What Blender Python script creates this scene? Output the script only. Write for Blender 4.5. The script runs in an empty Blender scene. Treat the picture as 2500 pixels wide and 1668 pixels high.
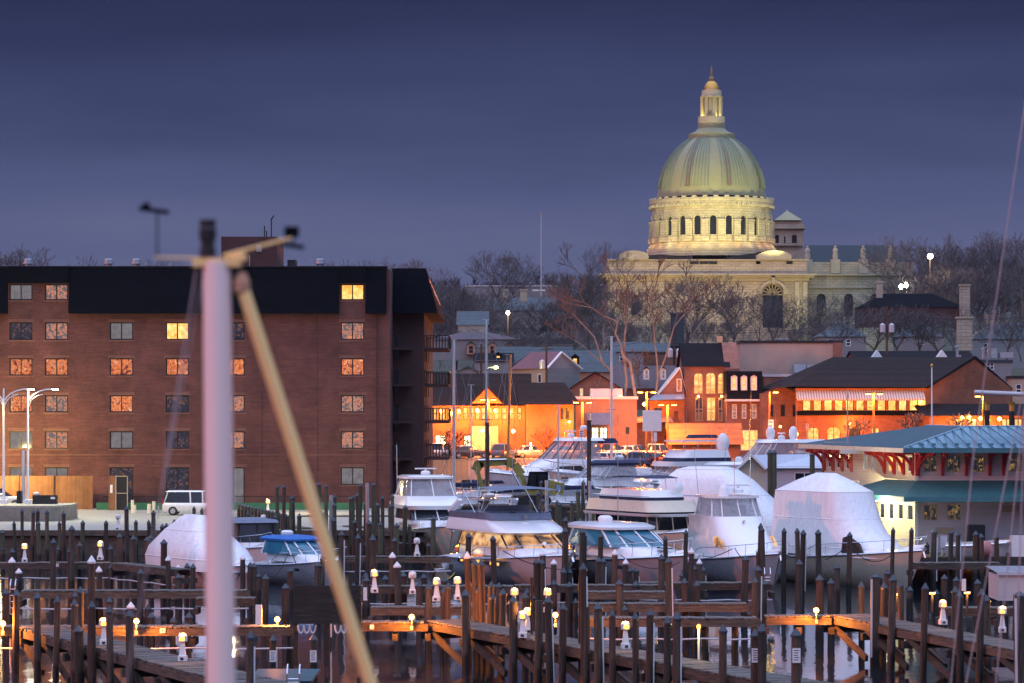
import bpy, math, random
from math import pi, sin, cos, radians as R
from mathutils import Vector, Matrix
rnd = random.Random(7)
C = bpy.context.scene.collection
SC = bpy.context.scene; HAZE = True
F, H0, CZ = 6944.4, 1000.0, 9.3
def W(px, py, d): return Vector(((px-1250)/F*d, d, CZ-(py-H0)/F*d))
def X(px, d): return (px-1250)/F*d
def Z(py, d): return CZ-(py-H0)/F*d
def dep(row, z=0.0): return (CZ-z)*F/(row-H0)
V = Vector
# ------------------------------------------------------------------ materials
def _mat(name):
    m = bpy.data.materials.new(name); m.use_nodes = True
    nt = m.node_tree; b = nt.nodes['Principled BSDF']
    return m, nt, b
def lnk(nt, a, b): nt.links.new(a, b)
def coords(nt, scale=(1,1,1), kind='Object'):
    t = nt.nodes.new('ShaderNodeTexCoord'); mp = nt.nodes.new('ShaderNodeMapping')
    mp.inputs['Scale'].default_value = scale
    lnk(nt, t.outputs[kind], mp.inputs['Vector']); return mp.outputs['Vector']
def noise(nt, vec, scale, detail=4, rough=.6, dist=0):
    n = nt.nodes.new('ShaderNodeTexNoise'); n.inputs['Scale'].default_value = scale
    n.inputs['Detail'].default_value = detail; n.inputs['Roughness'].default_value = rough
    n.inputs['Distortion'].default_value = dist
    lnk(nt, vec, n.inputs['Vector']); return n.outputs['Fac']
def ramp(nt, fac, stops, mode='LINEAR'):
    r = nt.nodes.new('ShaderNodeValToRGB'); e = r.color_ramp.elements; r.color_ramp.interpolation = mode
    while len(e) < len(stops): e.new(0.5)
    for el, (p, c) in zip(e, stops): el.position = p; el.color = (*c, 1) if len(c) == 3 else c
    lnk(nt, fac, r.inputs['Fac']); return r.outputs['Color']
def mth(nt, op, a, b=None):
    n = nt.nodes.new('ShaderNodeMath'); n.operation = op
    for i, v in enumerate((a, b)):
        if v is None: continue
        if isinstance(v, (int, float)): n.inputs[i].default_value = v
        else: lnk(nt, v, n.inputs[i])
    return n.outputs[0]
def mixc(nt, fac, a, b, mode='MIX'):
    n = nt.nodes.new('ShaderNodeMix'); n.data_type = 'RGBA'; n.blend_type = mode
    for k, v in ((0, fac), (6, a), (7, b)):
        if isinstance(v, (int, float)): n.inputs[k].default_value = v
        elif isinstance(v, tuple): n.inputs[k].default_value = (*v, 1)
        else: lnk(nt, v, n.inputs[k])
    return n.outputs[2]
def bump(nt, b, h, strength=.3, dist=.02):
    n = nt.nodes.new('ShaderNodeBump'); n.inputs['Strength'].default_value = strength
    n.inputs['Distance'].default_value = dist
    lnk(nt, h, n.inputs['Height']); lnk(nt, n.outputs['Normal'], b.inputs['Normal'])
def sc(c, k): return tuple(min(1, x*k) for x in c)
def M(name, col, rough=.6, metal=0, var=.2, scale=1.5, emit=0, ecol=None, bmp=0, coat=0, alpha=1, trans=0):
    m, nt, b = _mat(name)
    b.inputs['Roughness'].default_value = rough; b.inputs['Metallic'].default_value = metal
    if var:
        v = coords(nt); f = noise(nt, v, scale, 6, .65)
        c = ramp(nt, f, [(.3, sc(col, 1-var)), (.7, sc(col, 1+var*.6))])
        lnk(nt, c, b.inputs['Base Color'])
        if bmp: bump(nt, b, noise(nt, v, scale*12, 5), bmp)
        rr = ramp(nt, noise(nt, v, scale*2.3, 3), [(.2, (rough*.75,)*3), (.8, (min(1, rough*1.25),)*3)])
        lnk(nt, rr, b.inputs['Roughness'])
    else: b.inputs['Base Color'].default_value = (*col, 1)
    if emit:
        b.inputs['Emission Color'].default_value = (*(ecol or col), 1); b.inputs['Emission Strength'].default_value = emit
    if coat: b.inputs['Coat Weight'].default_value = coat
    if trans: b.inputs['Transmission Weight'].default_value = trans
    b.inputs['Alpha'].default_value = alpha
    return m
def uv_wall(nt):
    t = nt.nodes.new('ShaderNodeTexCoord'); s = nt.nodes.new('ShaderNodeSeparateXYZ'); lnk(nt, t.outputs['Object'], s.inputs[0])
    c = nt.nodes.new('ShaderNodeCombineXYZ'); lnk(nt, mth(nt, 'ADD', s.outputs[0], s.outputs[1]), c.inputs[0]); lnk(nt, s.outputs[2], c.inputs[1])
    return c.outputs[0], s
def brick(name, c1, c2, mortar, bw=.24, bh=.085, dirt=.35, ms=.012):
    m, nt, b = _mat(name); v, s = uv_wall(nt)
    t = nt.nodes.new('ShaderNodeTexBrick'); lnk(nt, v, t.inputs['Vector'])
    t.inputs['Color1'].default_value = (*c1, 1); t.inputs['Color2'].default_value = (*c2, 1); t.inputs['Mortar'].default_value = (*mortar, 1)
    t.inputs['Scale'].default_value = 1; t.inputs['Brick Width'].default_value = bw; t.inputs['Row Height'].default_value = bh
    t.inputs['Mortar Size'].default_value = ms; t.inputs['Mortar Smooth'].default_value = .2
    oc = coords(nt)
    big = ramp(nt, noise(nt, oc, .35, 6, .7), [(.3, (1-dirt,)*3), (.65, (1.15,)*3)])
    st = noise(nt, coords(nt, (.4, .4, 6)), 1.2, 4)
    streak = ramp(nt, st, [(.3, (1-dirt*.6,)*3), (.7, (1.1,)*3)])
    c = mixc(nt, 1.0, mixc(nt, 1.0, t.outputs['Color'], big, 'MULTIPLY'), streak, 'MULTIPLY')
    lnk(nt, c, b.inputs['Base Color']); b.inputs['Roughness'].default_value = .88
    bump(nt, b, t.outputs['Fac'], -.3, .02)
    return m
def lined(name, col, axis='z', pitch=.14, line=.45, rough=.6, dark=.55, var=.15, metal=0, u='xy', bstr=.5):
    """surface with a line every PITCH metres: siding, shingles, standing seams, boards"""
    m, nt, b = _mat(name); v, s = uv_wall(nt)
    t = nt.nodes.new('ShaderNodeTexCoord'); sp = nt.nodes.new('ShaderNodeSeparateXYZ'); lnk(nt, t.outputs['Object'], sp.inputs[0])
    src = {'x': sp.outputs[0], 'y': sp.outputs[1], 'z': sp.outputs[2]}.get(axis) or mth(nt, 'ADD', sp.outputs[0], sp.outputs[1])
    f = mth(nt, 'FRACT', mth(nt, 'DIVIDE', src, pitch))
    msk = ramp(nt, f, [(0, (dark,)*3), (line*.35, (1, 1, 1)), (1, (.93,)*3)])
    n = ramp(nt, noise(nt, coords(nt), 1.1, 6, .7), [(.3, (1-var,)*3), (.7, (1+var*.5,)*3)])
    cell = nt.nodes.new('ShaderNodeTexWhiteNoise'); cell.noise_dimensions = '1D'
    lnk(nt, mth(nt, 'FLOOR', mth(nt, 'DIVIDE', src, pitch)), cell.inputs['W'])
    cv = ramp(nt, cell.outputs['Value'], [(0, (1-var,)*3), (1, (1,)*3)])
    c = mixc(nt, 1., mixc(nt, 1., mixc(nt, 1., msk, n, 'MULTIPLY'), cv, 'MULTIPLY'), col, 'MULTIPLY')
    lnk(nt, c, b.inputs['Base Color']); b.inputs['Roughness'].default_value = rough; b.inputs['Metallic'].default_value = metal
    if max(col) < .03: b.inputs['Specular IOR Level'].default_value = .12
    bump(nt, b, f, bstr, .03)
    return m
def wood(name, c1, c2, wet=True, grain=(9, 9, .7)):
    """weathered post: vertical grain, dark wet band with algae up to the tide line (object z = height above water)"""
    m, nt, b = _mat(name); v = coords(nt, grain)
    oi = nt.nodes.new('ShaderNodeObjectInfo'); add = nt.nodes.new('ShaderNodeVectorMath'); add.operation = 'ADD'
    sca = nt.nodes.new('ShaderNodeVectorMath'); sca.operation = 'SCALE'; sca.inputs[0].default_value = (31, 17, 9)
    lnk(nt, oi.outputs['Random'], sca.inputs['Scale']); lnk(nt, v, add.inputs[0]); lnk(nt, sca.outputs[0], add.inputs[1]); vv = add.outputs[0]
    g = noise(nt, vv, 1.6, 7, .72, .4)
    base = ramp(nt, g, [(.3, sc(c1, .45)), (.5, c1), (.72, c2)])
    tint = ramp(nt, oi.outputs['Random'], [(0, (.6, .53, .5)), (.5, (1, .97, .93)), (1, (1.3, 1.22, 1.1))])
    col = mixc(nt, 1., base, tint, 'MULTIPLY')
    if wet:
        t = nt.nodes.new('ShaderNodeTexCoord'); s = nt.nodes.new('ShaderNodeSeparateXYZ'); lnk(nt, t.outputs['Object'], s.inputs[0])
        zz = mth(nt, 'ADD', s.outputs[2], mth(nt, 'MULTIPLY', g, .35))
        w = ramp(nt, mth(nt, 'MULTIPLY', zz, .5), [(.42, (1,)*3), (.5, (0,)*3)])
        col = mixc(nt, w, col, (.012, .014, .012))
        rr = ramp(nt, w, [(0, (.8,)*3), (1, (.35,)*3)]); lnk(nt, rr, b.inputs['Roughness'])
    else: b.inputs['Roughness'].default_value = .8
    lnk(nt, col, b.inputs['Base Color']); bump(nt, b, g, .6, .03)
    return m
def glow_pane(name, stops, strength, swirl=True, scale=2.2, base=(.02, .02, .025), per=True):
    """emissive pane pattern: lit curtained rooms, and reflected outside lights painted as glow"""
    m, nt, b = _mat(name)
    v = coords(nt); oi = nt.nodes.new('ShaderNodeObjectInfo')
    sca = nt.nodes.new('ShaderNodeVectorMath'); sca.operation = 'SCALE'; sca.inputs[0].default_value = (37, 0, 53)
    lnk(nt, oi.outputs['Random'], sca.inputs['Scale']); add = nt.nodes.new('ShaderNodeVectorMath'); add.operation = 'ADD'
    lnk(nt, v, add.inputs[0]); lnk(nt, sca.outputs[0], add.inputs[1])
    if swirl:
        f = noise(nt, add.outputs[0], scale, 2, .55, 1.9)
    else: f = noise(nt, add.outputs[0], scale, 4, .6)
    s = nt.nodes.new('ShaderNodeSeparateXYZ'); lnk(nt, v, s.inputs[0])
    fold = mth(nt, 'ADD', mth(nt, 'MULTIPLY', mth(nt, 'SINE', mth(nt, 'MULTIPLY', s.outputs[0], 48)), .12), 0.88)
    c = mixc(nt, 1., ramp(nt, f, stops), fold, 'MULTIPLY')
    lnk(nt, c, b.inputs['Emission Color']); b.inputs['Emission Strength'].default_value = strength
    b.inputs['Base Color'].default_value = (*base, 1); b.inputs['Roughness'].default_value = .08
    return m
def E(name, col, s): return M(name, sc(col, .6), .5, var=0, emit=s, ecol=col)
Mt = dict(
 pile=wood('pile_wood', (.045, .037, .03), (.125, .10, .08)),
 pile_r=wood('pile_wood_redlit', (.06, .036, .026), (.14, .085, .056)),  # red of the lamp-lit posts put into the wood colour
 pile_g=wood('pile_wood_green', (.06, .068, .042), (.135, .145, .09)),
 cap=M('cap_dark', (.03, .045, .06), .45), capw=M('cap_white', (.72, .72, .74), .5, var=.12, scale=6),
 deck=lined('deck_planks', (.17, .155, .14), 'd', .15, .5, .7, .35, .35), beam=wood('dock_beam', (.08, .06, .047), (.18, .135, .10), False, (1, 1, 8)),
 brace=wood('dock_brace', (.04, .032, .027), (.08, .062, .05), False, (2, 2, 6)),
 strip=M('pvc_strip', (.62, .62, .66), .4, var=.1), steel=M('galvanised_steel', (.4, .42, .46), .45, .5, .15, 3),
 dsteel=M('rusty_steel', (.05, .035, .028), .7, .2, .4, 2), white=M('white_paint', (.78, .78, .78), .42, var=.07, scale=1.2),
 gel=M('gelcoat_white', (.80, .80, .81), .22, var=.05, scale=.8, coat=.5), cream=M('gelcoat_cream', (.74, .66, .52), .3, var=.08, scale=.8, coat=.3),
 hullgrey=M('hull_grey', (.5, .5, .54), .25, var=.08, coat=.4), navy=M('navy_canvas', (.012, .018, .06), .8, var=.3, scale=3),
 blue=M('blue_canvas', (.02, .13, .42), .8, var=.2, scale=3, bmp=.3), gcanvas=M('grey_canvas', (.14, .17, .24), .8, var=.2, scale=3),
 tint=M('tinted_window', (.012, .016, .024), .06, var=0), acry=M('clear_vinyl', (.35, .36, .4), .12, var=.35, scale=1.6, alpha=.55),
 glassb=M('blue_windscreen', (.03, .16, .24), .07, var=.3, scale=.7), inner=M('seat_vinyl', (.6, .56, .52), .5, var=.15),
 black=M('black_rubber', (.012, .012, .014), .5), rope=M('rope_dark', (.03, .03, .04), .9), yrope=M('rope_yellow', (.6, .4, .06), .8),
 chrome=M('stainless', (.75, .75, .78), .2, 1, 0), red=M('red_paint', (.32, .008, .01), .45, var=.15), green=M('green_paint', (.02, .14, .07), .6),
 darkm=M('dark_metal', (.015, .016, .02), .5, .3, .3), green_cv=M('green_canvas', (.01, .07, .06), .8),
 sodium=E('sodium_lamp', (1, .42, .08), 14), sodium2=E('sodium_lamp_small', (1, .33, .05), 3.6), wlamp=E('white_lamp', (1, .92, .68), 80), flood=E('far_floodlight', (1, .75, .42), 40),
 ylamp=E('yellow_lamp', (.9, 1, .15), 40), warmroom=E('warm_room', (1, .55, .16), 1.6),
)
def water_mat():
    m, nt, b = _mat('harbour_water')
    b.inputs['Base Color'].default_value = (.008, .012, .018, 1); b.inputs['IOR'].default_value = 1.33
    b.inputs['Roughness'].default_value = .06; b.inputs['Specular IOR Level'].default_value = .65
    n1 = noise(nt, coords(nt, (1.0, .35, 1)), 1.3, 3, .5); n2 = noise(nt, coords(nt, (.5, .12, 1)), .5, 2)
    bump(nt, b, mth(nt, 'ADD', mth(nt, 'MULTIPLY', n1, .35), n2), .22, .12)
    return m
def shrink_mat():
    m, nt, b = _mat('shrink_wrap'); v = coords(nt, (1, 1, .35))
    n = noise(nt, v, 1.4, 3, .5, .8)
    lnk(nt, ramp(nt, n, [(.3, (.76, .76, .79)), (.7, (.82, .82, .84))]), b.inputs['Base Color'])
    b.inputs['Roughness'].default_value = .32; b.inputs['Subsurface Weight'].default_value = 0
    vo = nt.nodes.new('ShaderNodeTexVoronoi'); vo.feature = 'DISTANCE_TO_EDGE'; vo.inputs['Scale'].default_value = .9; lnk(nt, coords(nt, (1, 1, .4)), vo.inputs['Vector'])
    fo = noise(nt, coords(nt, (2.6, 2.6, .3)), 1.3, 2, .5, 1.2)
    bump(nt, b, mth(nt, 'ADD', mth(nt, 'ADD', n, fo), mth(nt, 'MULTIPLY', vo.outputs[0], .5)), .4, .14); return m
Mt['wrap'] = shrink_mat(); Mt['water'] = water_mat()
SPLIT = set('mullion bimini_frame side_window hull_window lit_porthole porthole wiper outrigger top_frame cross_brace satellite_dome life_raft seat helm_seat searchlight hydraulic_ram antenna screen_post cab_window air_handler hanging_hose pillar drum_step cornice wind_vane vane_arm shroud rail'.split())
# ------------------------------------------------------------------ mesh builder
class MB:
    def __init__(s): s.v, s.f = [], []
    def add(s, vs, fs):
        o = len(s.v); s.v += [tuple(v) for v in vs]; s.f += [tuple(o+i for i in f) for f in fs]; return s
    def poly(s, *p): return s.add(p, [tuple(range(len(p)))])
    def box(s, x0, x1, y0, y1, z0, z1, m=None):
        vs = [V((x, y, z)) for z in (z0, z1) for y in (y0, y1) for x in (x0, x1)]
        if m is not None: vs = [m @ v for v in vs]
        return s.add(vs, [(0, 2, 3, 1), (4, 5, 7, 6), (0, 1, 5, 4), (2, 6, 7, 3), (0, 4, 6, 2), (1, 3, 7, 5)])
    def beam(s, a, b, w, h):
        """rectangular bar from a to b, w across, h high"""
        a, b = V(a), V(b); d = (b-a).normalized(); up = V((0, 0, 1)) if abs(d.z) < .95 else V((0, 1, 0))
        r = d.cross(up).normalized()*w/2; u = r.cross(d).normalized()*h/2
        vs = [p+i*r+j*u for p in (a, b) for i, j in ((-1, -1), (1, -1), (1, 1), (-1, 1))]
        return s.add(vs, [(3, 2, 1, 0), (4, 5, 6, 7), (0, 1, 5, 4), (1, 2, 6, 5), (2, 3, 7, 6), (3, 0, 4, 7)])
    def tube(s, a, b, r0, r1=None, n=8, cap=True):
        a, b = V(a), V(b); r1 = r0 if r1 is None else r1; d = (b-a)
        if d.length < 1e-6: return s
        d.normalize(); t = V((0, 0, 1)) if abs(d.z) < .9 else V((1, 0, 0)); u = d.cross(t).normalized(); w = d.cross(u)
        vs = [p+(u*cos(2*pi*i/n)+w*sin(2*pi*i/n))*r for p, r in ((a, r0), (b, r1)) for i in range(n)]
        fs = [(i, i+n, (i+1) % n+n, (i+1) % n) for i in range(n)]
        if cap: fs += [tuple(range(n)), tuple(range(2*n-1, n-1, -1))]
        return s.add(vs, fs)
    def path(s, pts, r, n=6):
        for a, b in zip(pts, pts[1:]): s.tube(a, b, r, n=n)
        return s
    def rings(s, rs, closed=True, cap0=False, cap1=False):
        n = len(rs[0]); vs = [p for r in rs for p in r]; fs = []
        for k in range(len(rs)-1):
            for i in range(n if closed else n-1):
                j = (i+1) % n; fs.append((k*n+i, k*n+j, (k+1)*n+j, (k+1)*n+i))
        if cap0: fs.append(tuple(range(n-1, -1, -1)))
        if cap1: fs.append(tuple((len(rs)-1)*n+i for i in range(n)))
        return s.add(vs, fs)
    def lathe(s, prof, c=(0, 0, 0), n=24, rot=0, cap=True):
        c = V(c); rs = [[c+V((r*cos(2*pi*i/n+rot), r*sin(2*pi*i/n+rot), z)) for i in range(n)] for r, z in prof]
        return s.rings(rs, True, cap, cap)
    def prism(s, pts, z0, z1):
        return s.rings([[V((x, y, z0)) for x, y in pts], [V((x, y, z1)) for x, y in pts]], True, True, True)
    def extr(s, pts, n):
        """extrude a planar outline (3-D points) by vector n"""
        n = V(n); return s.rings([[V(p) for p in pts], [V(p)+n for p in pts]], True, True, True)
    def comps(s):
        p = list(range(len(s.v)))
        def f(i):
            while p[i] != i: p[i] = p[p[i]]; i = p[i]
            return i
        for q in s.f:
            for j in q[1:]: p[f(q[0])] = f(j)
        g = {}
        for q in s.f: g.setdefault(f(q[0]), []).append(q)
        out = []
        for fs in g.values():
            ids = sorted({i for q in fs for i in q}); mp = {i: k for k, i in enumerate(ids)}; n = MB(); n.v = [s.v[i] for i in ids]; n.f = [tuple(mp[i] for i in q) for q in fs]; out.append(n)
        return out
    def build(s, name, m, parent=None, world=None, smooth=0, sub=0):
        if name in SPLIT and (parent is not None):
            cs = s.comps()
            if 1 < len(cs) <= 60: return [c._build(name, m, parent, world, smooth) for c in cs][0]
        return s._build(name, m, parent, world, smooth)
    def _build(s, name, m, parent=None, world=None, smooth=0, sub=0):
        me = bpy.data.meshes.new(name); off = V((0, 0, 0))
        if world is not None:
            r = world; off = r.location.copy()
        me.from_pydata([tuple(V(v)-off) for v in s.v] if world is not None else s.v, [], s.f)
        me.update(); 
        o = bpy.data.objects.new(name, me); C.objects.link(o); me.materials.append(Mt[m] if isinstance(m, str) else m)
        import bmesh
        bm = bmesh.new(); bm.from_mesh(me); bmesh.ops.recalc_face_normals(bm, faces=bm.faces); bm.to_mesh(me); bm.free()
        if smooth:
            me.shade_smooth(); me.set_sharp_from_angle(angle=R(smooth))
        if parent is not None: o.parent = parent
        return o
def tag(o, label, cat, group=None):
    o['label'] = label; o['category'] = cat
    if group: o['group'] = group
    return o
def thing(name, loc, label, cat, group=None, rz=0):
    o = bpy.data.objects.new(name, None); o.empty_display_size = .3; C.objects.link(o); o.location = loc; o.rotation_euler = (0, 0, rz)
    return tag(o, label, cat, group)
def struct(o, k='structure'): o['kind'] = k; return o
def dup(root, loc, rz=None, label=None, group=None, scale=None):
    def cp(o, par):
        c = o.copy(); C.objects.link(c); c.parent = par
        for ch in list(o.children): cp(ch, c)
        return c
    kids = list(root.children); r = root.copy(); C.objects.link(r); r.location = loc
    for ch in kids: cp(ch, r)
    if rz is not None: r.rotation_euler = (0, 0, rz)
    if label: r['label'] = label
    if group: r['group'] = group
    if scale: r.scale = scale if hasattr(scale, '__len__') else (scale,)*3
    return r
def light(loc, power, col=(1, .5, .12), size=.15, kind='POINT', tgt=None, ang=90, blend=.6, parent=None):
    l = bpy.data.lights.new('lamp_light', kind); l.energy = power; l.color = col; l.shadow_soft_size = size
    o = bpy.data.objects.new('lamp_light', l); C.objects.link(o); o.location = loc
    if kind == 'SPOT': l.spot_size = R(ang); l.spot_blend = blend
    if tgt is not None: o.rotation_euler = (V(tgt)-V(loc)).to_track_quat('-Z', 'Y').to_euler()
    return o
ORD = 'first second third fourth fifth sixth seventh eighth ninth tenth eleventh twelfth thirteenth fourteenth fifteenth sixteenth seventeenth eighteenth nineteenth twentieth'.split()
ORD += ['twenty-'+o for o in ORD[:9]]+['thirtieth']+['thirty-'+o for o in ORD[:9]]
# wall sheet with real openings; o = bottom-left corner, u = direction along the wall, outward normal = u x z
def wall(mb, o, u, Wd, Hh, ops=(), t=.2, thick=0):
    o, u = V(o), V(u).normalized(); n = u.cross(V((0, 0, 1))); P = lambda x, z, k=0: o+u*x+V((0, 0, z))-n*k
    xs = sorted({0, Wd, *[a for q in ops for a in q[:2]]}); zs = sorted({0, Hh, *[a for q in ops for a in q[2:4]]})
    for x0, x1 in zip(xs, xs[1:]):
        for z0, z1 in zip(zs, zs[1:]):
            cx, cz = (x0+x1)/2, (z0+z1)/2
            if x1-x0 < 1e-4 or z1-z0 < 1e-4 or any(q[0] < cx < q[1] and q[2] < cz < q[3] for q in ops): continue
            mb.poly(P(x0, z0), P(x1, z0), P(x1, z1), P(x0, z1))
    for q in ops:
        x0, x1, z0, z1 = q[:4]; arch = len(q) > 4 and q[4]
        if arch:
            r = (x1-x0)/2; cx = (x0+x1)/2; rz = min(r, arch if arch is not True else r); zs_ = z1-rz; k = 8
            arc = [(cx-r*cos(pi*i/k), zs_+rz*sin(pi*i/k)) for i in range(k+1)]
            mb.poly(*[P(*p) for p in arc[:k//2+1]], P(x0, z1)); mb.poly(*[P(*p) for p in arc[k//2:]], P(x1, z1))
            loop = [(x0, z0), (x1, z0)]+arc[::-1]
        else: loop = [(x0, z0), (x1, z0), (x1, z1), (x0, z1)]
        for a, b in zip(loop, loop[1:]+loop[:1]): mb.poly(P(*a), P(*b), P(*b, t), P(*a, t))
    return mb
def frame(mb, o, u, x0, x1, z0, z1, w=.06, dpt=.06, k=.1, bars=(.5,), hb=()):
    """window frame bars standing K behind the wall face"""
    o, u = V(o), V(u).normalized(); n = u.cross(V((0, 0, 1))); P = lambda x, z: o+u*x+V((0, 0, z))-n*k
    for a, b in ((x0, x0+w), (x1-w, x1)): mb.extr([P(a, z0), P(b, z0), P(b, z1), P(a, z1)], -n*dpt)
    for a, b in ((z0, z0+w), (z1-w, z1)): mb.extr([P(x0+w, a), P(x1-w, a), P(x1-w, b), P(x0+w, b)], -n*dpt)
    for f in bars:
        c = x0+(x1-x0)*f; mb.extr([P(c-w/2, z0+w), P(c+w/2, z0+w), P(c+w/2, z1-w), P(c-w/2, z1-w)], -n*(dpt-.005))
    for f in hb:
        c = z0+(z1-z0)*f; mb.extr([P(x0+w, c-w/2), P(x1-w, c-w/2), P(x1-w, c+w/2), P(x0+w, c+w/2)], -n*(dpt-.008))
    return mb
def pane(mb, o, u, x0, x1, z0, z1, k=.14, arch=False):
    o, u = V(o), V(u).normalized(); n = u.cross(V((0, 0, 1))); P = lambda x, z: o+u*x+V((0, 0, z))-n*k
    if arch:
        r = (x1-x0)/2; cx = (x0+x1)/2; return mb.poly(P(x0, z0), P(x1, z0), *[P(cx+r*cos(pi*i/8), z1-r+r*sin(pi*i/8)) for i in range(9)])
    return mb.poly(P(x0, z0), P(x1, z0), P(x1, z1), P(x0, z1))
def add_window(root, o, u, x0, x1, z0, z1, fm, pm, w=.06, k=.1, bars=(.5,), hb=(), arch=False, name='window'):
    f = frame(MB(), o, u, x0, x1, z0, z1, w, .06, k, bars, hb).build(name, fm, root, root)
    p = pane(MB(), o, u, x0, x1, z0, z1, k+.035, arch).build('pane', pm, f, root)
    return f
# ------------------------------------------------------------------ camera, world, sun
cam = bpy.data.cameras.new('camera'); co = bpy.data.objects.new('camera', cam); C.objects.link(co)
co.location = (0, 0, CZ); co.rotation_euler = (R(90), 0, 0); cam.lens = 100; cam.sensor_width = 36; cam.sensor_fit = 'HORIZONTAL'
cam.shift_y = (H0-834)/2500; cam.clip_end = 9000; cam.clip_start = .5
cam.dof.use_dof = True; cam.dof.focus_distance = 150; cam.dof.aperture_fstop = 4.5
SC.camera = co
w = bpy.data.worlds.new('World'); SC.world = w; w.use_nodes = True; nt = w.node_tree; bg = nt.nodes['Background']
tc = nt.nodes.new('ShaderNodeTexCoord'); sp = nt.nodes.new('ShaderNodeSeparateXYZ'); lnk(nt, tc.outputs['Generated'], sp.inputs[0])
SKYF = [(0, (.152, .142, .228)), (.03, (.112, .118, .212)), (.075, (.064, .075, .163)), (.11, (.034, .042, .105)), (.145, (.018, .022, .062)), (.3, (.06, .08, .2)), (.6, (.5, .62, 1.05)), (1, (1.1, 1.28, 1.9))]
SKYB = [(0, (.11, .09, .13)), (.15, (.22, .21, .33)), (.36, (.54, .61, 1.0)), (1, (1.1, 1.28, 1.9))]
cn = noise(nt, coords(nt, (1.5, 1.5, 11), 'Generated'), 2.6, 5, .55)
zz = mth(nt, 'ADD', sp.outputs[2], mth(nt, 'MULTIPLY', mth(nt, 'SUBTRACT', cn, .5), .06))
back = ramp(nt, mth(nt, 'ADD', mth(nt, 'MULTIPLY', sp.outputs[1], -.5), .5), [(.35, (0,)*3), (.8, (1,)*3)])
col = mixc(nt, back, ramp(nt, zz, SKYF), ramp(nt, sp.outputs[2], SKYB))
sky = nt.nodes.new('ShaderNodeTexSky'); sky.sky_type = 'NISHITA'; sky.sun_disc = False
sky.sun_elevation = R(5); sky.sun_rotation = R(240); 
bg2 = nt.nodes.new('ShaderNodeBackground'); lnk(nt, sky.outputs[0], bg2.inputs[0]); bg2.inputs[1].default_value = .0
lnk(nt, col, bg.inputs[0]); bg.inputs[1].default_value = 1.0
ad = nt.nodes.new('ShaderNodeAddShader'); lnk(nt, bg.outputs[0], ad.inputs[0]); lnk(nt, bg2.outputs[0], ad.inputs[1])
lnk(nt, ad.outputs[0], nt.nodes['World Output'].inputs[0])
sodium_sun = bpy.data.lights.new('sodium_sun', 'SUN'); sodium_sun.energy = .62; sodium_sun.angle = R(2); sodium_sun.color = (1, .2, .06)  # stands in for unseen sodium lamps behind the camera, at left
so = bpy.data.objects.new('sodium_sun', sodium_sun); C.objects.link(so)
so.rotation_euler = (-V((-.92, -.37, .13))).to_track_quat('-Z', 'Y').to_euler()
SC.view_settings.view_transform = 'Standard'; SC.view_settings.look = 'None'; SC.view_settings.gamma = 1; SC.view_settings.exposure = .35
SC.cycles.use_denoising = True; SC.cycles.max_bounces = 6; SC.cycles.transparent_max_bounces = 12
SC.cycles.sample_clamp_indirect = 4; SC.cycles.use_light_tree = True; SC.cycles.caustics_reflective = False; SC.cycles.caustics_refractive = False
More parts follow.
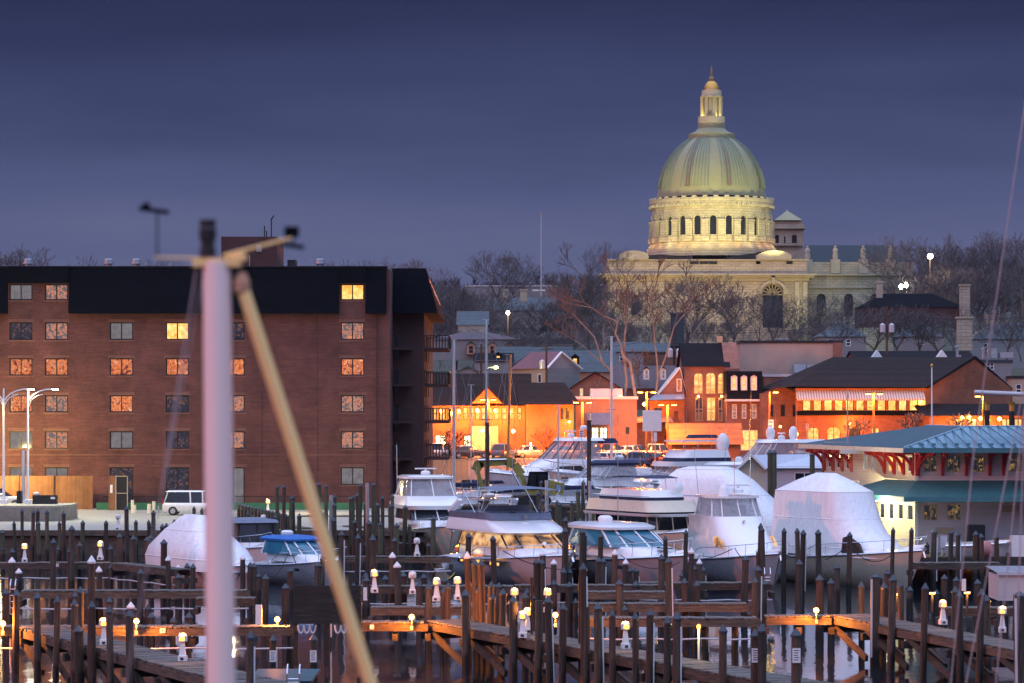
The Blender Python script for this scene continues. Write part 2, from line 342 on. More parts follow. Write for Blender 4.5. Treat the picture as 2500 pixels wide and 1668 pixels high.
# ------------------------------------------------------------------ extra materials for buildings
Mt.update(
 hbrick=brick('hotel_brick', (.155, .038, .03), (.09, .026, .024), (.18, .09, .075), dirt=.5, ms=.016),
 dbrick=brick('dark_brick', (.09, .03, .028), (.06, .025, .025), (.09, .05, .045)),
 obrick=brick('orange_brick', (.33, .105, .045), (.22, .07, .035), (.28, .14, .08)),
 tbrick=brick('town_brick', (.30, .11, .07), (.20, .075, .05), (.28, .18, .14)),
 slate=lined('slate_mansard', (.003, .005, .009), 'z', .2, .5, .9, .7, .3), 
 stone=brick('chapel_stone', (.42, .37, .28), (.36, .32, .24), (.20, .18, .13), 1.6, .55, .22, .04),
 trimst=M('trim_stone', (.40, .36, .27), .75, var=.15, scale=.4),
 copper=M('copper_patina', (.27, .27, .15), .6, .1, .12, .12), cbrown=M('copper_brown', (.17, .12, .08), .5, .3, .2, .5), gold=M('gilded_cupola', (.6, .34, .08), .35, .7, .15),
 teal_roof=lined('teal_seam_painted_sheen', (.20, .38, .46), 'x', .62, .25, .35, .3, .12, .2), teal_dk=lined('dark_standing_seam', (.035, .10, .12), 'y', .5, .3, .42, .4, .15, .2),  # one roof: sky sheen painted into the front slope, darker copy for the side
 rb_teal=M('teal_awning', (.04, .15, .17), .6, var=.12), siding=lined('grey_siding', (.60, .54, .58), 'z', .17, .4, .6, .6, .06), sidingc=lined('cream_siding', (.62, .56, .42), 'z', .17, .4, .6, .6, .06),
 shing=lined('brown_shingles', (.028, .023, .022), 'z', .2, .6, .85, .6, .35), shingd=lined('dark_shingles', (.013, .012, .016), 'z', .2, .6, .85, .6, .35),
 slate_b=lined('blue_slate', (.045, .075, .092), 'z', .25, .6, .6, .6, .35), redroof=lined('red_metal_roof', (.20, .045, .05), 'x', .5, .25, .5, .5, .2), 
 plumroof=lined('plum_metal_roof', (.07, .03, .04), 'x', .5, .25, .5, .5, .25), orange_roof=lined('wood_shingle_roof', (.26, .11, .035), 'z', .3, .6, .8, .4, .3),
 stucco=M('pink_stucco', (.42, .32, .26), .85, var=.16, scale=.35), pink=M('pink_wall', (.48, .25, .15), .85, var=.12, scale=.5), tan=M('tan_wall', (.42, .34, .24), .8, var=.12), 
 gwall=lined('grey_clapboard', (.28, .28, .29), 'z', .2, .4, .8, .7, .1), asphalt=M('asphalt', (.05, .05, .052), .85, var=.25, scale=.6), conc=M('pale_concrete', (.32, .31, .26), .8, var=.18, scale=.35, bmp=.2),
 fence=lined('cedar_fence', (.27, .12, .05), 'd', .14, .4, .75, .45, .3), grass=M('dry_grass', (.045, .05, .028), .95, var=.4, scale=.08), curb=M('stone_wall', (.22, .2, .17), .85, var=.3, scale=2, bmp=.5),
 w_or=glow_pane('window_painted_orange', [(.3, (.06, .02, .02)), (.43, (.38, .07, .02)), (.5, (1, .27, .06)), (.55, (.28, .09, .06)), (.63, (.75, .25, .1)), (.75, (1, .6, .38))], 1.0),  # orange swirls: reflected town lights painted in as glow
 w_mix=glow_pane('curtain_painted_reflection', [(.3, (.10, .08, .09)), (.48, (.17, .13, .13)), (.56, (.85, .25, .09)), (.62, (.16, .12, .12)), (.9, (1, .55, .3))], .95),  # orange streaks: outside light reflections painted into the curtain glow
 w_gr=glow_pane('window_grey_curtain', [(.3, (.12, .11, .12)), (.7, (.20, .18, .19))], .9, False),
 w_dk=glow_pane('window_dark', [(.35, (.008, .008, .014)), (.57, (.03, .03, .05)), (.64, (.22, .08, .03)), (.72, (.02, .02, .03))], .9),
 w_yl=glow_pane('window_bright', [(.32, (1, .28, .03)), (.5, (1, .5, .1)), (.68, (1, .75, .32))], 1.25, False, 3), w_pale=glow_pane('window_pale', [(.3, (1, .75, .35)), (.7, (1, .9, .6))], 3.0, False),
 w_warm=glow_pane('window_warm', [(.3, (.55, .18, .03)), (.5, (1, .45, .1)), (.75, (1, .66, .28))], 1.5, True, 1.2), w_plain=M('window_unlit', (.018, .022, .035), .08, var=0),
 w_grn=glow_pane('window_curl', [(.36, (.008, .01, .015)), (.565, (.014, .016, .02)), (.59, (.6, .33, .09)), (.615, (.02, .015, .012)), (1, (.03, .02, .02))], .9),
)
# ------------------------------------------------------------------ water, ground
wm = MB(); wm.poly((-500, 20, 0), (500, 20, 0), (500, 330, 0), (-500, 330, 0)); wm.poly((-500, -60, 0), (500, -60, 0), (500, 20, 0), (-500, 20, 0)); struct(wm.build('water', 'water'))
def gh(x, y):
    if y < 182 or (y < 312 and x > -5.9): return -4.0
    h = 1.5+(max(0, min(1, (y-312)/14))*2.1 if x > -5.9 or y > 300 else 0)
    if y > 385: h += (min(y, 560)-385)/175*9
    if y > 560: h += (min(y, 760)-560)/200*10
    if y > 760: h += (min(y, 1000)-760)/240*17
    if y > 1500: h -= (y-1500)*.02
    if x > 40 and y > 430: h += min(x-40, 60)/60*min(y-430, 150)/150*6
    return h
xs = sorted({-2500, -900, -400, -250, -150, -100, -60, -40, -20, -5.95, -5.85, 0, 20, 40, 60, 80, 100, 130, 170, 250, 400, 900, 2500})
ys = sorted({-60, 100, 181.95, 182.05, 220, 260, 311.95, 312.05, 326, 350, 385, 430, 480, 520, 560, 620, 700, 760, 850, 1000, 1500, 3000, 6000})
g = MB(); g.v = [(x, y, gh(x, y)) for y in ys for x in xs]; n = len(xs)
g.f = [(j*n+i, j*n+i+1, (j+1)*n+i+1, (j+1)*n+i) for j in range(len(ys)-1) for i in range(n-1)]
struct(g.build('ground', 'grass'))
m = MB(); m.box(-70, -6, 182, 224.9, 1.3, 1.508); struct(m.build('parking_lot', 'conc'))
m = MB(); m.box(-70, -5.6, 181.6, 182, -1.5, 1.55); m.box(-70, -5.6, 181.3, 181.62, 1.25, 1.6); m.box(-5.85, -5.5, 182, 312, -1.5, 1.6); struct(m.build('seawall', 'beam'))
m = MB(); m.box(-5.5, 120, 311.6, 312, -1.5, 1.6); struct(m.build('bulkhead', 'beam'))
m = MB(); m.poly((-5, 312.1, 1.53), (120, 312.1, 1.53), (120, 326, 3.63), (-5, 326, 3.63)); m.poly((-5, 326, 3.63), (120, 326, 3.63), (120, 372, 3.63), (-5, 372, 3.63)); struct(m.build('waterfront_road', 'asphalt'))
m = MB(); m.box(17.5, 60, 150.3, 186, .9, 1.5)
struct(m.build('quay', 'beam'))
# ------------------------------------------------------------------ hotel
HD = 225.; hs = F/HD
hot = thing('hotel', (X(480, HD), HD, 1.5), 'five storey red brick hotel with dark slate mansard roof behind the parking lot', 'building')
ox = X(-500, HD); o = V((ox, HD, 1.5)); U = V((1, 0, 0))
fx = lambda px: X(px, HD)-ox
fz = lambda row: Z(row, HD)-1.5
cols = [(23, 79), (110, 166), (268, 325), (405, 461), (541, 597), (832, 889)]
cols = [(-310, -254), (-160, -104)]+cols
rows = [(694, 733), (787, 830), (875, 917), (965, 1007), (1053, 1096), (1141, 1184)]
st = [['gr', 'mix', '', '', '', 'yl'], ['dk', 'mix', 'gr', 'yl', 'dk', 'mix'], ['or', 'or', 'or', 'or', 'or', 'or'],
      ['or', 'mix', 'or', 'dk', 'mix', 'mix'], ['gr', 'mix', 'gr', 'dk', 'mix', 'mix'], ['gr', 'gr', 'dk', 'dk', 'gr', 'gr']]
ops = []
for ri, (r0, r1) in enumerate(rows):
    for ci, (a, b) in enumerate(cols):
        s_ = (['or', 'mix'][ci] if ci < 2 else st[ri][ci-2]) if ri or ci > 1 else ''
        if not s_: continue
        rr1 = 1238 if (ri == 5 and ci in (4, 5, 6)) else r1
        ops.append((fx(a), fx(b), fz(rr1), fz(r0), s_))
wb = MB(); wall(wb, o, U, fx(952), fz(658), [q[:4] for q in ops], .22)
wb.poly((ox+fx(952), HD, 1.5), (ox+fx(952), HD+8, 1.5), (ox+fx(952), HD+8, 20.4), (ox+fx(952), HD, 20.4))
wb.build('brick_wall', 'hbrick', hot, hot)
wb = MB(); b0 = V((X(953, 231), 231, 1.5)); rw = X(1035, 231)-b0.x
ro = [(rw*.12, rw*.26, z, z+2.1) for z in (.3, 3.2, 6.1, 8.9, 11.8)]
wall(wb, b0, U, rw, 15.6, ro, .2)
so_ = V((X(1035, 231), 231, 1.5)); sops = []
for k in range(5):
    sops += [(1.2, 3.0, .2+2.88*k, 2.4+2.88*k), (5.5, 7.6, .2+2.88*k, 2.4+2.88*k), (12, 14, .2+2.88*k, 2.4+2.88*k)]
wall(wb, so_, (0, 1, 0), 26, 15.6, sops, .2); wb.build('side_wing', 'dbrick', hot, hot)  # shade of the recess put into a darker brick than the front
for q in ro: add_window(hot, b0, U, *q, 'darkm', 'w_plain', bars=())
for q in sops: add_window(hot, so_, (0, 1, 0), *q, 'darkm', 'w_plain')
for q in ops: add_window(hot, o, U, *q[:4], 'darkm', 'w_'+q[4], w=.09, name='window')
for q in ops:   # soldier course sills
    pass
m = MB()
for q in ops:
    m.box(ox+q[0]-.12, ox+q[1]+.12, HD-.035, HD+.02, 1.5+q[3]+.003, 1.5+q[3]+.26); m.box(ox+q[0]-.1, ox+q[1]+.1, HD-.05, HD+.02, 1.5+q[2]-.14, 1.5+q[2]-.003)
m.box(ox, ox+fx(952)-.01, HD-.03, HD+.02, Z(1109, HD)-.09, Z(1109, HD)); m.build('window_trim', brick('soldier_brick', (.2, .075, .055), (.15, .06, .045), (.2, .12, .1), .085, .3), hot, hot)
m = MB()
for px in (920,): m.tube((X(px, HD), HD-.09, 1.6), (X(px, HD), HD-.09, Z(768, HD)), .05, n=6)
for px in (775, 640): m.box(X(px, HD)-.03, X(px, HD)+.03, HD-.012, HD+.01, 1.5, Z(767, HD))
m.build('downpipe', 'dbrick', hot, hot)
def mans(a, b, r0=766, r1=654, y=HD, dy=(.75, .12), mt='slate'):
    z0, z1 = Z(r0, y), Z(r1, y); m = MB(); x0, x1 = X(a, y), X(b, y)
    m.rings([[V((x, y-dy[0], z0)), V((x, y-dy[1], z1)), V((x, y-.02, z1)), V((x, y-.02, z0))] for x in (x0, x1)], True, True, True); return m
for a, b in ((-500, 20), (170, 828), (893, 944)): mans(a, b).build('mansard_panel', 'slate', hot, hot)
for a, b in ((20, 170), (828, 893)): m = MB(); m.box(X(a, HD)+.01, X(b, HD)-.01, HD-.45, HD-.02, Z(692, HD), Z(654, HD)); m.build('mansard_header', 'slate', hot, hot)
m = MB(); zz0, zz1 = Z(766, 231), Z(656, 231); xa, xb = X(958, 231), X(1031, 231)
m.rings([[V((xa, 229.2, zz0)), V((xb+1.3, 229.2, zz0)), V((xb+1.3, 256, zz0)), V((xa, 256, zz0))], [V((xa, 230.4, zz1)), V((xb+.3, 230.4, zz1)), V((xb+.1, 255, zz1)), V((xa, 255, zz1))]], True, True, True)
m.build('mansard_wing', 'slate', hot, hot)
m = MB(); m.rings([[V((xb+1.36-k*.9/1, 233+i, zz0+.9+k*2.1)) for k, i in ((0, 0), (0, 3.5), (1, 3.5), (1, .3))], [V((xb+1.30-k*.9/1, 233+i, zz0+.9+k*2.1)) for k, i in ((0, 0), (0, 3.5), (1, 3.5), (1, .3))]], True, True, True); m.build('side_window', 'w_or', hot, hot)
m = MB(); m.box(ox, X(945, HD), HD-.1, HD+25, 20.4, Z(652, HD)); m.box(ox, X(948, HD), HD-.25, HD+.1, Z(652, HD), Z(650, HD)); m.build('flat_roof', 'darkm', hot, hot)
for r in (858, 945, 1033, 1121):
    zb = Z(r, 236); m = MB(); x0, x1 = so_.x+.003, X(1098, 236); m.box(x0, x1, 232.2, 240, zb, zb+.22)
    s = m.build('balcony', 'dbrick', hot, hot); q = MB()
    for yy in (232.3, 239.9):
        q.beam((x0, yy, zb+1.2), (x1, yy, zb+1.2), .07, .07)
        for i in range(9): q.beam((x0+(x1-x0)*i/8, yy, zb+.22), (x0+(x1-x0)*i/8, yy, zb+1.2), .05, .05)
    for i in range(14): q.beam((x1, 232.3+i*.585, zb+.22), (x1, 232.3+i*.585, zb+1.2), .05, .05)
    q.beam((x1, 232.3, zb+1.2), (x1, 239.9, zb+1.2), .07, .07)
    q.build('balcony_railing', 'darkm', s, hot)
    m = MB(); x0, x1 = X(954, 231)+.1, X(1007, 231); m.box(x0, x1, 229.2, 230.99, zb, zb+.2); s = m.build('balcony', 'dbrick', hot, hot); q = MB()
    for i in range(12): q.beam((x0+(x1-x0)*i/11, 229.3, zb+.2), (x0+(x1-x0)*i/11, 229.3, zb+1.15), .05, .05)
    q.beam((x0, 229.3, zb+1.15), (x1, 229.3, zb+1.15), .07, .07); q.build('balcony_railing', 'darkm', s, hot)
ph = MB(); ph.box(X(540, 236), X(676, 236), 236, 243, 20.4, Z(578, 236)); p = ph.build('penthouse', 'dbrick', hot, hot)
q = MB(); q.box(X(626, 236), X(639, 236), 235.9, 236.05, Z(615, 236), Z(598, 236)); q.build('vent_panel', 'steel', p, hot)
q = MB(); 
for px, r in ((643, 550), (648, 562), (660, 530)): q.tube((X(px, 236), 237, Z(580, 236)), (X(px, 236), 237, Z(r, 236)), .05)
q.tube(W(660, 534, 236)+V((0, 1, 0)), W(667, 524, 236)+V((0, 1, 0)), .05); q.build('antenna', 'darkm', p, hot)
def vent(px, r0, r1, w, dome=False):
    x = X(px, 232); z0, z1 = Z(r0, 232), Z(r1, 232); m = MB(); h = z1-z0
    m.lathe([(w*.28, z0), (w*.28, z0+h*.35), (w*.5, z0+h*.36), (w*.5, z0+h*.5), (w*.38, z0+h*.52), (w*.38, z1-.06), (w*.25, z1)], (x, 232, 0), 14)
    m.build('roof_vent', 'steel', hot, hot, 30)
for px in (69, 265, 333, 782): vent(px, 652, 632, .95)
m = MB(); m.box(X(704, 232), X(723, 232), 231, 233, 20.4, Z(636, 232)); m.build('roof_hatch', 'darkm', hot, hot)
m = MB()
for px, r in ((609, 622), (458, 622), (731, 620), (751, 627), (757, 622)): m.tube((X(px, 230), 230, 20.4), (X(px, 230), 230, Z(r, 230)), .03, n=5)
m.build('antenna', 'steel', hot, hot)
m = MB()   # iron railing and green strip at the foot of the wall
for i in range(150):
    x = X(250, 222)+i*.155
    if x < X(860, 222): m.beam((x, 222.6, 1.5), (x, 222.6, 2.55), .03, .03)
m.beam((X(250, 222), 222.6, 2.5), (X(860, 222), 222.6, 2.5), .05, .05); tg = m.build('iron_railing', 'darkm'); tag(tg, 'black iron railing along the foot of the brick hotel wall', 'railing')
m = MB(); m.box(X(235, 221), X(900, 221), 221.0, 221.3, 1.5, 2.05); tag(m.build('edging_board', 'green'), 'low green board edging below the iron railing', 'edging')
# ------------------------------------------------------------------ marina office (teal roof)
mo = thing('marina_office', (24, 156, 1.5), 'two storey grey clapboard marina office with teal metal hip roof and red brackets', 'building')
A = V((X(2237, 155), 155, 1.5)); B = V((X(2012, 168.5), 168.5, 1.5)); Rr = V((45, 155, 1.5))
ul = (A-B).normalized(); Ll = (A-B).length; mpx = lambda px: (px-2012)/(2237-2012)*Ll
def ml(px):   # distance along the receding wall for an image column
    t = (px-1250)/F; return ((t*B.y-B.x)/(ul.x-t*ul.y))
zl = lambda px, row: CZ-(row-H0)/F*(B.y+ul.y*ml(px))-1.5
lo = []
for a, b, r0, r1, mt in ((2021, 2033, 1104, 1141, 0), (2042, 2054, 1105, 1143, 0), (2065, 2077, 1107, 1145, 0), (2107, 2119, 1109, 1147, 1), (2127, 2139, 1110, 1148, 1), (2169, 2183, 1112, 1151, 2), (2192, 2205, 1113, 1152, 2), (2216, 2229, 1114, 1152, 0),
                     (2147, 2159, 1227, 1265, 0), (2169, 2181, 1228, 1267, 0), (2192, 2204, 1229, 1268, 0), (2215, 2228, 1231, 1270, 0)):
    lo.append((ml(a), ml(b), zl(a, r1), zl(a, r0), ['w_plain', 'w_gr', 'w_warm'][mt]))
m = MB(); wall(m, B, ul, Ll, 5.9, [q[:4] for q in lo], .15); m.build('side_wall', 'sidingc', mo, mo)
for q in lo: add_window(mo, B, ul, *q[:4], 'white', q[4], w=.05, k=.02, bars=())
hx = lambda px: X(px, 155)-A.x; hz = lambda r: Z(r, 155)-1.5
fo = [(hx(a), hx(b), hz(r1), hz(r0), 'w_grn') for a, b, r0, r1 in ((2255, 2288, 1114, 1153), (2312, 2345, 1112, 1153), (2370, 2404, 1112, 1153), (2461, 2495, 1112, 1151), (2255, 2288, 1232, 1271), (2313, 2346, 1231, 1270))]
m = MB(); wall(m, A, U, 23, 5.9, [q[:4] for q in fo], .15); m.build('front_wall', 'siding', mo, mo)
for q in fo: add_window(mo, A, U, *q[:4], 'tan', q[4], w=.05, k=.02)
m = MB(); m.box(A.x-.08, A.x+.1, 154.93, 155.06, 1.5, 7.3); m.build('corner_trim', 'white', mo, mo)
NL, NR = W(2206, 1094, 152.3), W(2790, 1094, 152.3); FL = W(1949, 1082, 171); P1, P2 = W(2356, 1042, 160), W(2261, 1039, 171)
FR = V((NR.x, 178, NL.z)); FB = V((FL.x+4, 186, NL.z)); P3 = V((33, 166, P1.z)) 
FL.z = NL.z
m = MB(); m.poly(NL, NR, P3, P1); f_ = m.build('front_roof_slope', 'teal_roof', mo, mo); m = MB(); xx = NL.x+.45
while xx < 40:
    t = (xx-NL.x)/(P1.x-NL.x); tp = NL.lerp(P1, t) if t < 1 else P1.lerp(P3, (xx-P1.x)/(P3.x-P1.x)); q0 = V((xx, NL.y, NL.z)); 
    m.beam(q0+V((0, 0, .03)), V((xx, tp.y, tp.z+.03)), .06, .07)
    if tp.y-NL.y > 1.2: k_ = q0.lerp(V((xx, tp.y, tp.z)), .55/(tp.y-NL.y)); m.box(xx-.1, xx+.1, k_.y-.06, k_.y+.06, k_.z+.02, k_.z+.17)
    xx += .62
m.build('roof_seam', M('roof_seam', (.09, .2, .25), .4, .2, .1), f_, mo)
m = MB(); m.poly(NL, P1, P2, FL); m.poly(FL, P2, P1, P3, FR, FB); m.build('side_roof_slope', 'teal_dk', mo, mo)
m = MB(); m.tube(NL, P1, .07); m.tube(P1, P3, .06); m.tube(P1, P2, .06); m.build('ridge_cap', M('ridge_cap', (.25, .38, .45), .4, .2, .1), mo, mo)
m = MB(); m.extr([NL-V((0, 0, .01)), NR-V((0, 0, .01)), NR-V((0, 0, .26)), NL-V((0, 0, .26))], (0, .12, 0)); m.build('front_fascia', 'rb_teal', mo, mo)
m = MB(); m.extr([FL-V((0, 0, .01)), NL-V((.05, 0, .01)), NL-V((.05, 0, .26)), FL-V((0, 0, .26))], (.12, .05, 0)); m.build('side_fascia', 'cream', mo, mo)
m = MB(); m.poly(NL-V((0, 0, .2)), NR-V((0, 0, .2)), FR-V((0, 0, .2)), FL-V((0, 0, .2))); m.build('soffit', 'cream', mo, mo)
def bracket(base, out):   # curved red eave bracket
    m = MB(); out = V(out); p0 = V(base); n = out.cross(V((0, 0, 1))).normalized()*.11
    pts = [p0+V((0, 0, -1.45))]; k = 8
    pts += [p0+out*(1-cos(a))*.98+V((0, 0, -1.35+sin(a)*1.2)) for a in [pi/2*i/k for i in range(k+1)]]
    pts += [p0+out, p0]; pts = pts[:1]+pts[1:]
    inner = [p0+out*.17+V((0, 0, -1.45))]+[p0+out*(.17+(1-cos(a))*.83)+V((0, 0, -1.35+sin(a)*1.18)) for a in [pi/2*i/k for i in range(k+1)]]
    out_ = [p0+V((0, 0, -1.45)), *inner, p0+out+V((0, 0, 0)), p0+out*.9, p0+V((0, 0, 0))]
    # arm: post on the wall + curved brace + top rail
    m.beam(p0+V((0, 0, -1.3)), p0+V((0, 0, -.1)), .15, .12); m.beam(p0+V((0, 0, -.08)), p0+out+V((0, 0, -.08)), .2, .14)
    cur = [p0+out*(.05+.9*(1-cos(a)))+V((0, 0, -1.2+sin(a)*1.08)) for a in [pi/2*i/k for i in range(k+1)]]
    for a, b in zip(cur, cur[1:]): m.beam(a, b, .15, .17)
    m.build('eave_bracket', 'red', mo, mo)
nl = ul.cross(V((0, 0, 1)))
for px in (2015, 2037, 2059, 2081, 2163, 2186, 2209, 2233):
    p = B+ul*ml(px)+nl*.06; p.z = NL.z-.25; bracket(p, nl*1.2)
for px in (2242, 2301, 2359, 2416, 2450): p = V((X(px, 155), 154.93, NL.z-.25)); bracket(p, (0, -1.1, 0))
bracket(V((A.x, 154.9, NL.z-.25)), V((.85, -.9, 0)))
# mid awning
def sl(px0, row0, d0): return W(px0, row0, d0)
a0, a1 = V((A.x, 154.95, Z(1173, 155))), V((45, 154.95, Z(1173, 155))); b0_, b1_ = V((X(2207, 152.6), 152.6, Z(1213, 152.6))), V((45, 152.6, Z(1213, 152.6)))
c0, c1 = B+ul*ml(2163)+nl*.05, B+ul*ml(2120)+nl*1.8; c0.z = Z(1172, 157.5); c1.z = b0_.z
m = MB(); m.poly(a0, a1, b1_, b0_); m.poly(b0_, b1_, b1_-V((0, 0, .28)), b0_-V((0, 0, .28))); m.poly(a0, b0_, c1, c0); m.poly(b0_, c1, c1-V((0, 0, .28)), b0_-V((0, 0, .28))); m.build('awning', 'rb_teal', mo, mo)
p0 = B+ul*ml(2040); p1 = B+ul*ml(2160)
m = MB(); m.extr([p0+V((0, 0, 2.62)), p1+V((0, 0, 2.62)), p1+nl*1.6+V((0, 0, 2.62)), p0+nl*1.6+V((0, 0, 2.62))], (0, 0, .2)); bal = m.build('balcony', 'white', mo, mo)
m = MB()
for i in range(7):
    q = p0.lerp(p1, i/6)+nl*1.55; m.beam(q+V((0, 0, 2.8)), q+V((0, 0, 3.8)), .06, .06)
m.beam(p0+nl*1.55+V((0, 0, 3.8)), p1+nl*1.55+V((0, 0, 3.8)), .07, .07); m.beam(p0+nl*1.55+V((0, 0, 3.3)), p1+nl*1.55+V((0, 0, 3.3)), .04, .04); m.build('balcony_railing', 'chrome', bal, mo)
m = MB(); q0, q1 = p0.lerp(p1, .3)+nl*1.66, p0.lerp(p1, .85)+nl*1.66; m.poly(q0+V((0, 0, 3.25)), q1+V((0, 0, 3.25)), q1+V((0, 0, 3.6)), q0+V((0, 0, 3.65)))
m.build('banner', M('blue_banner', (.05, .14, .42), .6, var=.5, scale=2.5), bal, mo)
m = MB(); m.box(X(2363, 154.3), X(2402, 154.3), 153.9, 154.8, 1.5, Z(1282, 154)); tag(m.build('utility_cabinet', 'darkm'), 'dark metal cabinet against the grey siding of the marina office', 'cabinet')
m = MB(); m.box(X(2284, 155), X(2327, 155), 154.94, 154.99, Z(1303, 155), Z(1288, 155)); m.build('louvre_vent', 'tan', mo, mo)
m = MB(); m.box(X(2445, 155), X(2485, 155), 154.94, 154.99, Z(1250, 155), Z(1234, 155)); m.build('louvre_vent', 'tan', mo, mo)
m = MB(); m.tube(W(2069, 1100, 163), W(2069, 950, 163), .035); m.tube(W(2074, 1095, 163), W(2067, 1060, 163), .05); m.build('roof_antenna', 'steel', mo, mo)
m = MB(); m.box(*(lambda a, b: (a.x, b.x, 160, 160.6))(W(2052, 0, 160), W(2120, 0, 160)), Z(1108, 160), Z(1098, 160)); m.build('light_bar', 'steel', mo, mo)
light(W(2180, 1226, 155.5)+nl*1.2, 260, (1, .86, .5), .12); light(W(2145, 1226, 158.5)+nl*.9, 420, (1, .86, .5), .12)
for q_ in ((2190, 1221, 155.2), (2152, 1219, 158)):
    mm = MB(); c_ = W(*q_)+nl*.8; mm.box(c_.x-.16, c_.x+.16, c_.y-.1, c_.y+.1, c_.z-.05, c_.z+.05); mm.build('awning_lamp', 'wlamp', mo, mo)
# ------------------------------------------------------------------ small shed, dock box
sh = thing('boat_shed', (X(1910, 215), 222, 0), 'small grey clapboard floating shed with pale metal roof beside the marina office', 'shed')
x0, x1, x2 = X(1807, 214), X(1868, 214), X(2016, 214); ze, zr = Z(1139, 214), Z(1110, 219)
m = MB(); m.poly((x0, 214, 0), (x1, 214, 0), (x1, 214, ze), ((x0+x1)/2-.1, 214, zr), (x0, 214, ze)); m.build('gable_wall', 'sidingc', sh, sh)
m = MB(); wall(m, (x1, 214, 0), U, x2-x1, ze, [(x2-x1-2.35, x2-x1-.85, ze-1.55, ze-.45)], .1); m.build('front_wall', 'siding', sh, sh)
add_window(sh, (x1, 214, 0), U, x2-x1-2.35, x2-x1-.85, ze-1.55, ze-.45, 'white', 'w_plain', k=-.02)
m = MB(); xm = (x0+x1)/2-.1; m.poly((x1-.1, 213.6, ze-.12), (x2, 213.6, ze-.12), (x2, 219, zr+.05), (xm, 213.7, zr+.05)); m.poly((x0-.4, 213.7, ze-.2), (xm, 213.7, zr+.05), (x2, 219, zr+.05), (x2, 222, ze)); 
m.build('roof', lined('pale_metal_roof', (.55, .6, .68), 'x', .22, .3, .35, .75, .05), sh, sh)
m = MB(); m.beam((x0-.3, 213.55, ze-.2), (xm, 213.55, zr+.04), .14, .16); m.beam((xm, 213.55, zr+.04), (x1+.02, 213.55, ze-.2), .14, .16); m.build('barge_board', 'white', sh, sh)
for q in (W(1887, 0, 212), W(1893, 0, 212)): pass
db = thing('storage_shed', (X(2480, 118), 118, 1), 'low white clapboard dock shed with blue lid at the edge of the quay', 'shed')
xa, xb = X(2438, 118), X(2600, 118); m = MB(); m.box(xa, xb, 118, 120.5, Z(1467, 118), Z(1405, 118)); m.build('box_wall', lined('white_siding', (.6, .6, .62), 'z', .12, .4, .6, .6, .05), db, db)
m = MB(); m.poly((xa-.08, 117.9, Z(1398, 118)), (xb, 117.9, Z(1398, 118)), (xb, 121, Z(1396, 118)+.08), (xa-.08, 121, Z(1396, 118)+.08)); m.box(xa-.08, xb, 117.88, 117.98, Z(1405, 118)+.01, Z(1398, 118)-.004); m.build('lid', 'hullgrey', db, db)
Mt['painted_shadow_gap'] = M('painted_shadow_gap', (.03, .03, .03), .9, var=0)
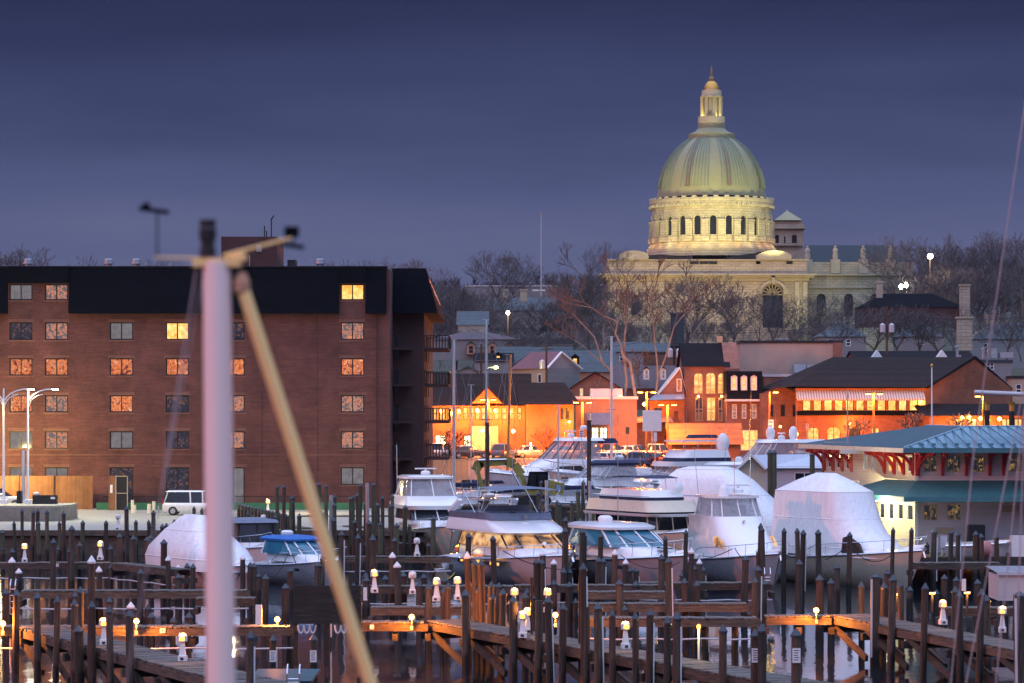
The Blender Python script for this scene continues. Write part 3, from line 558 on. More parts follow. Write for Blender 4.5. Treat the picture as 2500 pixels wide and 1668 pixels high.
# ------------------------------------------------------------------ generic town houses
def house(name, label, px0, px1, d, base, eave, ridge, kind='x', wm='tbrick', rm='shing', depth=9, wins=(), chim=(), over=.3, cat='house', group=None, rpx=None, trim=None):
    """px0..px1 columns, rows for base / eave / ridge; kind: x ridge across, y gable to the front, h hip, f flat, m mansard"""
    x0, x1 = X(px0, d), X(px1, d); zb, ze = Z(base, d), Z(eave, d); y0, y1 = d, d+depth
    yr = d+depth/2 if kind in 'xh' else d; zr = Z(ridge, yr)
    rt = thing(name, ((x0+x1)/2, d, zb), label, cat, group)
    m = MB(); wall(m, (x0, y0, zb), U, x1-x0, ze-zb, [(X(a, d)-x0, X(b, d)-x0, Z(r1, d)-zb, Z(r0, d)-zb)+((1,) if ar else ()) for a, b, r0, r1, mt, ar in wins], .18)
    for xx in (x0, x1): m.poly((xx, y0, zb), (xx, y1, zb), (xx, y1, ze), (xx, y0, ze))
    if kind == 'y':
        xm = (x0+x1)/2 if rpx is None else X(rpx, d); m.poly((x0, y0, ze), (x1, y0, ze), (xm, y0, zr))
    if kind == 'x':
        for xx in (x0, x1): m.poly((xx, y0, ze), (xx, y1, ze), (xx, yr, zr))
    m.build('wall', wm, rt, rt)
    for a, b, r0, r1, mt, ar in wins:
        add_window(rt, (x0, y0, zb), U, X(a, d)-x0, X(b, d)-x0, Z(r1, d)-zb, Z(r0, d)-zb, trim or 'white', mt, w=.1 if d < 380 else .12, k=.04, bars=(.5,) if (b-a) > 14 else (), hb=(.5,) if not ar else (), arch=bool(ar))
    m = MB(); e = over
    if kind == 'x': m.rings([[V((xx, y0-e, ze-.15)), V((xx, yr, zr)), V((xx, y1+e, ze-.15)), V((xx, yr, zr-.22))] for xx in (x0-e, x1+e)], True, True, True)
    elif kind == 'y': m.rings([[V((x0-e, yy, ze-.15)), V((xm, yy, zr)), V((x1+e, yy, ze-.15)), V((xm, yy, zr-.25))] for yy in (y0-e, y1)], True, True, True)
    elif kind == 'h':
        h = min((x1-x0)/2-.3, depth/2) if rpx is None else 0
        ra, rb = (V((x0+h, yr, zr)), V((x1-h, yr, zr))) if rpx is None else (V((X(rpx[0], yr), yr, zr)), V((X(rpx[1], yr), yr, zr)))
        a, b, c, dd = V((x0-e, y0-e, ze)), V((x1+e, y0-e, ze)), V((x1+e, y1+e, ze)), V((x0-e, y1+e, ze))
        m.poly(a, b, rb, ra); m.poly(b, c, rb); m.poly(c, dd, ra, rb); m.poly(dd, a, ra); m.poly(dd, c, b, a)
    elif kind == 'f': m.box(x0-.15, x1+.15, y0-.15, y1+.15, ze, ze+.35)
    elif kind == 'm': m.rings([[V((x0, y0-.3, ze)), V((x1, y0-.3, ze)), V((x1, y1, ze)), V((x0, y1, ze))], [V((x0, y0+.9, zr)), V((x1, y0+.9, zr)), V((x1, y1-.9, zr)), V((x0, y1-.9, zr))]], True, True, True)
    rf = m.build('roof', rm, rt, rt)
    for a, b, r0, r1, *mm in chim:
        dd = yr if kind in 'xh' else d+2; m = MB(); m.box(X(a, dd), X(b, dd), dd, dd+1.2, Z(r1, dd), Z(r0, dd)); m.box(X(a, dd)-.12, X(b, dd)+.12, dd-.12, dd+1.32, Z(r0, dd)+.003, Z(r0, dd)+.25)
        m.build('chimney', mm[0] if mm else 'dbrick', rf, rt)
    return rt
def dormer(rt, px0, px1, top, bot, d, out=.9, mt='white', pm='w_plain', roof='shingd'):
    x0, x1 = X(px0, d), X(px1, d); z0, z1 = Z(bot, d), Z(top, d); pk = (x1-x0)*.4; m = MB()
    wall(m, (x0, d, z0), U, x1-x0, z1-z0-pk, [((x1-x0)*.22, (x1-x0)*.78, .12, z1-z0-pk-.1)], .1); m.poly((x0, d, z1-pk), (x1, d, z1-pk), ((x0+x1)/2, d, z1))
    for xx in (x0, x1): m.poly((xx, d, z0), (xx, d+2.5, z0), (xx, d+2.5, z1-pk), (xx, d, z1-pk))
    s = m.build('dormer', mt, rt, rt)
    m = MB(); m.rings([[V((x0-.12, yy, z1-pk)), V(((x0+x1)/2, yy, z1+.08)), V((x1+.12, yy, z1-pk)), V(((x0+x1)/2, yy, z1-.1))] for yy in (d-.1, d+2.6)], True, True, True); m.build('dormer_roof', roof, s, rt)
    add_window(rt, (x0, d, z0), U, (x1-x0)*.22, (x1-x0)*.78, .12, z1-z0-pk-.1, mt, pm, w=.06, k=.03, bars=(), hb=(.5,))
def ww(spec, r0, r1, mt='w_plain', ar=0): return [(a, b, r0, r1, mt, ar) for a, b in spec]
# waterfront restaurant, orange lit
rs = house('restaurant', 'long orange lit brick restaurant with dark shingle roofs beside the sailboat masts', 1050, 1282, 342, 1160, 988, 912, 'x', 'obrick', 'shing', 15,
      ww([(1058, 1070), (1073, 1088), (1091, 1106), (1113, 1126), (1130, 1143), (1146, 1158), (1160, 1172), (1174, 1186), (1190, 1202), (1206, 1219), (1224, 1238), (1242, 1256), (1262, 1274)], 994, 1026, 'w_warm')+
      ww([(1132, 1150), (1062, 1090)], 1062, 1092, 'w_pale'), cat='restaurant', over=.8, trim='darkm')
m = MB(); d_ = 340.4; a, b, c = W(1152, 985, d_), W(1226, 985, d_), W(1189, 946, d_); m.extr([a, b, c], (0, 6, 0)); m.build('front_gable', 'obrick', rs, rs)
m = MB(); m.beam(a+V((-.3, -.2, -.1)), c+V((0, -.2, .25)), 1.0, .2); m.beam(c+V((0, -.2, .25)), b+V((.3, -.2, -.1)), 1.0, .2); m.build('gable_eave', 'shingd', rs, rs)
m = MB(); m.box(X(1152, 338), X(1216, 338), 338, 341, 1.5, Z(1041, 338)); m.build('entrance_porch', 'stucco', rs, rs)
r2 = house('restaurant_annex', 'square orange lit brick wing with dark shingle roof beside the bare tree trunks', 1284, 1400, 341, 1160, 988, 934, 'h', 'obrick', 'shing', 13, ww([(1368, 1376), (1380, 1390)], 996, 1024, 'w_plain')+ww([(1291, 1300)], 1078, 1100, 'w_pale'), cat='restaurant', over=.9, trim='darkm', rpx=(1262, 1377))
# pink flat building
pk = house('flat_shop', 'flat pink stucco shop with grey awning and one glaring window', 1405, 1555, 352, 1160, 975, 970, 'f', 'pink', 'white', 10, ww([(1444, 1462), (1464, 1483)], 1043, 1072, 'w_pale'), cat='shop', trim='darkm')
m = MB(); dd = 351.; m.rings([[V((X(a, dd), 350.9, Z(1008, dd))), V((X(a, dd), 349.2, Z(1037, dd))), V((X(a, dd), 350.9, Z(1037, dd)))] for a in (1432, 1490)], True, True, True); m.build('awning', 'gcanvas', pk, pk)
m = MB(); m.box(X(1442, 354), X(1520, 354), 354, 358, Z(975, 352)+.35, Z(949, 354)); m.build('roof_unit', 'hullgrey', pk, pk)
# arched balcony building
ar = [(1694, 1716, 911, 962, 'w_warm', 1), (1723, 1747, 910, 962, 'w_warm', 1), (1752, 1775, 911, 962, 'w_warm', 1)]
lo_ = [(1697, 1716, 970, 1028, 'w_dk', 0), (1725, 1747, 970, 1028, 'w_warm', 0), (1753, 1772, 970, 1028, 'w_dk', 0)]
ab = house('arcade_building', 'tall brick building with three lit arched balconies below a steep black roof', 1671, 1776, 368, 1160, 893, 838, 'x', 'tbrick', 'shingd', 12, ar+lo_, cat='building', trim='tan', over=.35)
for a, b, r in [(x[0], x[1], 940) for x in ar]+[(x[0], x[1], 1008) for x in lo_]:
    m = MB()
    x0, x1 = X(a, 368), X(b, 368)
    for i in range(9): xx = x0+(x1-x0)*(i+.5)/9; m.beam((xx, 368.03, Z(r+22, 368)), (xx, 368.03, Z(r, 368)), .04, .04)
    m.beam((x0, 368.03, Z(r, 368)), (x1, 368.03, Z(r, 368)), .07, .07); m.build('balcony_grille', 'tan', ab, ab)
for px in (1671, 1790):
    w_ = 18 if px == 1790 else 10; m = MB(); x0, x1 = X(px-w_, 366), X(px+w_, 366)
    m.rings([[V((x, 367.6, 1.5)), V((x, 367.6, Z(900, 368))), V((x, 373, Z(836, 373))), V((x, 380, Z(836, 373))), V((x, 380, 1.5))] for x in (x0 if px == 1790 else x1-.6, x1)], True, True, True)
    if px == 1790: m.build('party_wall', 'tbrick', ab, ab)
m = MB(); m.box(X(1751, 374), X(1764, 374), 374, 375, Z(836, 374), Z(821, 374)); m.build('chimney', 'trimst', ab, ab)
ms = house('stucco_building', 'wide windowless stucco wall with brick end rising above the mansard shop', 1808, 2055, 384, 1100, 838, 834, 'f', 'stucco', 'darkm', 14, cat='building')
m = MB(); m.box(X(2034, 383.8), X(2056, 383.8), 383.8, 384.5, 5, Z(837, 384)); m.build('brick_corner', 'tbrick', ms, ms)
m = MB(); m.box(X(1895, 388), X(1925, 388), 388, 391, Z(834, 384)+.35, Z(826, 388)); m.box(X(1935, 382), X(1964, 382), 380, 383, Z(910, 382), Z(890, 382)); m.box(X(1966, 382), X(1990, 382), 380, 383, Z(910, 382), Z(891, 382)); m.build('air_handler', 'steel', ms, ms)
mn = house('mansard_shop', 'brick shop with black mansard, three narrow lit dormers and white trim', 1774, 1862, 362, 1160, 977, 906, 'm', 'tbrick', 'shingd', 12, ww([(1787, 1799), (1811, 1822), (1835, 1847)], 987, 1022, 'w_mix')+[(1808, 1850, 1050, 1100, 'w_warm', 0)], cat='shop')
for a in (1785, 1809, 1833): dormer(mn, a, a+15, 914, 953, 361.9, pm='w_yl')
m = MB(); m.box(X(1771, 361.5), X(1865, 361.5), 361.3, 361.95, Z(980, 362), Z(975, 362)); m.build('cornice', 'white', mn, mn)
lb = house('low_brown_block', 'low brown flat roofed block between mansard shop and brick market', 1864, 1985, 370, 1150, 920, 916, 'f', 'tbrick', 'hullgrey', 10, cat='building')
bg_ = house('gabled_brick_house', 'narrow brick house with stepped gable and blue framed windows', 1862, 1954, 357, 1160, 960, 937, 'y', 'tbrick', 'slate', 12, ww([(1879, 1888), (1906, 1917), (1935, 1946)], 988, 1017, 'w_plain')+[(1925, 1945, 1043, 1090, 'w_dk', 1)], cat='house', trim='navy', over=.05)
wg = house('gable_cottage', 'brown shingled cottage with white trimmed steep gable and blue porch roof', 1612, 1672, 366, 1160, 962, 896, 'y', 'tbrick', 'white', 9, [], cat='house', over=.25, rpx=1660)
m = MB(); m.poly((X(1583, 360), 360, Z(977, 360)), (X(1671, 360), 360, Z(975, 360)), (X(1671, 365), 365.8, Z(962, 365.8)), (X(1600, 365), 365.8, Z(963, 365.8))); m.build('porch_roof', 'hullgrey', wg, wg)
m = MB(); wall(m, (X(1585, 361), 361, 1.5), U, X(1671, 361)-X(1585, 361), Z(978, 361)-1.5, [(.6, 1.6, 5.8, 8), (3.1, 3.7, 5.6, 7.6)], .1); m.build('lower_wall', 'obrick', wg, wg)
m = MB(); m.poly((X(1518, 355), 355, Z(1031, 355)), (X(1645, 355), 355, Z(1031, 355)), (X(1640, 360), 360.8, Z(1017, 360.8)), (X(1560, 360), 360.8, Z(1017, 360.8))); m.box(X(1520, 356), X(1600, 356), 356, 360, 1.5, Z(1032, 356)); m.build('shed_roof', 'tbrick', wg, wg)
m = MB(); m.box(X(1652, 365.9), X(1664, 365.9), 365.85, 365.97, Z(956, 366), Z(925, 366)); m.build('window', 'white', wg, wg); m = MB(); m.box(X(1654, 365.8), X(1662, 365.8), 365.8, 365.84, Z(954, 366), Z(927, 366)); m.build('pane', 'w_or', wg, wg)
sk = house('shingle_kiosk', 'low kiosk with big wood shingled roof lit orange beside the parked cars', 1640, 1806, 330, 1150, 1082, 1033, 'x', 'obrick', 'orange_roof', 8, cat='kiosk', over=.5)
# brick market
bm_ = thing('brick_market', (X(2100, 345), 345, 1.5), 'big brick market hall with long brown roof, striped awning and lit window band', 'building')
d0 = 345.; PA = V((X(2260, d0), d0, 1.5)); PB = V((X(1942, d0), d0, 1.5)); PC = V((X(2472, 368), 368, 1.5)); AP = W(2378, 872, 356.5); RL = W(2033, 872, 356.5); zeA = Z(948, d0)
wr = [(X(a, d0)-PB.x, X(a+21.5, d0)-PB.x, Z(1003, d0)-1.5, Z(977, d0)-1.5) for a in (1960, 1986, 2012, 2038, 2064, 2090, 2116, 2142, 2168, 2194, 2220, 2241)][:12]
wr = [(a, min(b, a+.98), c, e) for a, b, c, e in wr]
arc = [(X(a, d0)-PB.x, X(b, d0)-PB.x, Z(1096, d0)-1.5, Z(r, d0)-1.5, 1) for a, b, r in ((1972, 2000, 1043), (2019, 2052, 1042), (2073, 2101, 1043), (2127, 2147, 1044))]
m = MB(); wall(m, PB, U, PA.x-PB.x, zeA-1.5, wr+arc, .25); ug = (PC-PA).normalized(); wall(m, PA, ug, (PC-PA).length, zeA-1.5, (), .1); m.poly(PA+V((0, 0, zeA-1.5)), PC+V((0, 0, zeA-1.5)), AP-V((0, .1, .1))); m.build('wall', 'obrick', bm_, bm_)
for q in wr: add_window(bm_, PB, U, *q, 'darkm', 'w_warm', w=.07, bars=())
for q, mt in zip(arc, ('w_yl', 'w_yl', 'w_plain', 'w_yl')): add_window(bm_, PB, U, *q[:4], 'darkm', mt, w=.08, arch=True)
L0, L1 = W(1934, 944, 344.2), W(2262, 946, 344.2); BK = V((PC.x, 368.5, zeA)); BL = V((L0.x-2, 370, zeA))
m = MB(); m.poly(L0, L1, AP, RL); m.poly(AP, RL, BL, BK); m.poly(L0, RL, BL); m.build('roof', 'shing', bm_, bm_)
m = MB(); m.beam(L1+V((.1, 0, 0)), AP+V((.1, -.1, 0)), .2, .3); m.beam(AP+V((.1, -.1, 0)), BK, .2, .3); m.build('barge_board', 'shingd', bm_, bm_)
m = MB(); m.rings([[V((X(a, d0), 344.95, Z(953, d0))), V((X(a, d0), 343.4, Z(973, d0))), V((X(a, d0), 343.4, Z(978, d0))), V((X(a, d0), 344.95, Z(973, d0)))] for a in (1944, 2254)], True, True, True); m.build('striped_awning', lined('striped_awning', (.5, .48, .46), 'x', .32, 1.4, .8, .05, .05, bstr=0), bm_, bm_)
m = MB(); m.box(X(1944, d0), X(2258, d0), 344.7, 344.96, Z(1014, d0), Z(1003, d0)); m.build('sill_band', 'slate', bm_, bm_)
# lit pavilion on the right, tan block
pv = house('pavilion', 'low dark roofed pavilion glowing orange behind the flagpole', 2268, 2560, 340, 1160, 1012, 986, 'x', 'obrick', 'shingd', 12, ww([(2330, 2350), (2360, 2385), (2400, 2420), (2445, 2470), (2476, 2496)], 1022, 1062, 'w_yl'), cat='pavilion', over=1., trim='darkm')
tb = house('tan_block', 'tan three storey block cut off by the photo edge behind the twin piles', 2472, 2600, 372, 1100, 924, 920, 'f', 'tan', 'darkm', 10, ww([(2480, 2494)], 938, 963, 'w_plain'), cat='building')
# red metal roofed corner house
rr = thing('corner_house', (X(1334, 385), 385, 1.5), 'house with red metal roof, tan front with three windows and grey gable', 'house')
A2, B2, C2 = V((X(1334, 385), 385, 1.5)), V((X(1250, 392), 392, 1.5)), V((X(1416, 392), 392, 1.5)); zE = Z(898, 385); apx = W(1371, 861, 388.5); apl = W(1296, 860, 395)
ub = (A2-B2).normalized(); lw = (A2-B2).length; wn = [(lw*k, lw*k+.9, zE-1.5-3.2, zE-1.5-.8) for k in (.1, .42, .75)]
m = MB(); wall(m, B2, ub, lw, zE-1.5, wn, .15); m.build('front_wall', 'tan', rr, rr)
for q in wn: add_window(rr, B2, ub, *q, 'white', 'w_plain', w=.12, k=.0, bars=(), hb=(.5,))
m = MB(); wall(m, A2, (C2-A2).normalized(), (C2-A2).length, zE-1.5, (), .1); m.poly(A2+V((0, 0, zE-1.5)), C2+V((0, 0, zE-1.5)), apx); m.build('gable_wall', 'gwall', rr, rr)
m = MB(); e0, e1 = B2+V((-.3, -.4, zE-1.5-.1)), A2+V((.1, -.4, zE-1.5-.1)); m.poly(e0, e1, apx+V((0, -.2, .1)), apl); m.poly(apl, apx+V((0, 0, .1)), C2+V((0, 3, zE-1.5)), C2+V((-10, 8, zE-1.5))); m.build('roof', 'redroof', rr, rr)
m = MB(); m.beam(e1, apx+V((0, -.3, .05)), .25, .2); m.beam(apx+V((0, -.3, .05)), C2+V((.3, -.3, zE-1.6)), .25, .2); m.build('barge_board', 'white', rr, rr)
WN = lambda a, b, r0, r1, m_='w_plain': (a, b, r0, r1, m_, 0)
hs_ = [
 ('long plum roofed house with pale wall and three white dormers', 1050, 1270, 440, 880, 829, 811, 'h', 'gwall', 'plumroof', []),
 ('slate blue roofed house with dark dormer behind the red roofed house', 1216, 1395, 418, 930, 902, 846, 'x', 'gwall', 'slate_b', []),
 ('blue slate house with lit attic dormer beside the pale mast', 1396, 1500, 405, 940, 906, 856, 'x', 'pink', 'slate_b', [WN(1440, 1448, 912, 930)]),
 ('dark gabled brick house with one lit sash window behind the pink shop', 1396, 1512, 375, 1000, 945, 907, 'y', 'tbrick', 'shingd', [WN(1415, 1424, 948, 968, 'w_yl')]),
 ('plum metal roofed house with two arched white dormers among bare trunks', 1500, 1668, 385, 1000, 946, 893, 'x', 'tbrick', 'plumroof', []),
 ('pale blue gabled house high behind the bare sycamore trunks', 1495, 1572, 440, 910, 857, 835, 'x', 'gwall', 'slate_b', [WN(1512, 1522, 862, 882)]),
 ('low slate blue house behind the transformer pole', 1570, 1668, 450, 910, 858, 838, 'x', 'tbrick', 'slate_b', []),
 ('brown roofed house with small pink gable above the teal roof', 1272, 1400, 450, 890, 842, 826, 'x', 'stucco', 'shing', []),
 ('blue slate hipped house with snow pale eaves left of the utility pole', 2003, 2115, 470, 880, 822, 783, 'h', 'gwall', 'slate_b', [WN(2020, 2032, 828, 845), WN(2065, 2077, 828, 845)]),
 ('steep blue slate house right of the utility pole with teal windows', 2200, 2300, 470, 880, 822, 782, 'h', 'gwall', 'slate_b', [WN(2248, 2257, 828, 842), WN(2276, 2286, 828, 842)]),
 ('large slate roofed house with tall stone chimney on the hill', 2102, 2350, 540, 800, 750, 717, 'h', 'dbrick', 'slate', []),
 ('wide pale slate roofed house at the photo edge on the hill', 2370, 2580, 480, 900, 828, 788, 'h', 'gwall', 'slate_b', [WN(2400, 2412, 838, 858)]),
 ('low black roofed row with white gables behind the market roof', 2088, 2375, 400, 900, 872, 857, 'x', 'tbrick', 'shingd', []),
 ('teal roofed low hall glimpsed through the trees below the street lamp', 1118, 1190, 520, 840, 792, 760, 'x', 'gwall', 'slate_b', []),
 ('long pale flat hall on the far hill behind the oak pair', 1138, 1360, 700, 745, 700, 696, 'f', 'gwall', 'hullgrey', []),
 ('grey blue flat roofed hall with two pale chimneys near the flagpole', 1165, 1340, 600, 800, 757, 727, 'x', 'gwall', 'slate_b', []),
 ('slate house with skylight behind the leaning bare branch', 1345, 1445, 560, 840, 800, 762, 'x', 'gwall', 'slate_b', []),
 ('small blue roofed house low behind the long restaurant', 1120, 1165, 400, 925, 905, 893, 'y', 'gwall', 'slate_b', []),
 ('dark slate roofed house beside the blue gable behind restaurant', 1160, 1250, 412, 930, 880, 862, 'x', 'gwall', 'shingd', []),
]
hh = []
for (lbl, a, b, d, bs, ev, rg, k, wm_, rm_, wn) in hs_:
    hh.append(house('town_house', lbl, a, b, d, bs, ev, rg, k, wm_, rm_, 10, wn, group='houses and roofs of the old town'))
for a in (1140, 1192, 1235): dormer(hh[0], a, a+20, 835, 865, 438, mt='pink')
dormer(hh[1], 1208, 1225, 860, 893, 414, mt='shingd', pm='w_warm'); dormer(hh[2], 1394, 1414, 865, 892, 402, mt='shingd', pm='w_yl')
for a in (1572, 1613): dormer(hh[4], a, a+13, 897, 927, 383, pm='w_gr')
for a, b, r0, r1, d, h, mt in ((2339, 2374, 778, 856, 440, 11, 'stone'), (2345, 2368, 698, 777, 538, 10, 'stone'), (2142, 2155, 691, 727, 535, 10, 'trimst'), (1227, 1240, 710, 745, 596, 15, 'trimst'), (1270, 1287, 710, 737, 596, 15, 'trimst'), (2412, 2440, 773, 792, 478, 11, 'trimst'), (1638, 1670, 768, 845, 452, 6, 'slate_b')):
    m = MB(); m.box(X(a, d), X(b, d), d, d+1.5, Z(r1, d), Z(r0, d)); m.box(X(a, d)-.15, X(b, d)+.15, d-.15, d+1.65, Z(r0, d)+.003, Z(r0, d)+.3); m.build('chimney', mt, hh[h], hh[h])
for px in (2142, 2301):
    m = MB(); d = 398; c_ = [W(px-12, 872, d), W(px+12, 872, d), W(px, 855, d)]; m.extr(c_, (0, 2, 0)); s = m.build('white_gable', 'white', hh[12], hh[12])
roof_stack = []
for i, (px, r0, r1, d, w_) in enumerate(((2337, 844, 875, 380, 10), (2400, 850, 875, 378, 8), (2343, 867, 880, 375, 6))):
    m = MB(); x = X(px, d); ww_ = w_/F*d/2; m.lathe([(ww_*.7, Z(r1, d)), (ww_*.7, Z(r0+5, d)), (ww_*1.3, Z(r0+4, d)), (ww_*1.2, Z(r0, d))], (x, d, 0), 12); tag(m.build('roof_stack', 'steel'), ('tall round metal roof stack above the market gable', 'round metal roof stack nearer the photo edge than the taller stack', 'short stubby metal roof vent beside the market ridge')[i], 'vent')
ut = house('utility_block', 'flat service block with rooftop air units behind the market gable', 2378, 2470, 376, 980, 885, 880, 'f', 'gwall', 'slate_b', 8, ww([(2408, 2427)], 885, 903, 'w_plain'), cat='building')
for a, b, r in ((2420, 2434, 851), (2442, 2474, 860)):
    m = MB(); m.box(X(a, 378), X(b, 378), 378, 380, Z(880, 376)+.36, Z(r, 378)); m.build('air_unit', 'steel', ut, ut)
# ------------------------------------------------------------------ domed chapel
CD = 620.; cz = lambda row: Z(row, CD); pr = CD/F; CD2 = CD+14; cx = X(1737, CD2); cc = (cx, CD2, 0); pr = CD2/F; cz = lambda row: Z(row, CD2)
ch = thing('domed_chapel', (cx, CD2, 12), 'great floodlit stone chapel with green copper dome and gilded lantern on the hill', 'chapel')
k = CD/CD2
def L(mb, prof, n=48, cap=True, rot=0): return mb.lathe([(r*pr, cz(row)) for r, row in prof], cc, n, rot, cap)
dome = [(133.5, 486), (133, 478), (131.5, 470), (131, 463), (127, 438), (121, 418), (114, 402), (105, 386), (93, 370), (79, 356), (66, 346), (58, 341)]
dm = MB(); L(dm, dome, 96).build('dome', 'copper', ch, ch, 50)
for o_ in (ch.children[-1],): dom = o_
Mt['cseam'] = M('copper_seam', (.17, .22, .15), .6, var=.1); m = MB()
for i in range(96):
    a = 2*pi*i/96
    if i % 12 == 0 and i: m.build('dome_seam', 'cseam', dom, ch); m = MB()
    if i % 12 in (0, 1, 11): continue
    pts = [V((cc[0]+r*pr*1.006*cos(a), cc[1]+r*pr*1.006*sin(a), cz(row))) for r, row in dome[3:]]
    for p, q in zip(pts, pts[1:]): m.beam(p, q, .16, .16)
m.build('dome_seam', 'cseam', dom, ch)
for i in range(8):
    a = pi/8-.13+2*pi*i/8; m = MB(); w_ = .035
    rs_ = [[V((cc[0]+r*pr*f_*cos(a+s_), cc[1]+r*pr*f_*sin(a+s_), cz(row))) for s_, f_ in ((-w_, 1.0), (-w_, 1.012), (w_, 1.012), (w_, 1.0))] for r, row in dome[3:-1]]
    m.rings(rs_, True, True, True).build('dome_stripe', 'cbrown', dom, ch)
m = MB(); L(m, [(57, 344), (57, 329), (53, 327), (40, 322), (34, 315), (34, 306), (30, 303)], 32).build('dome_collar', 'copper', ch, ch, 40)
m = MB(); L(m, [(29, 308), (33, 302), (33, 297), (33, 297), (33, 286), (30, 286), (30, 296)], 32).build('lantern_gallery', 'trimst', ch, ch, 30)
m = MB(); L(m, [(19, 300), (19, 238)], 16).build('lantern_core', 'trimst', ch, ch)
for i in range(8):
    a = 2*pi*i/8+.2; m = MB(); p = V((cc[0]+24*pr*cos(a), cc[1]+24*pr*sin(a), 0)); m.lathe([(.42, cz(292)), (.36, cz(240)), (.5, cz(238))], p, 8); m.build('lantern_column', 'trimst', ch, ch, 40)
m = MB(); L(m, [(27, 240), (28, 236), (25, 235), (24, 224), (25, 223), (21, 221)], 16).build('lantern_cornice', 'trimst', ch, ch, 30)
m = MB(); L(m, [(19, 222), (18, 212), (13, 203), (7, 198)], 16).build('lantern_cupola', 'gold', ch, ch, 30)
m = MB(); L(m, [(7, 198), (8, 192), (5, 188), (3, 186), (3.2, 176), (1.2, 160)], 12).build('spire', 'cbrown', ch, ch, 30)
# drum: 24 arched bays
NB = 24; RD = 146.5*pr; off = .09; zb, zt = cz(603), cz(505)
m = MB(); drum = None; wins_ = []
for i in range(NB):
    a0, a1 = 2*pi*i/NB+off, 2*pi*(i+1)/NB+off
    p0 = V((cc[0]+RD*cos(a1), cc[1]+RD*sin(a1), zb)); p1 = V((cc[0]+RD*cos(a0), cc[1]+RD*sin(a0), zb))
    p0, p1 = p1, p0   # outward normal
    u = (p1-p0); wl = u.length; u.normalize(); 
    if u.cross(V((0, 0, 1))).dot(p0-V(cc)+V((0, 0, cc[2]-p0.z))) < 0: p0, p1 = p1, p0; u = -u
    q = (wl*.30, wl*.70, cz(581)-zb, cz(535)-zb, 1); wall(m, p0, u, wl, zt-zb, [q], .7)
    wins_.append((p0, u, q))
drum = m.build('drum', 'stone', ch, ch)
for p0, u, q in wins_:
    md = p0+u*(q[0]+q[1])/2
    if md.y < CD2+3:
        x0, x1, z0, z1 = q[:4]; pane(MB(), p0, u, x0, x1, z0, z1, .45, True).build('window', 'w_plain', drum, ch)
        mm = MB(); n_ = u.cross(V((0, 0, 1))); r = (x1-x0)/2+.14; cxx = (x0+x1)/2; arc_ = [p0+u*(cxx-r*cos(pi*i/10))+V((0, 0, z1-(x1-x0)/2+r*sin(pi*i/10)))+n_*.06 for i in range(11)]
        arc_ = [p0+u*(cxx-r)+V((0, 0, z0))+n_*.06]+arc_+[p0+u*(cxx+r)+V((0, 0, z0))+n_*.06]
        for a, b in zip(arc_, arc_[1:]): mm.beam(a, b, .22, .22)
        r += .55; arc_ = [p0+u*(cxx-r*cos(pi*i/10))+V((0, 0, z1-(x1-x0)/2+r*sin(pi*i/10)))+n_*.1 for i in range(11)]
        for a, b in zip(arc_, arc_[1:]): mm.beam(a, b, .18, .25)
        mm.build('arch_moulding', 'trimst', drum, ch)
for i in range(NB):
    a = 2*pi*i/NB+off
    if sin(a) > .25: continue
    m = MB(); p = V((cc[0]+(RD+.25)*cos(a), cc[1]+(RD+.25)*sin(a), 0)); r_ = Matrix.Translation(p) @ Matrix.Rotation(a, 4, 'Z')
    m.box(-.3, .3, -.75, .75, cz(583), cz(548), r_); m.box(-.3, .5, -.9, .9, cz(596), cz(584), r_); m.box(-.3, .45, -.85, .85, cz(548)+.003, cz(544), r_); m.build('pilaster', 'stone', drum, ch)
m = MB(); L(m, [(146, 508), (148, 514), (150, 505), (151, 500), (152, 497), (152, 492), (148, 491)], 72).build('drum_cornice', 'stone', ch, ch, 20)
m = MB()
for i in range(72):
    a = 2*pi*i/72; r_ = Matrix.Translation(V((cc[0]+150*pr*cos(a), cc[1]+150*pr*sin(a), 0))) @ Matrix.Rotation(a, 4, 'Z'); m.box(-.25, .35, -.22, .22, cz(511), cz(505), r_)
    if i % 2 == 0: m.box(-.2, .2, -.5, .5, cz(491.5), cz(487.5), r_)
m.build('cornice_moulding', 'trimst', ch, ch)['kind'] = 'stuff'
m = MB(); L(m, [(151, 604), (151, 599), (147, 598)], 72); L(m, [(158, 618), (158, 610), (154, 609), (154, 604.5)], 72); L(m, [(164, 632), (164, 625), (160, 624), (160, 618.5)], 72); m.build('drum_step', 'stone', ch, ch, 20)
# square base block with attic, cornice, arch pediments
bx = lambda px: X(px, CD-8); by = CD-8; bz = lambda r: Z(r, by)
m = MB(); wall(m, (bx(1484), by, 8), U, bx(1970)-bx(1484), bz(634)-8, [(bx(1862)-bx(1484), bx(1912)-bx(1484), bz(800)-8, bz(694)-8, 1), (bx(1540)-bx(1484), bx(1562)-bx(1484), bz(770)-8, bz(720)-8, 1)], 1.5)
m.poly((bx(1970), by, 8), (bx(1970), by+40, 8), (bx(1970), by+40, bz(634)), (bx(1970), by, bz(634))); m.poly((bx(1484), by, 8), (bx(1484), by+40, 8), (bx(1484), by+40, bz(634)), (bx(1484), by, bz(634))); m.build('base_block', 'stone', ch, ch)
pane(MB(), (bx(1484), by, 8), U, bx(1862)-bx(1484), bx(1912)-bx(1484), bz(800)-8, bz(694)-8, 1.4, True).build('great_arch_window', 'w_plain', ch, ch)
m = MB()
for i in range(9):
    a = pi*i/8; c_ = V(((bx(1862)+bx(1912))/2, by+1.2, bz(694)-(bx(1912)-bx(1862))/2)); r = (bx(1912)-bx(1862))/2; m.beam(c_, c_+V((r*cos(a), 0, r*sin(a))), .25, .25)
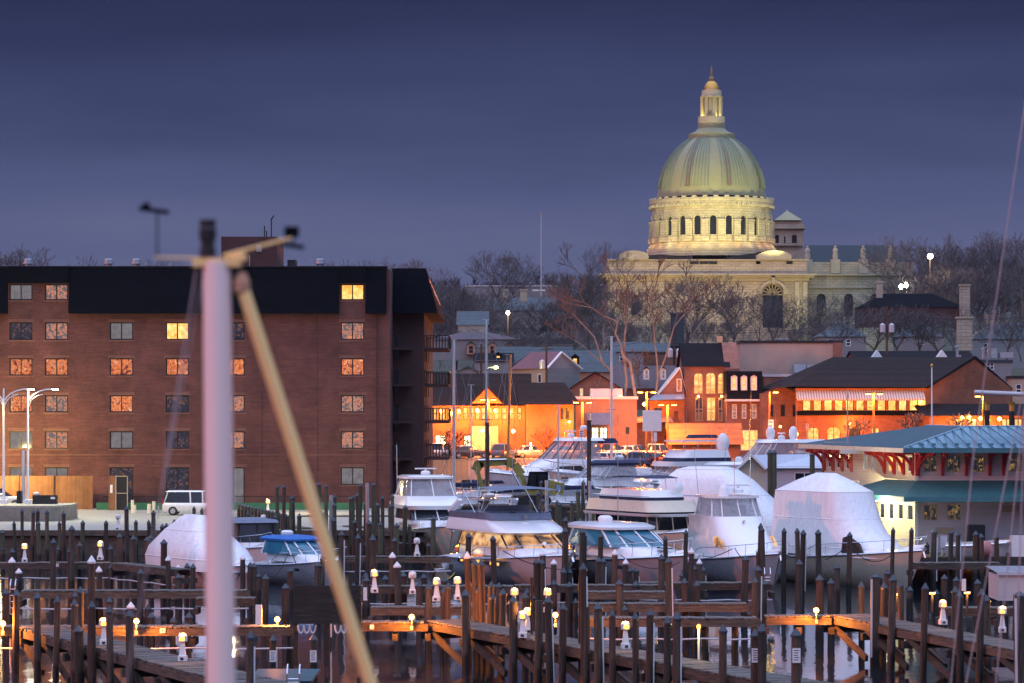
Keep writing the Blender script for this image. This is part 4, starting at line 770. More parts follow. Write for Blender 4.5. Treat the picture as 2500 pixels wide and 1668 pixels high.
for rr_ in (.55, 1.0): 
    pts = [c_+V((r*rr_*cos(pi*i/16), 0, r*rr_*sin(pi*i/16))) for i in range(17)]; [m.beam(a, b, .25, .25) for a, b in zip(pts, pts[1:])]
m.build('window_tracery', 'trimst', ch, ch)
m = MB(); pts = [c_+V((r*1.28*cos(pi*i/16), -1.4, r*1.28*sin(pi*i/16))) for i in range(17)]; [m.beam(a, b, 1.1, .6) for a, b in zip(pts, pts[1:])]
m.box(bx(1883), bx(1891), by-1, by, bz(694), bz(672)); m.build('arch_surround', 'trimst', ch, ch)
pane(MB(), (bx(1484), by, 8), U, bx(1540)-bx(1484), bx(1562)-bx(1484), bz(770)-8, bz(720)-8, 1.0, True).build('window', 'w_plain', ch, ch)
m = MB(); m.box(bx(1462), bx(1993), by-1.6, by+30, bz(673), bz(669)); m.box(bx(1468), bx(1987), by-1.0, by+30, bz(678), bz(673.2)); m.box(bx(1480), bx(1975), by-.4, by-.003, bz(686), bz(678.2)); m.box(bx(1480), bx(1974), by-.35, by-.003, bz(636), bz(633.2)); m.build('cornice', 'trimst', ch, ch)
m = MB()
for i in range(60): x = bx(1482)+i*(bx(1972)-bx(1482))/59; m.box(x-.17, x+.17, by-.75, by-.41, bz(681.5), bz(678.2))
m.build('cornice_moulding', 'trimst', ch, ch)['kind'] = 'stuff'
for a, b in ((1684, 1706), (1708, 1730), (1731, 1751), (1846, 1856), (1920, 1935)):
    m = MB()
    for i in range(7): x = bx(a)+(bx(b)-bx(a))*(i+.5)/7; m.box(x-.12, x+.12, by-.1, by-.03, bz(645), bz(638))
    m.build('baluster_shade_strip', Mt['painted_shadow_gap'], ch, ch)  # dark strips painted on as the shaded slots between balusters
for a, b in ((1511, 1583), (1849, 1932)):
    m = MB(); xc, rr_ = (bx(a)+bx(b))/2, (bx(b)-bx(a))/2; h_ = bz(612)-bz(626)
    m.rings([[V((xc+rr_*cos(pi*i/14), yy, bz(626)+h_*sin(pi*i/14))) for i in range(15)]+[V((xc-rr_, yy, bz(634))), V((xc+rr_, yy, bz(634)))] for yy in (by-.5, by+12)], True, True, True); m.build('arched_pediment', 'trimst', ch, ch, 30)
m = MB(); m.poly((bx(1600), by+1, bz(634)), (bx(1583), by+12, bz(616)), (bx(1700), by+14, bz(610)), (bx(1690), by+1, bz(634))); m.poly((bx(1780), by+1, bz(634)), (bx(1775), by+14, bz(610)), (bx(1890), by+12, bz(605)), (bx(1860), by+1, bz(634))); m.box(bx(1484), bx(1970), by+.5, by+38, bz(637), bz(634)); m.build('apse_roof', 'slate', ch, ch)
# pilasters on base
for px in (1500, 1530, 1580, 1610, 1940, 1960):
    m = MB(); m.box(bx(px), bx(px+11), by-.5, by-.003, 8, bz(688)); m.build('pilaster', 'trimst', ch, ch)
# nave to the right with roof and statues
ny = CD+4; nx = lambda px: X(px, ny); nz = lambda r: Z(r, ny)
m = MB(); no = [(nx(a)-nx(1972), nx(b)-nx(1972), nz(772)-8, nz(717)-8, 1) for a, b in ((1994, 2016), (2061, 2083), (2125, 2147), (2190, 2205))]
wall(m, (nx(1972), ny, 8), U, nx(2232)-nx(1972), nz(640)-8, no, .8); m.poly((nx(2232), ny, 8), (nx(2232), ny+25, 8), (nx(2232), ny+25, nz(640)), (nx(2232), ny, nz(640))); nv = m.build('nave', 'stone', ch, ch)
for q in no: pane(MB(), (nx(1972), ny, 8), U, *q[:4], .6, True).build('window', 'w_plain', nv, ch)
m = MB(); m.box(nx(1972), nx(2238), ny-.8, ny+.2, nz(673), nz(669)); m.box(nx(1972), nx(2234), ny-.4, ny-.01, nz(703), nz(699)); m.build('cornice', 'trimst', nv, ch)
m = MB(); m.poly((nx(1965), ny+2, nz(641)), (nx(2236), ny+2, nz(641)), (X(2155, ny+14), ny+14, Z(599, ny+14)), (X(1965, ny+14), ny+14, Z(599, ny+14))); m.poly((nx(2236), ny+2, nz(641)), (nx(2236), ny+26, nz(641)), (X(2155, ny+14), ny+14, Z(599, ny+14))); m.build('nave_roof', lined('nave_standing_seam', (.012, .024, .029), 'x', .9, .3, .5, .55, .1), nv, ch)
for i, px in enumerate((1971, 2039, 2107, 2173)):
    m = MB(); c_ = (nx(px), ny-.2, 0); m.box(nx(px)-1, nx(px)+1, ny-.9, ny+.6, nz(668), nz(634)); 
    m.lathe([(.55, nz(634)), (.62, nz(625)), (.5, nz(616)), (.62, nz(612)), (.5, nz(608)), (.22, nz(606)), (.34, nz(603.5)), (.28, nz(601.5)), (.05, nz(600))], c_, 10); m.build('roof_statue', 'trimst', nv, ch, 50)
# small bell tower behind
ty = CD+45; tx = lambda px: X(px, ty); tz = lambda r: Z(r, ty)
tw = [(tx(a)-tx(1887), tx(b)-tx(1887), tz(594)-tz(600), tz(r)-tz(600), 1) for a, b, r in ((1892, 1902, 573), (1933, 1946, 573))]+[(tx(1914)-tx(1887), tx(1918)-tx(1887), .6, 2.2)]
m = MB(); wall(m, (tx(1887), ty, tz(600)), U, tx(1962)-tx(1887), tz(548)-tz(600), tw, .8); m.box(tx(1882), tx(1967), ty-.8, ty+6.5, tz(559), tz(556)); m.box(tx(1890), tx(1959), ty+.3, ty+6, tz(556)+.01, tz(540)); m.box(tx(1887)-.01, tx(1962)+.01, ty+.8, ty+6, 8, tz(548)); bt = m.build('bell_tower', 'stone', ch, ch)
for q in tw: pane(MB(), (tx(1887), ty, tz(600)), U, *q[:4], .7, len(q) > 4).build('window', 'w_plain', bt, ch)
m = MB(); xm_ = (tx(1887)+tx(1962))/2; m.rings([[V((xm_+a*(tx(1956)-tx(1887))/2*s_, ty+3+b*3.4*s_, z_)) for a, b in ((-1, -1), (1, -1), (1, 1), (-1, 1))] for s_, z_ in ((1, tz(538)), (.08, tz(514)), (.02, tz(509)))], True, True, True); m.build('tower_roof', 'copper', bt, ch)
# floodlights
for i in range(14):
    a = pi+pi*(i+.5)/14; p = V((cc[0]+(RD+1.6)*cos(a), cc[1]+(RD+1.6)*sin(a), cz(602))); light(p, 80, (1, .5, .12) if i % 3 else (1, .7, .3), .3)
for px, dy, pw in ((1480, -30, 9000), (1620, -42, 12000), (1800, -42, 12000), (1960, -32, 6500)):
    light((X(px, CD), CD+dy, 26), pw, (1, .7, .26), .6, 'SPOT', (X(px*.6+1737*.4, CD), CD, 52), 80)
for px, dy in ((1560, -14), (1915, -14), (1737, -22)): light((X(px, CD), CD+dy-2, 42), 15500, (1, .92, .34), .5, 'SPOT', (cc[0], cc[1], 66), 70)
for i in range(4): a = 2*pi*i/4+.8; light((cc[0]+27*pr*cos(a), cc[1]+27*pr*sin(a), cz(293)), 300, (1, .82, .2), .2)
light((X(2010, 600), 600, 22), 2500, (.7, 1, .45), .4, 'SPOT', (X(2060, 624), 624, 35), 100)
# ------------------------------------------------------------------ bare winter trees
Mt.update(bark=M('bark', (.13, .105, .085), .9, var=.35, scale=1.5), bark_p=M('pale_bark', (.19, .18, .17), .85, var=.5, scale=.8), twig=M('twigs', (.10, .085, .085), .95, var=.3, scale=.3),
          twig_o=M('rust_twigs', (.16, .07, .03), .95, var=.3, scale=.5), twig_d=M('far_twigs', (.09, .085, .10), .95, var=.3, scale=.2), leaf=M('evergreen', (.03, .05, .025), .9, var=.5, scale=.6))
def tree_mesh(h=16, seed=1, spread=.55, lim=4, depth=7, r0=.3, twr=.035, fork=.2, crook=.22, narrow=1.):
    rg = random.Random(seed); tr, cr = MB(), MB()
    def rec(p, d, L_, r, k):
        m = tr if k >= depth-1 else cr; n = 2 if k > 1 else 1
        for i in range(n):
            d2 = (d+V((rg.uniform(-1, 1), rg.uniform(-1, 1), rg.uniform(-.5, .7)))*crook).normalized()
            q = p+d2*(L_/n); r1 = r*(.84 if k > 0 else .5); m.tube(p, q, max(r, twr), max(r1, twr), n=5 if k >= depth-2 else 3, cap=False); p, r, d = q, r1, d2
            if 1 < k < depth and rg.random() < .75:
                a = rg.uniform(0, 6.28); rec(p, (d*.7+V((cos(a), sin(a), .1))*rg.uniform(.7, 1.1)).normalized(), L_*rg.uniform(.45, .65), r*.5, max(0, k-3))
        if k <= 0: return
        nb = lim if k == depth else 2
        base = rg.uniform(0, 6.28)
        for i in range(nb):
            a = base+2*pi*i/nb+rg.uniform(-.5, .5); s = spread*rg.uniform(.45, 1.3)*(1.25 if k == depth else 1)
            d3 = (d+V((cos(a), sin(a), 0))*s+V((0, 0, .12))).normalized(); rec(p, d3, L_*rg.uniform(.68, .92), r*rg.uniform(.56, .74), k-1)
    rec(V((0, 0, -.5)), V((0, 0, 1)), h*fork, r0, depth)
    zs = [v[2] for v in cr.v]; s = h/max(zs)
    for b in (tr, cr): b.v = [(v[0]*s*narrow, v[1]*s*narrow, v[2]*s) for v in b.v]
    return tr, cr
def tree(label, x, y, z, h, seed, bark='bark', tw='twig', group='bare trees on the hill', **k):
    tr, cr = tree_mesh(h, seed, **k); r = thing('bare_tree', (x, y, z), label, 'tree', group)
    tr.build('trunk', bark, r); cr.build('crown', tw, r); return r
protos = [tree('', 0, 0, 0, 16, s, spread=sp, depth=8, lim=l, fork=f, twr=.024) for s, sp, l, f in ((3, .6, 4, .2), (5, .5, 3, .25), (8, .75, 4, .16), (11, .5, 5, .18), (21, .65, 3, .22))]
def at_tree(px, top, d, i, label, base=None, wk=1., **k):
    zt = Z(top, d); z = gh(X(px, d), d) if base is None else Z(base, d); h = zt-z
    o = protos[i] if not at_tree.used[i] else dup(protos[i], (0, 0, 0)); at_tree.used[i] = True
    o.location = (X(px, d), d, z); o.rotation_euler = (0, 0, rnd.uniform(0, 6.28)); s = h/16; o.scale = (s*wk, s*wk, s); o['label'] = label; return o
at_tree.used = [False]*5
# named spots first, then belts with running labels
named = [(1215, 610, 680, 0, 'bare oak with rounded crown standing against the sky beside the tall flagpole', 760), (1262, 612, 690, 2, 'wide bare oak touching the flagpole, partner of the rounded oak', 760),
 (1465, 588, 560, 1, 'tall thin bare tree rising above the wall at the chapel corner', 760), (1430, 640, 520, 3, 'pale lit bare tree just beside the tall thin one by the chapel', 830), (1380, 655, 520, 4, 'lit bare tree with spreading twigs west of the chapel', 830),
 (2190, 575, 585, 0, 'bare tree behind the glaring lamp beside the nave', 780), (2265, 580, 590, 2, 'bare tree just east of the glaring lamp', 780), (2330, 568, 600, 3, 'tall rounded bare tree breaking the skyline beyond the lamp', 780),
 (2400, 562, 600, 1, 'tallest bare tree of the eastern skyline clump', 780), (2450, 566, 610, 4, 'broad bare tree at the end of the eastern skyline clump', 780), (2500, 560, 600, 0, 'bare tree cut by the photo edge on the skyline', 780),
 (60, 592, 330, 2, 'broad bare tree peeking over the hotel roof at its far end', 760), (5, 612, 330, 0, 'bare tree cut by the photo edge above the hotel roof', 760), (215, 622, 430, 3, 'small bare tree peeking over the roof between the roof vents', 800),
 (170, 636, 430, 1, 'lowest bare treetop peeking over the roof near the first vent', 800), (405, 622, 400, 4, 'bare treetop above the hotel roof left of the mast', 800), (830, 632, 430, 0, 'bare treetop behind the roof hatch of the hotel', 800),
 (960, 624, 420, 2, 'bare treetop above the roof over the lit attic window', 800), (1020, 632, 430, 4, 'bare treetop at the end of the hotel roofline', 800)]
for px, top, d, i, lb, bs in named: at_tree(px, top, d, i, lb, bs)
belts = [('before the floodlit chapel wall', [(1495, 690), (1545, 690), (1610, 710), (1672, 668), (1730, 715), (1790, 700), (1850, 712), (1884, 702), (1905, 728), (1945, 745), (2010, 715)], 545, 860),
 ('lower down the slope below the chapel', [(1475, 760), (1535, 775), (1590, 785), (1650, 770), (1710, 775), (1770, 770), (1830, 785), (1895, 790), (1950, 790), (2000, 780), (2045, 780)], 500, 880),
 ('on the wooded slope east of the nave', [(2150, 700), (2205, 665), (2250, 640), (2300, 650), (2345, 640), (2395, 645), (2440, 640), (2490, 635)], 560, 820),
 ('among the slate roofs east of the chapel', [(2060, 750), (2140, 735), (2190, 745), (2240, 740), (2290, 760), (2320, 745), (2410, 760), (2455, 750), (2495, 770)], 455, 880),
 ('in the dim wood between hotel and flagpole', [(1072, 680), (1100, 690), (1135, 688), (1165, 700), (1195, 705), (1090, 740), (1130, 760), (1180, 740), (1225, 765), (1260, 770), (1300, 745), (1335, 715), (1365, 735), (1400, 745), (1440, 725)], 540, 860),
 ('among the roofs behind the restaurant', [(1075, 850), (1110, 800), (1150, 815), (1290, 800), (1330, 805), (1370, 800), (1420, 790), (1460, 800)], 445, 900)]
for nm, L_, d, bs in belts:
    for j, (px, top) in enumerate(L_): at_tree(px+rnd.uniform(-5, 5), top, d+rnd.uniform(-14, 14), rnd.randrange(5), f'{ORD[j]} bare brown tree from the hotel side {nm}', bs, 1.25)
# big pale sycamores in front of the town
def limb_tree(label, d, pts_list, tseed, rr=.3, twigs=True):
    r = thing('sycamore_tree', W(pts_list[0][0][0], pts_list[0][0][1], d), label, 'tree'); tm, cr = MB(), MB(); rg = random.Random(tseed)
    def tw(p, dr, L_, k):
        q = p+dr*L_; cr.tube(p, q, .02+.014*k, .016+.011*k, n=3, cap=False)
        if k == 0: return
        for _ in range(3 if k > 1 else 2): tw(q, (dr+V((rg.uniform(-1, 1), rg.uniform(-.8, .8), rg.uniform(-.5, .9)))*.75).normalized(), L_*rg.uniform(.6, .85), k-1)
    for L_, (w0, w1) in pts_list_w(pts_list):
        P_ = [W(a, b, d+c) for a, b, c in L_]; n = len(P_)-1
        for i in range(n): 
            ra, rb = .55*(w0+(w1-w0)*i/n), .55*(w0+(w1-w0)*(i+1)/n); tm.tube(P_[i], P_[i+1], ra, rb, n=7)
            if twigs and i >= n//2: tw(P_[i+1], (P_[i+1]-P_[i]).normalized(), 1.5, 4)
    tm.build('trunk', 'bark_p', r, r, 60); cr.build('crown', 'twig', r, r)
def pts_list_w(L_): 
    out = []
    for j, l in enumerate(L_): w_ = l[0][3]; out.append(([(p[0], p[1], p[2]) for p in l], (w_, w_*.35)))
    return out
limb_tree('tall crooked pale sycamore with two winding trunks behind the plum roof', 362, [[(1553, 975, 0, .42), (1545, 930, 0), (1538, 885, 0), (1520, 868, 0), (1515, 840, 0), (1502, 815, 0), (1508, 785, 0), (1524, 765, 1), (1528, 735, 1)],
   [(1525, 975, 1, .36), (1530, 930, 1), (1524, 880, 1), (1525, 820, 1), (1530, 780, 1), (1524, 745, 0), (1500, 690, 0)], [(1508, 785, 0, .16), (1470, 770, 0), (1445, 752, -1), (1410, 745, -1)], [(1528, 790, 1, .16), (1560, 765, 1), (1590, 740, 1), (1600, 700, 0)]], 4)
limb_tree('leaning pale sycamore limb above the grey gable and pale mast', 366, [[(1490, 905, 0, .3), (1470, 885, 0), (1460, 850, 0), (1452, 825, 0), (1435, 805, 0), (1415, 785, 0), (1398, 765, 0)], [(1470, 885, 0, .16), (1440, 862, 0), (1425, 845, 1), (1400, 830, 1)]], 9)
limb_tree('forked pale sycamore beside the transformer pole', 364, [[(1601, 965, 0, .3), (1606, 920, 0), (1604, 880, 0), (1598, 830, 0), (1595, 785, 0), (1588, 740, 0)], [(1606, 920, 0, .24), (1622, 880, 0), (1635, 838, 0), (1645, 800, 0), (1668, 770, 0), (1700, 745, 0)]], 15)
limb_tree('pale branching sycamore over the steep black roof', 392, [[(1690, 850, 0, .22), (1692, 815, 0), (1715, 785, 0), (1740, 765, 0), (1765, 750, 0)], [(1690, 850, 0, .2), (1686, 800, 0), (1688, 740, 0), (1680, 700, 0)]], 22)
limb_tree('thick floodlit dead limb leaning beside the chapel corner', 520, [[(1455, 725, 0, .45), (1445, 700, 0), (1432, 680, 0), (1412, 665, 0), (1398, 648, 0)], [(1432, 680, 0, .2), (1445, 660, 0), (1458, 645, 0)]], 31)
# small street trees and evergreens
for px, top, bs, d, s, lb, tw_ in ((1110, 1045, 1120, 330, 41, 'small bare street tree glowing orange before the restaurant porch', 'twig_o'), (1330, 1040, 1120, 332, 42, 'small bushy bare tree against the orange annex wall', 'twig_o'), (1562, 845, 930, 378, 43, 'rust leaved small tree behind the plum roof', 'twig_o'),
     (2235, 1005, 1060, 325, 44, 'low bare tree above the teal roof beside the flagpole', 'twig'), (2345, 1005, 1070, 325, 45, 'low bare tree before the pavilion lamps', 'twig'), (2075, 1015, 1090, 335, 46, 'thin bare tree before the market hall wall', 'twig')):
    z = Z(bs, d); t = tree(lb, X(px, d), d, z, Z(top, d)-z, s, 'bark', tw_, 'small street trees', depth=5, r0=.12, twr=.03, spread=.8)
# far-off wood on the hills: one mass
wd = MB(); rg = random.Random(99)
for i in range(210):
    d = rg.uniform(720, 1000); px = rg.choice([rg.uniform(1020, 1500), rg.uniform(-40, 1100), rg.uniform(1950, 2540)]); x = X(px, d); z = gh(x, d)
    top = 668+rg.uniform(0, 30)+(8 if px < 1300 else 0)-(45 if px > 2250 else 0); h = max(6, Z(top, d)-z)
    for j in range(70):
        a = rg.uniform(0, 6.28); t = rg.uniform(0, 1)**.7; r = h*.30*sin(pi*min(1, t*.9+.12)); p = V((x+cos(a)*r*rg.random(), d+sin(a)*r*rg.random(), z+h*(.15+.78*t)))
        for q in range(2):
            e = p+V((rg.uniform(-1, 1), rg.uniform(-1, 1), rg.uniform(.2, 1.6)))*h*.09; wd.tube(p, e, .22, .06, n=3, cap=False)
wo = wd.build('woods', 'twig_d'); wo['kind'] = 'stuff'
hl = MB(); n = 40
top = [(-900+i*60, Z(705+10*sin(i*1.3)+6*sin(i*3.1), 1010)) for i in range(n)]
for (a, za), (b, zb) in zip(top, top[1:]): hl.poly((a, 1010, 0), (b, 1010, 0), (b, 1010, za), (a, 1010, za)); hl.poly((a, 1010, za), (b, 1010, zb), (b, 1500, zb), (a, 1500, za))
hl = MB(); hl.rings([[V((x, 1010, 20)), V((x, 1040, z)), V((x, 1400, z+4)), V((x, 1500, 20))] for x, z in top], False); struct(hl.build('hills', 'grass', smooth=60))
# ------------------------------------------------------------------ boats
def sec(z, xb, xf, hw, fr, n=10, pw=.8):
    """one deck-level outline: square stern corners, rounded front"""
    out = [V((xb, -hw*.94, z)), V((xb+.12, -hw, z))]
    for i in range(n+1):
        a = -pi/2+pi*i/n; out.append(V((xf-fr+fr*abs(cos(a))**pw, hw*(abs(sin(a))**pw)*(1 if a > 0 else -1), z)))
    return out+[V((xb+.12, hw, z)), V((xb, hw*.94, z))]
def tier(root, name, mat, secs, cap0=False, cap1=True, smooth=40, parent=None):
    m = MB(); m.rings([sec(*s) for s in secs], True, cap0, cap1); return m.build(name, mat, parent or root, smooth=smooth)
def hull(root, Ln, B, fs, fb, mh='gel', md='gel', boot='navy', stripe=None, rail=True, wl=.10, flare=.72):
    N = 18; h0 = -Ln/2; st = []
    hbf = lambda t: B/2*(.9+.1*min(1, t*3))*max(0, 1-max(0, (t-.35)/.65)**2.3)**.8
    sh = lambda t: fs+(fb-fs)*t**1.8
    for i in range(N+1):
        t = i/N; hb = max(hbf(t), .03); z = sh(t); rk = t**3; xd = h0+Ln*t; xc = h0+Ln*(t*(1-.08*rk)); xk = h0+Ln*(t*(1-.16*rk))
        c = hb*(flare-.25*t); zc = .12+.45*t*t
        st.append([V((xd, -hb, z)), V((xd*.5+xc*.5, -(hb*.6+c*.4), z*.5+zc*.5)), V((xc, -c, zc)), V((xk, 0, -.6+.3*rk)), V((xc, c, zc)), V((xd*.5+xc*.5, hb*.6+c*.4, z*.5+zc*.5)), V((xd, hb, z))])
    m = MB(); m.rings(st, False); m.add(st[0], [tuple(range(7))]); hu = m.build('hull', mh, root, smooth=50)
    m = MB(); m.rings([[s[0]+V((0, .05, .02)), V((s[0].x, 0, s[0].z+.1+.04*B)), s[6]+V((0, -.05, .02))] for s in st], False); m.build('deck', md, root, smooth=30)
    m = MB(); 
    for sd in (0, 6): m.path([s[sd]+V((0, 0, -.02)) for s in st], .06, 6)
    m.build('rub_rail', 'chrome' if not stripe else stripe, hu)
    if rail:
        m = MB(); hr = .68; tops = {}
        for sd, sg in ((0, 1), (6, -1)):
            pts = [s[sd]+V((.15 if i > 10 else 0, .08*sg, hr*min(1, (i-5)/3))) for i, s in enumerate(st) if i >= 5]; pts[-1] = V((st[-1][0].x+.35, 0, st[-1][0].z+hr+.1)); m.path(pts, .022, 5)
            for i in range(7, N, 2): m.tube(st[i][sd]+V((0, .08*sg, 0)), st[i][sd]+V((.1, .08*sg, hr)), .016, n=4)
        m.build('bow_rail', 'chrome', root)
    m = MB(); e = st[-1][0]; m.box(e.x-.9, e.x+.1, -.12, .12, e.z+.0, e.z+.12); m.tube((e.x-.1, 0, e.z-.05), (e.x+.12, 0, e.z-.45), .07); m.build('anchor', 'chrome', root)
    return st
def rakeglass(root, secs, mat, nm=6, fmat='gel', name='windscreen'):
    g = tier(root, name, mat, secs, cap1=False, smooth=40); m = MB(); a, b = sec(*secs[0]), sec(*secs[1])
    idx = [1, 3, 5, 7, 9, 11, 12] if nm > 5 else [1, 4, 7, 10, 12]
    for i in idx: m.beam(a[i], b[i], .07, .07)
    m.build('mullion', fmat, g); return g
def radar(root, x, y, z, mt='white', arm=False):
    m = MB(); m.lathe([(.3, z), (.34, z+.08), (.34, z+.2), (.24, z+.3), (.02, z+.32)], (x, y, 0), 14); o_ = m.build('radar_dome', mt, root, smooth=30)
    if arm: m = MB(); m.box(x-.1, x+.1, y-.75, y+.75, z+.42, z+.52); m.tube((x, y, z+.3), (x, y, z+.42), .08); m.build('radar_arm', mt, root)
def boat(name, label, px, d, phi, cat='boat', flip=False):
    return thing(name, (X(px, d), d, 0), label, cat, None, R(-phi))
# B2 flybridge yacht
def yacht_fly(px, d, phi, label, s=1., bimini=True, coam='gcanvas', wm='w_warmglass', encl=False, top=True):
    b = boat('motor_yacht', label, px, d, phi); hull(b, 12.2, 4.2, 1.35, 2.1, rail=True)
    tier(b, 'coachroof', 'gel', [(1.7, -4.3, 4.6, 1.55, 3.2), (2.15, -4.3, 3.7, 1.5, 2.8), (2.3, -4.3, 3.2, 1.45, 2.5)])
    rakeglass(b, [(2.3, -4.2, 2.9, 1.62, 1.6), (3.05, -4.0, 1.7, 1.5, 1.3)], wm, 6, 'darkm')
    tier(b, 'flybridge', 'gel', [(3.05, -5.0, 2.0, 1.72, 1.5), (3.2, -5.2, 2.2, 1.9, 1.5), (3.45, -5.2, 1.9, 1.9, 1.4), (3.95, -5.1, .6, 1.75, 1.1)], cap0=True)
    m = MB(); m.rings([sec(3.95, -5.0, .75, 1.78, 1.1), sec(4.35, -5.0, .45, 1.84, 1.1)], True); m.build('fly_windscreen', coam, b, smooth=40)
    m = MB(); m.box(-3.9, -3.0, -1.3, 1.3, 3.955, 4.3); m.box(-1.8, -1.0, -1.2, -.1, 3.955, 4.4); m.box(-1.8, -1.0, .2, 1.3, 3.955, 4.4); m.box(-2.0, -1.8, -1.2, 1.3, 3.955, 4.75); m.build('seat', 'gcanvas', b)
    m = MB()
    for sy in (-1, 1): m.beam((-4.9, 1.7*sy, 4.3), (-4.0, 1.5*sy, 5.05), .35, .16); 
    m.beam((-4.0, -1.5, 5.05), (-4.0, 1.5, 5.05), .3, .14); m.build('radar_arch', 'gel', b)
    radar(b, -3.9, 0, 5.15, arm=top)
    if bimini:
        m = MB(); m.rings([[V((-3.2+4.2*i/8, y, 5.75+.14*sin(pi*i/8)+(.12 if abs(y) < 1 else 0))) for i in range(9)] for y in (-1.7, -.6, .6, 1.7)], False); m.build('bimini', 'gcanvas', b, smooth=50)
        m = MB()
        for sy in (-1.7, 1.7):
            for x0, x1 in ((-3.2, -1.6), (-1.1, -1.6), (1.0, -1.0), (-.2, -1.2)): m.tube((x0, sy, 5.75), (x1, sy, 4.2), .025, n=5)
        m.build('bimini_frame', 'chrome', b)
    m = MB()
    for sy in (-1, 1): m.extr([V((-3.2, 2.0*sy, 1.15)), V((1.5, 2.0*sy, 1.22)), V((2.6, 1.72*sy, 1.5)), V((-3.2, 2.02*sy, 1.45))], (0, .03*sy, 0))
    m.build('hull_window', 'tint', b)
    m = MB()
    for sy in (-1,):
        for x0, x1 in ((-2.8, -2.5), (-1.0, -.3), (.9, 2.0)): m.box(x0, x1, 2.035*sy-.02, 2.035*sy+.0, 1.22, 1.40)
    m.build('lit_porthole', 'w_yl', b)
    m = MB(); m.box(-6.7, -6.0, -1.9, 1.9, .35, .5); m.build('swim_platform', 'gel', b)
    m = MB(); m.tube((2.6, 0, 2.5), (2.9, 0, 2.6), .1); m.box(.62, .72, -.16, .16, 3.98, 4.2); m.build('searchlight', 'chrome', b)
    return b
Mt['w_warmglass'] = glow_pane('warm_windscreen', [(.34, (.08, .06, .06)), (.48, (.7, .32, .11)), (.62, (1, .62, .3)), (.75, (.4, .25, .18))], .85, False, 1.3)
y1 = yacht_fly(1262, 153, 66, 'white flybridge motor yacht with grey bimini and glowing windscreen in mid marina')
# B1 enclosed flybridge seen bow-on
b = boat('motor_yacht', 'white motor yacht with clear vinyl enclosed flybridge beside the hotel corner', 1052, 184, 76); hull(b, 12.5, 4.3, 1.6, 2.4, 'cream')
tier(b, 'coachroof', 'gel', [(1.9, -4.5, 4.4, 1.6, 3.0), (2.45, -4.5, 3.3, 1.5, 2.4)])
tier(b, 'cabin', 'gel', [(2.3, -4.6, 2.0, 1.85, 1.5), (2.6, -4.6, 1.9, 1.85, 1.5)]); rakeglass(b, [(2.6, -4.5, 1.85, 1.83, 1.4), (3.4, -4.5, .9, 1.72, 1.2)], 'tint', 5)
tier(b, 'flybridge', 'gel', [(3.4, -5.2, 1.3, 1.95, 1.2), (3.7, -5.3, 1.4, 2.1, 1.2), (4.4, -5.0, .3, 1.9, 1.0)], cap0=True)
rakeglass(b, [(4.4, -4.2, .2, 1.85, .9), (5.7, -3.9, -.8, 1.6, .7)], 'acry', 5, 'white', 'vinyl_enclosure')
tier(b, 'hardtop', 'gel', [(5.7, -4.3, -.6, 1.75, .7), (5.85, -4.3, -.6, 1.75, .7), (5.98, -3.9, -.9, 1.45, .6)], cap0=True); radar(b, -2.6, 0, 6.0, arm=True)
m = MB(); m.tube((-4.3, -1.7, 4.5), (-4.5, -1.7, 8.3), .035, n=5); m.build('antenna', 'steel', b)
m = MB(); m.box(-1.4, -1.2, -.9, .9, 4.4, 4.9); m.build('seat', 'inner', b)
# express cruiser B3
def express(label, px, d, phi, Ln=10.5, B=3.5, hm='hullgrey', glass='glassb', top='gel', topm=True, s=1, name='cabin_cruiser', canvas=None):
    b = boat(name, label, px, d, phi); hull(b, Ln, B, 1.15, 1.75, hm); k = Ln/10.5
    tier(b, 'coachroof', 'gel', [(1.45, -3.2*k, 4.0*k, 1.35*B/3.5, 3*k), (1.85, -3.2*k, 2.9*k, 1.3*B/3.5, 2.4*k), (1.95, -3.2*k, 2.2*k, 1.25*B/3.5, 2*k)])
    rakeglass(b, [(1.9, -3.6*k, 1.7*k, 1.5*B/3.5, 1.7*k), (2.7, -3.4*k, .1*k, 1.3*B/3.5, 1.1*k)], glass, 6, 'gel')
    tier(b, 'hardtop' if not canvas else 'canvas_top', canvas or 'gel', [(2.7, -4.0*k, .35*k, 1.42*B/3.5, 1.1*k), (2.82, -4.1*k, .35*k, 1.45*B/3.5, 1.1*k), (2.98, -3.6*k, -.3*k, 1.15*B/3.5, .8*k)], cap0=True)
    radar(b, -2.6*k, 0, 2.98); m = MB()
    for sy in (-1, 1): m.box(1.6*k, 2.1*k, (B/2-.1)*sy-.04, (B/2-.1)*sy+.04, .95, 1.12)
    m.build('porthole', 'tint', b)
    m = MB(); m.beam((2.9*k, -.3, 1.98), (3.3*k, .3, 1.93), .5, .05); m.build('deck_hatch', 'tint', b)
    m = MB(); m.tube((1.4*k, .5, 2.15), (.5*k, -.1, 2.5), .025, n=4); m.tube((1.35*k, -.6, 2.1), (.5*k, -1.0, 2.5), .025, n=4); m.build('wiper', 'black', b)
    return b
express('white express cruiser with rounded hardtop and blue tinted windscreen beside the green canvas', 1532, 150, 64)
express('small white cruiser with bright blue canvas top among the piles', 738, 151, 55, 7.6, 2.8, 'hullgrey', 'glassb', canvas='blue')
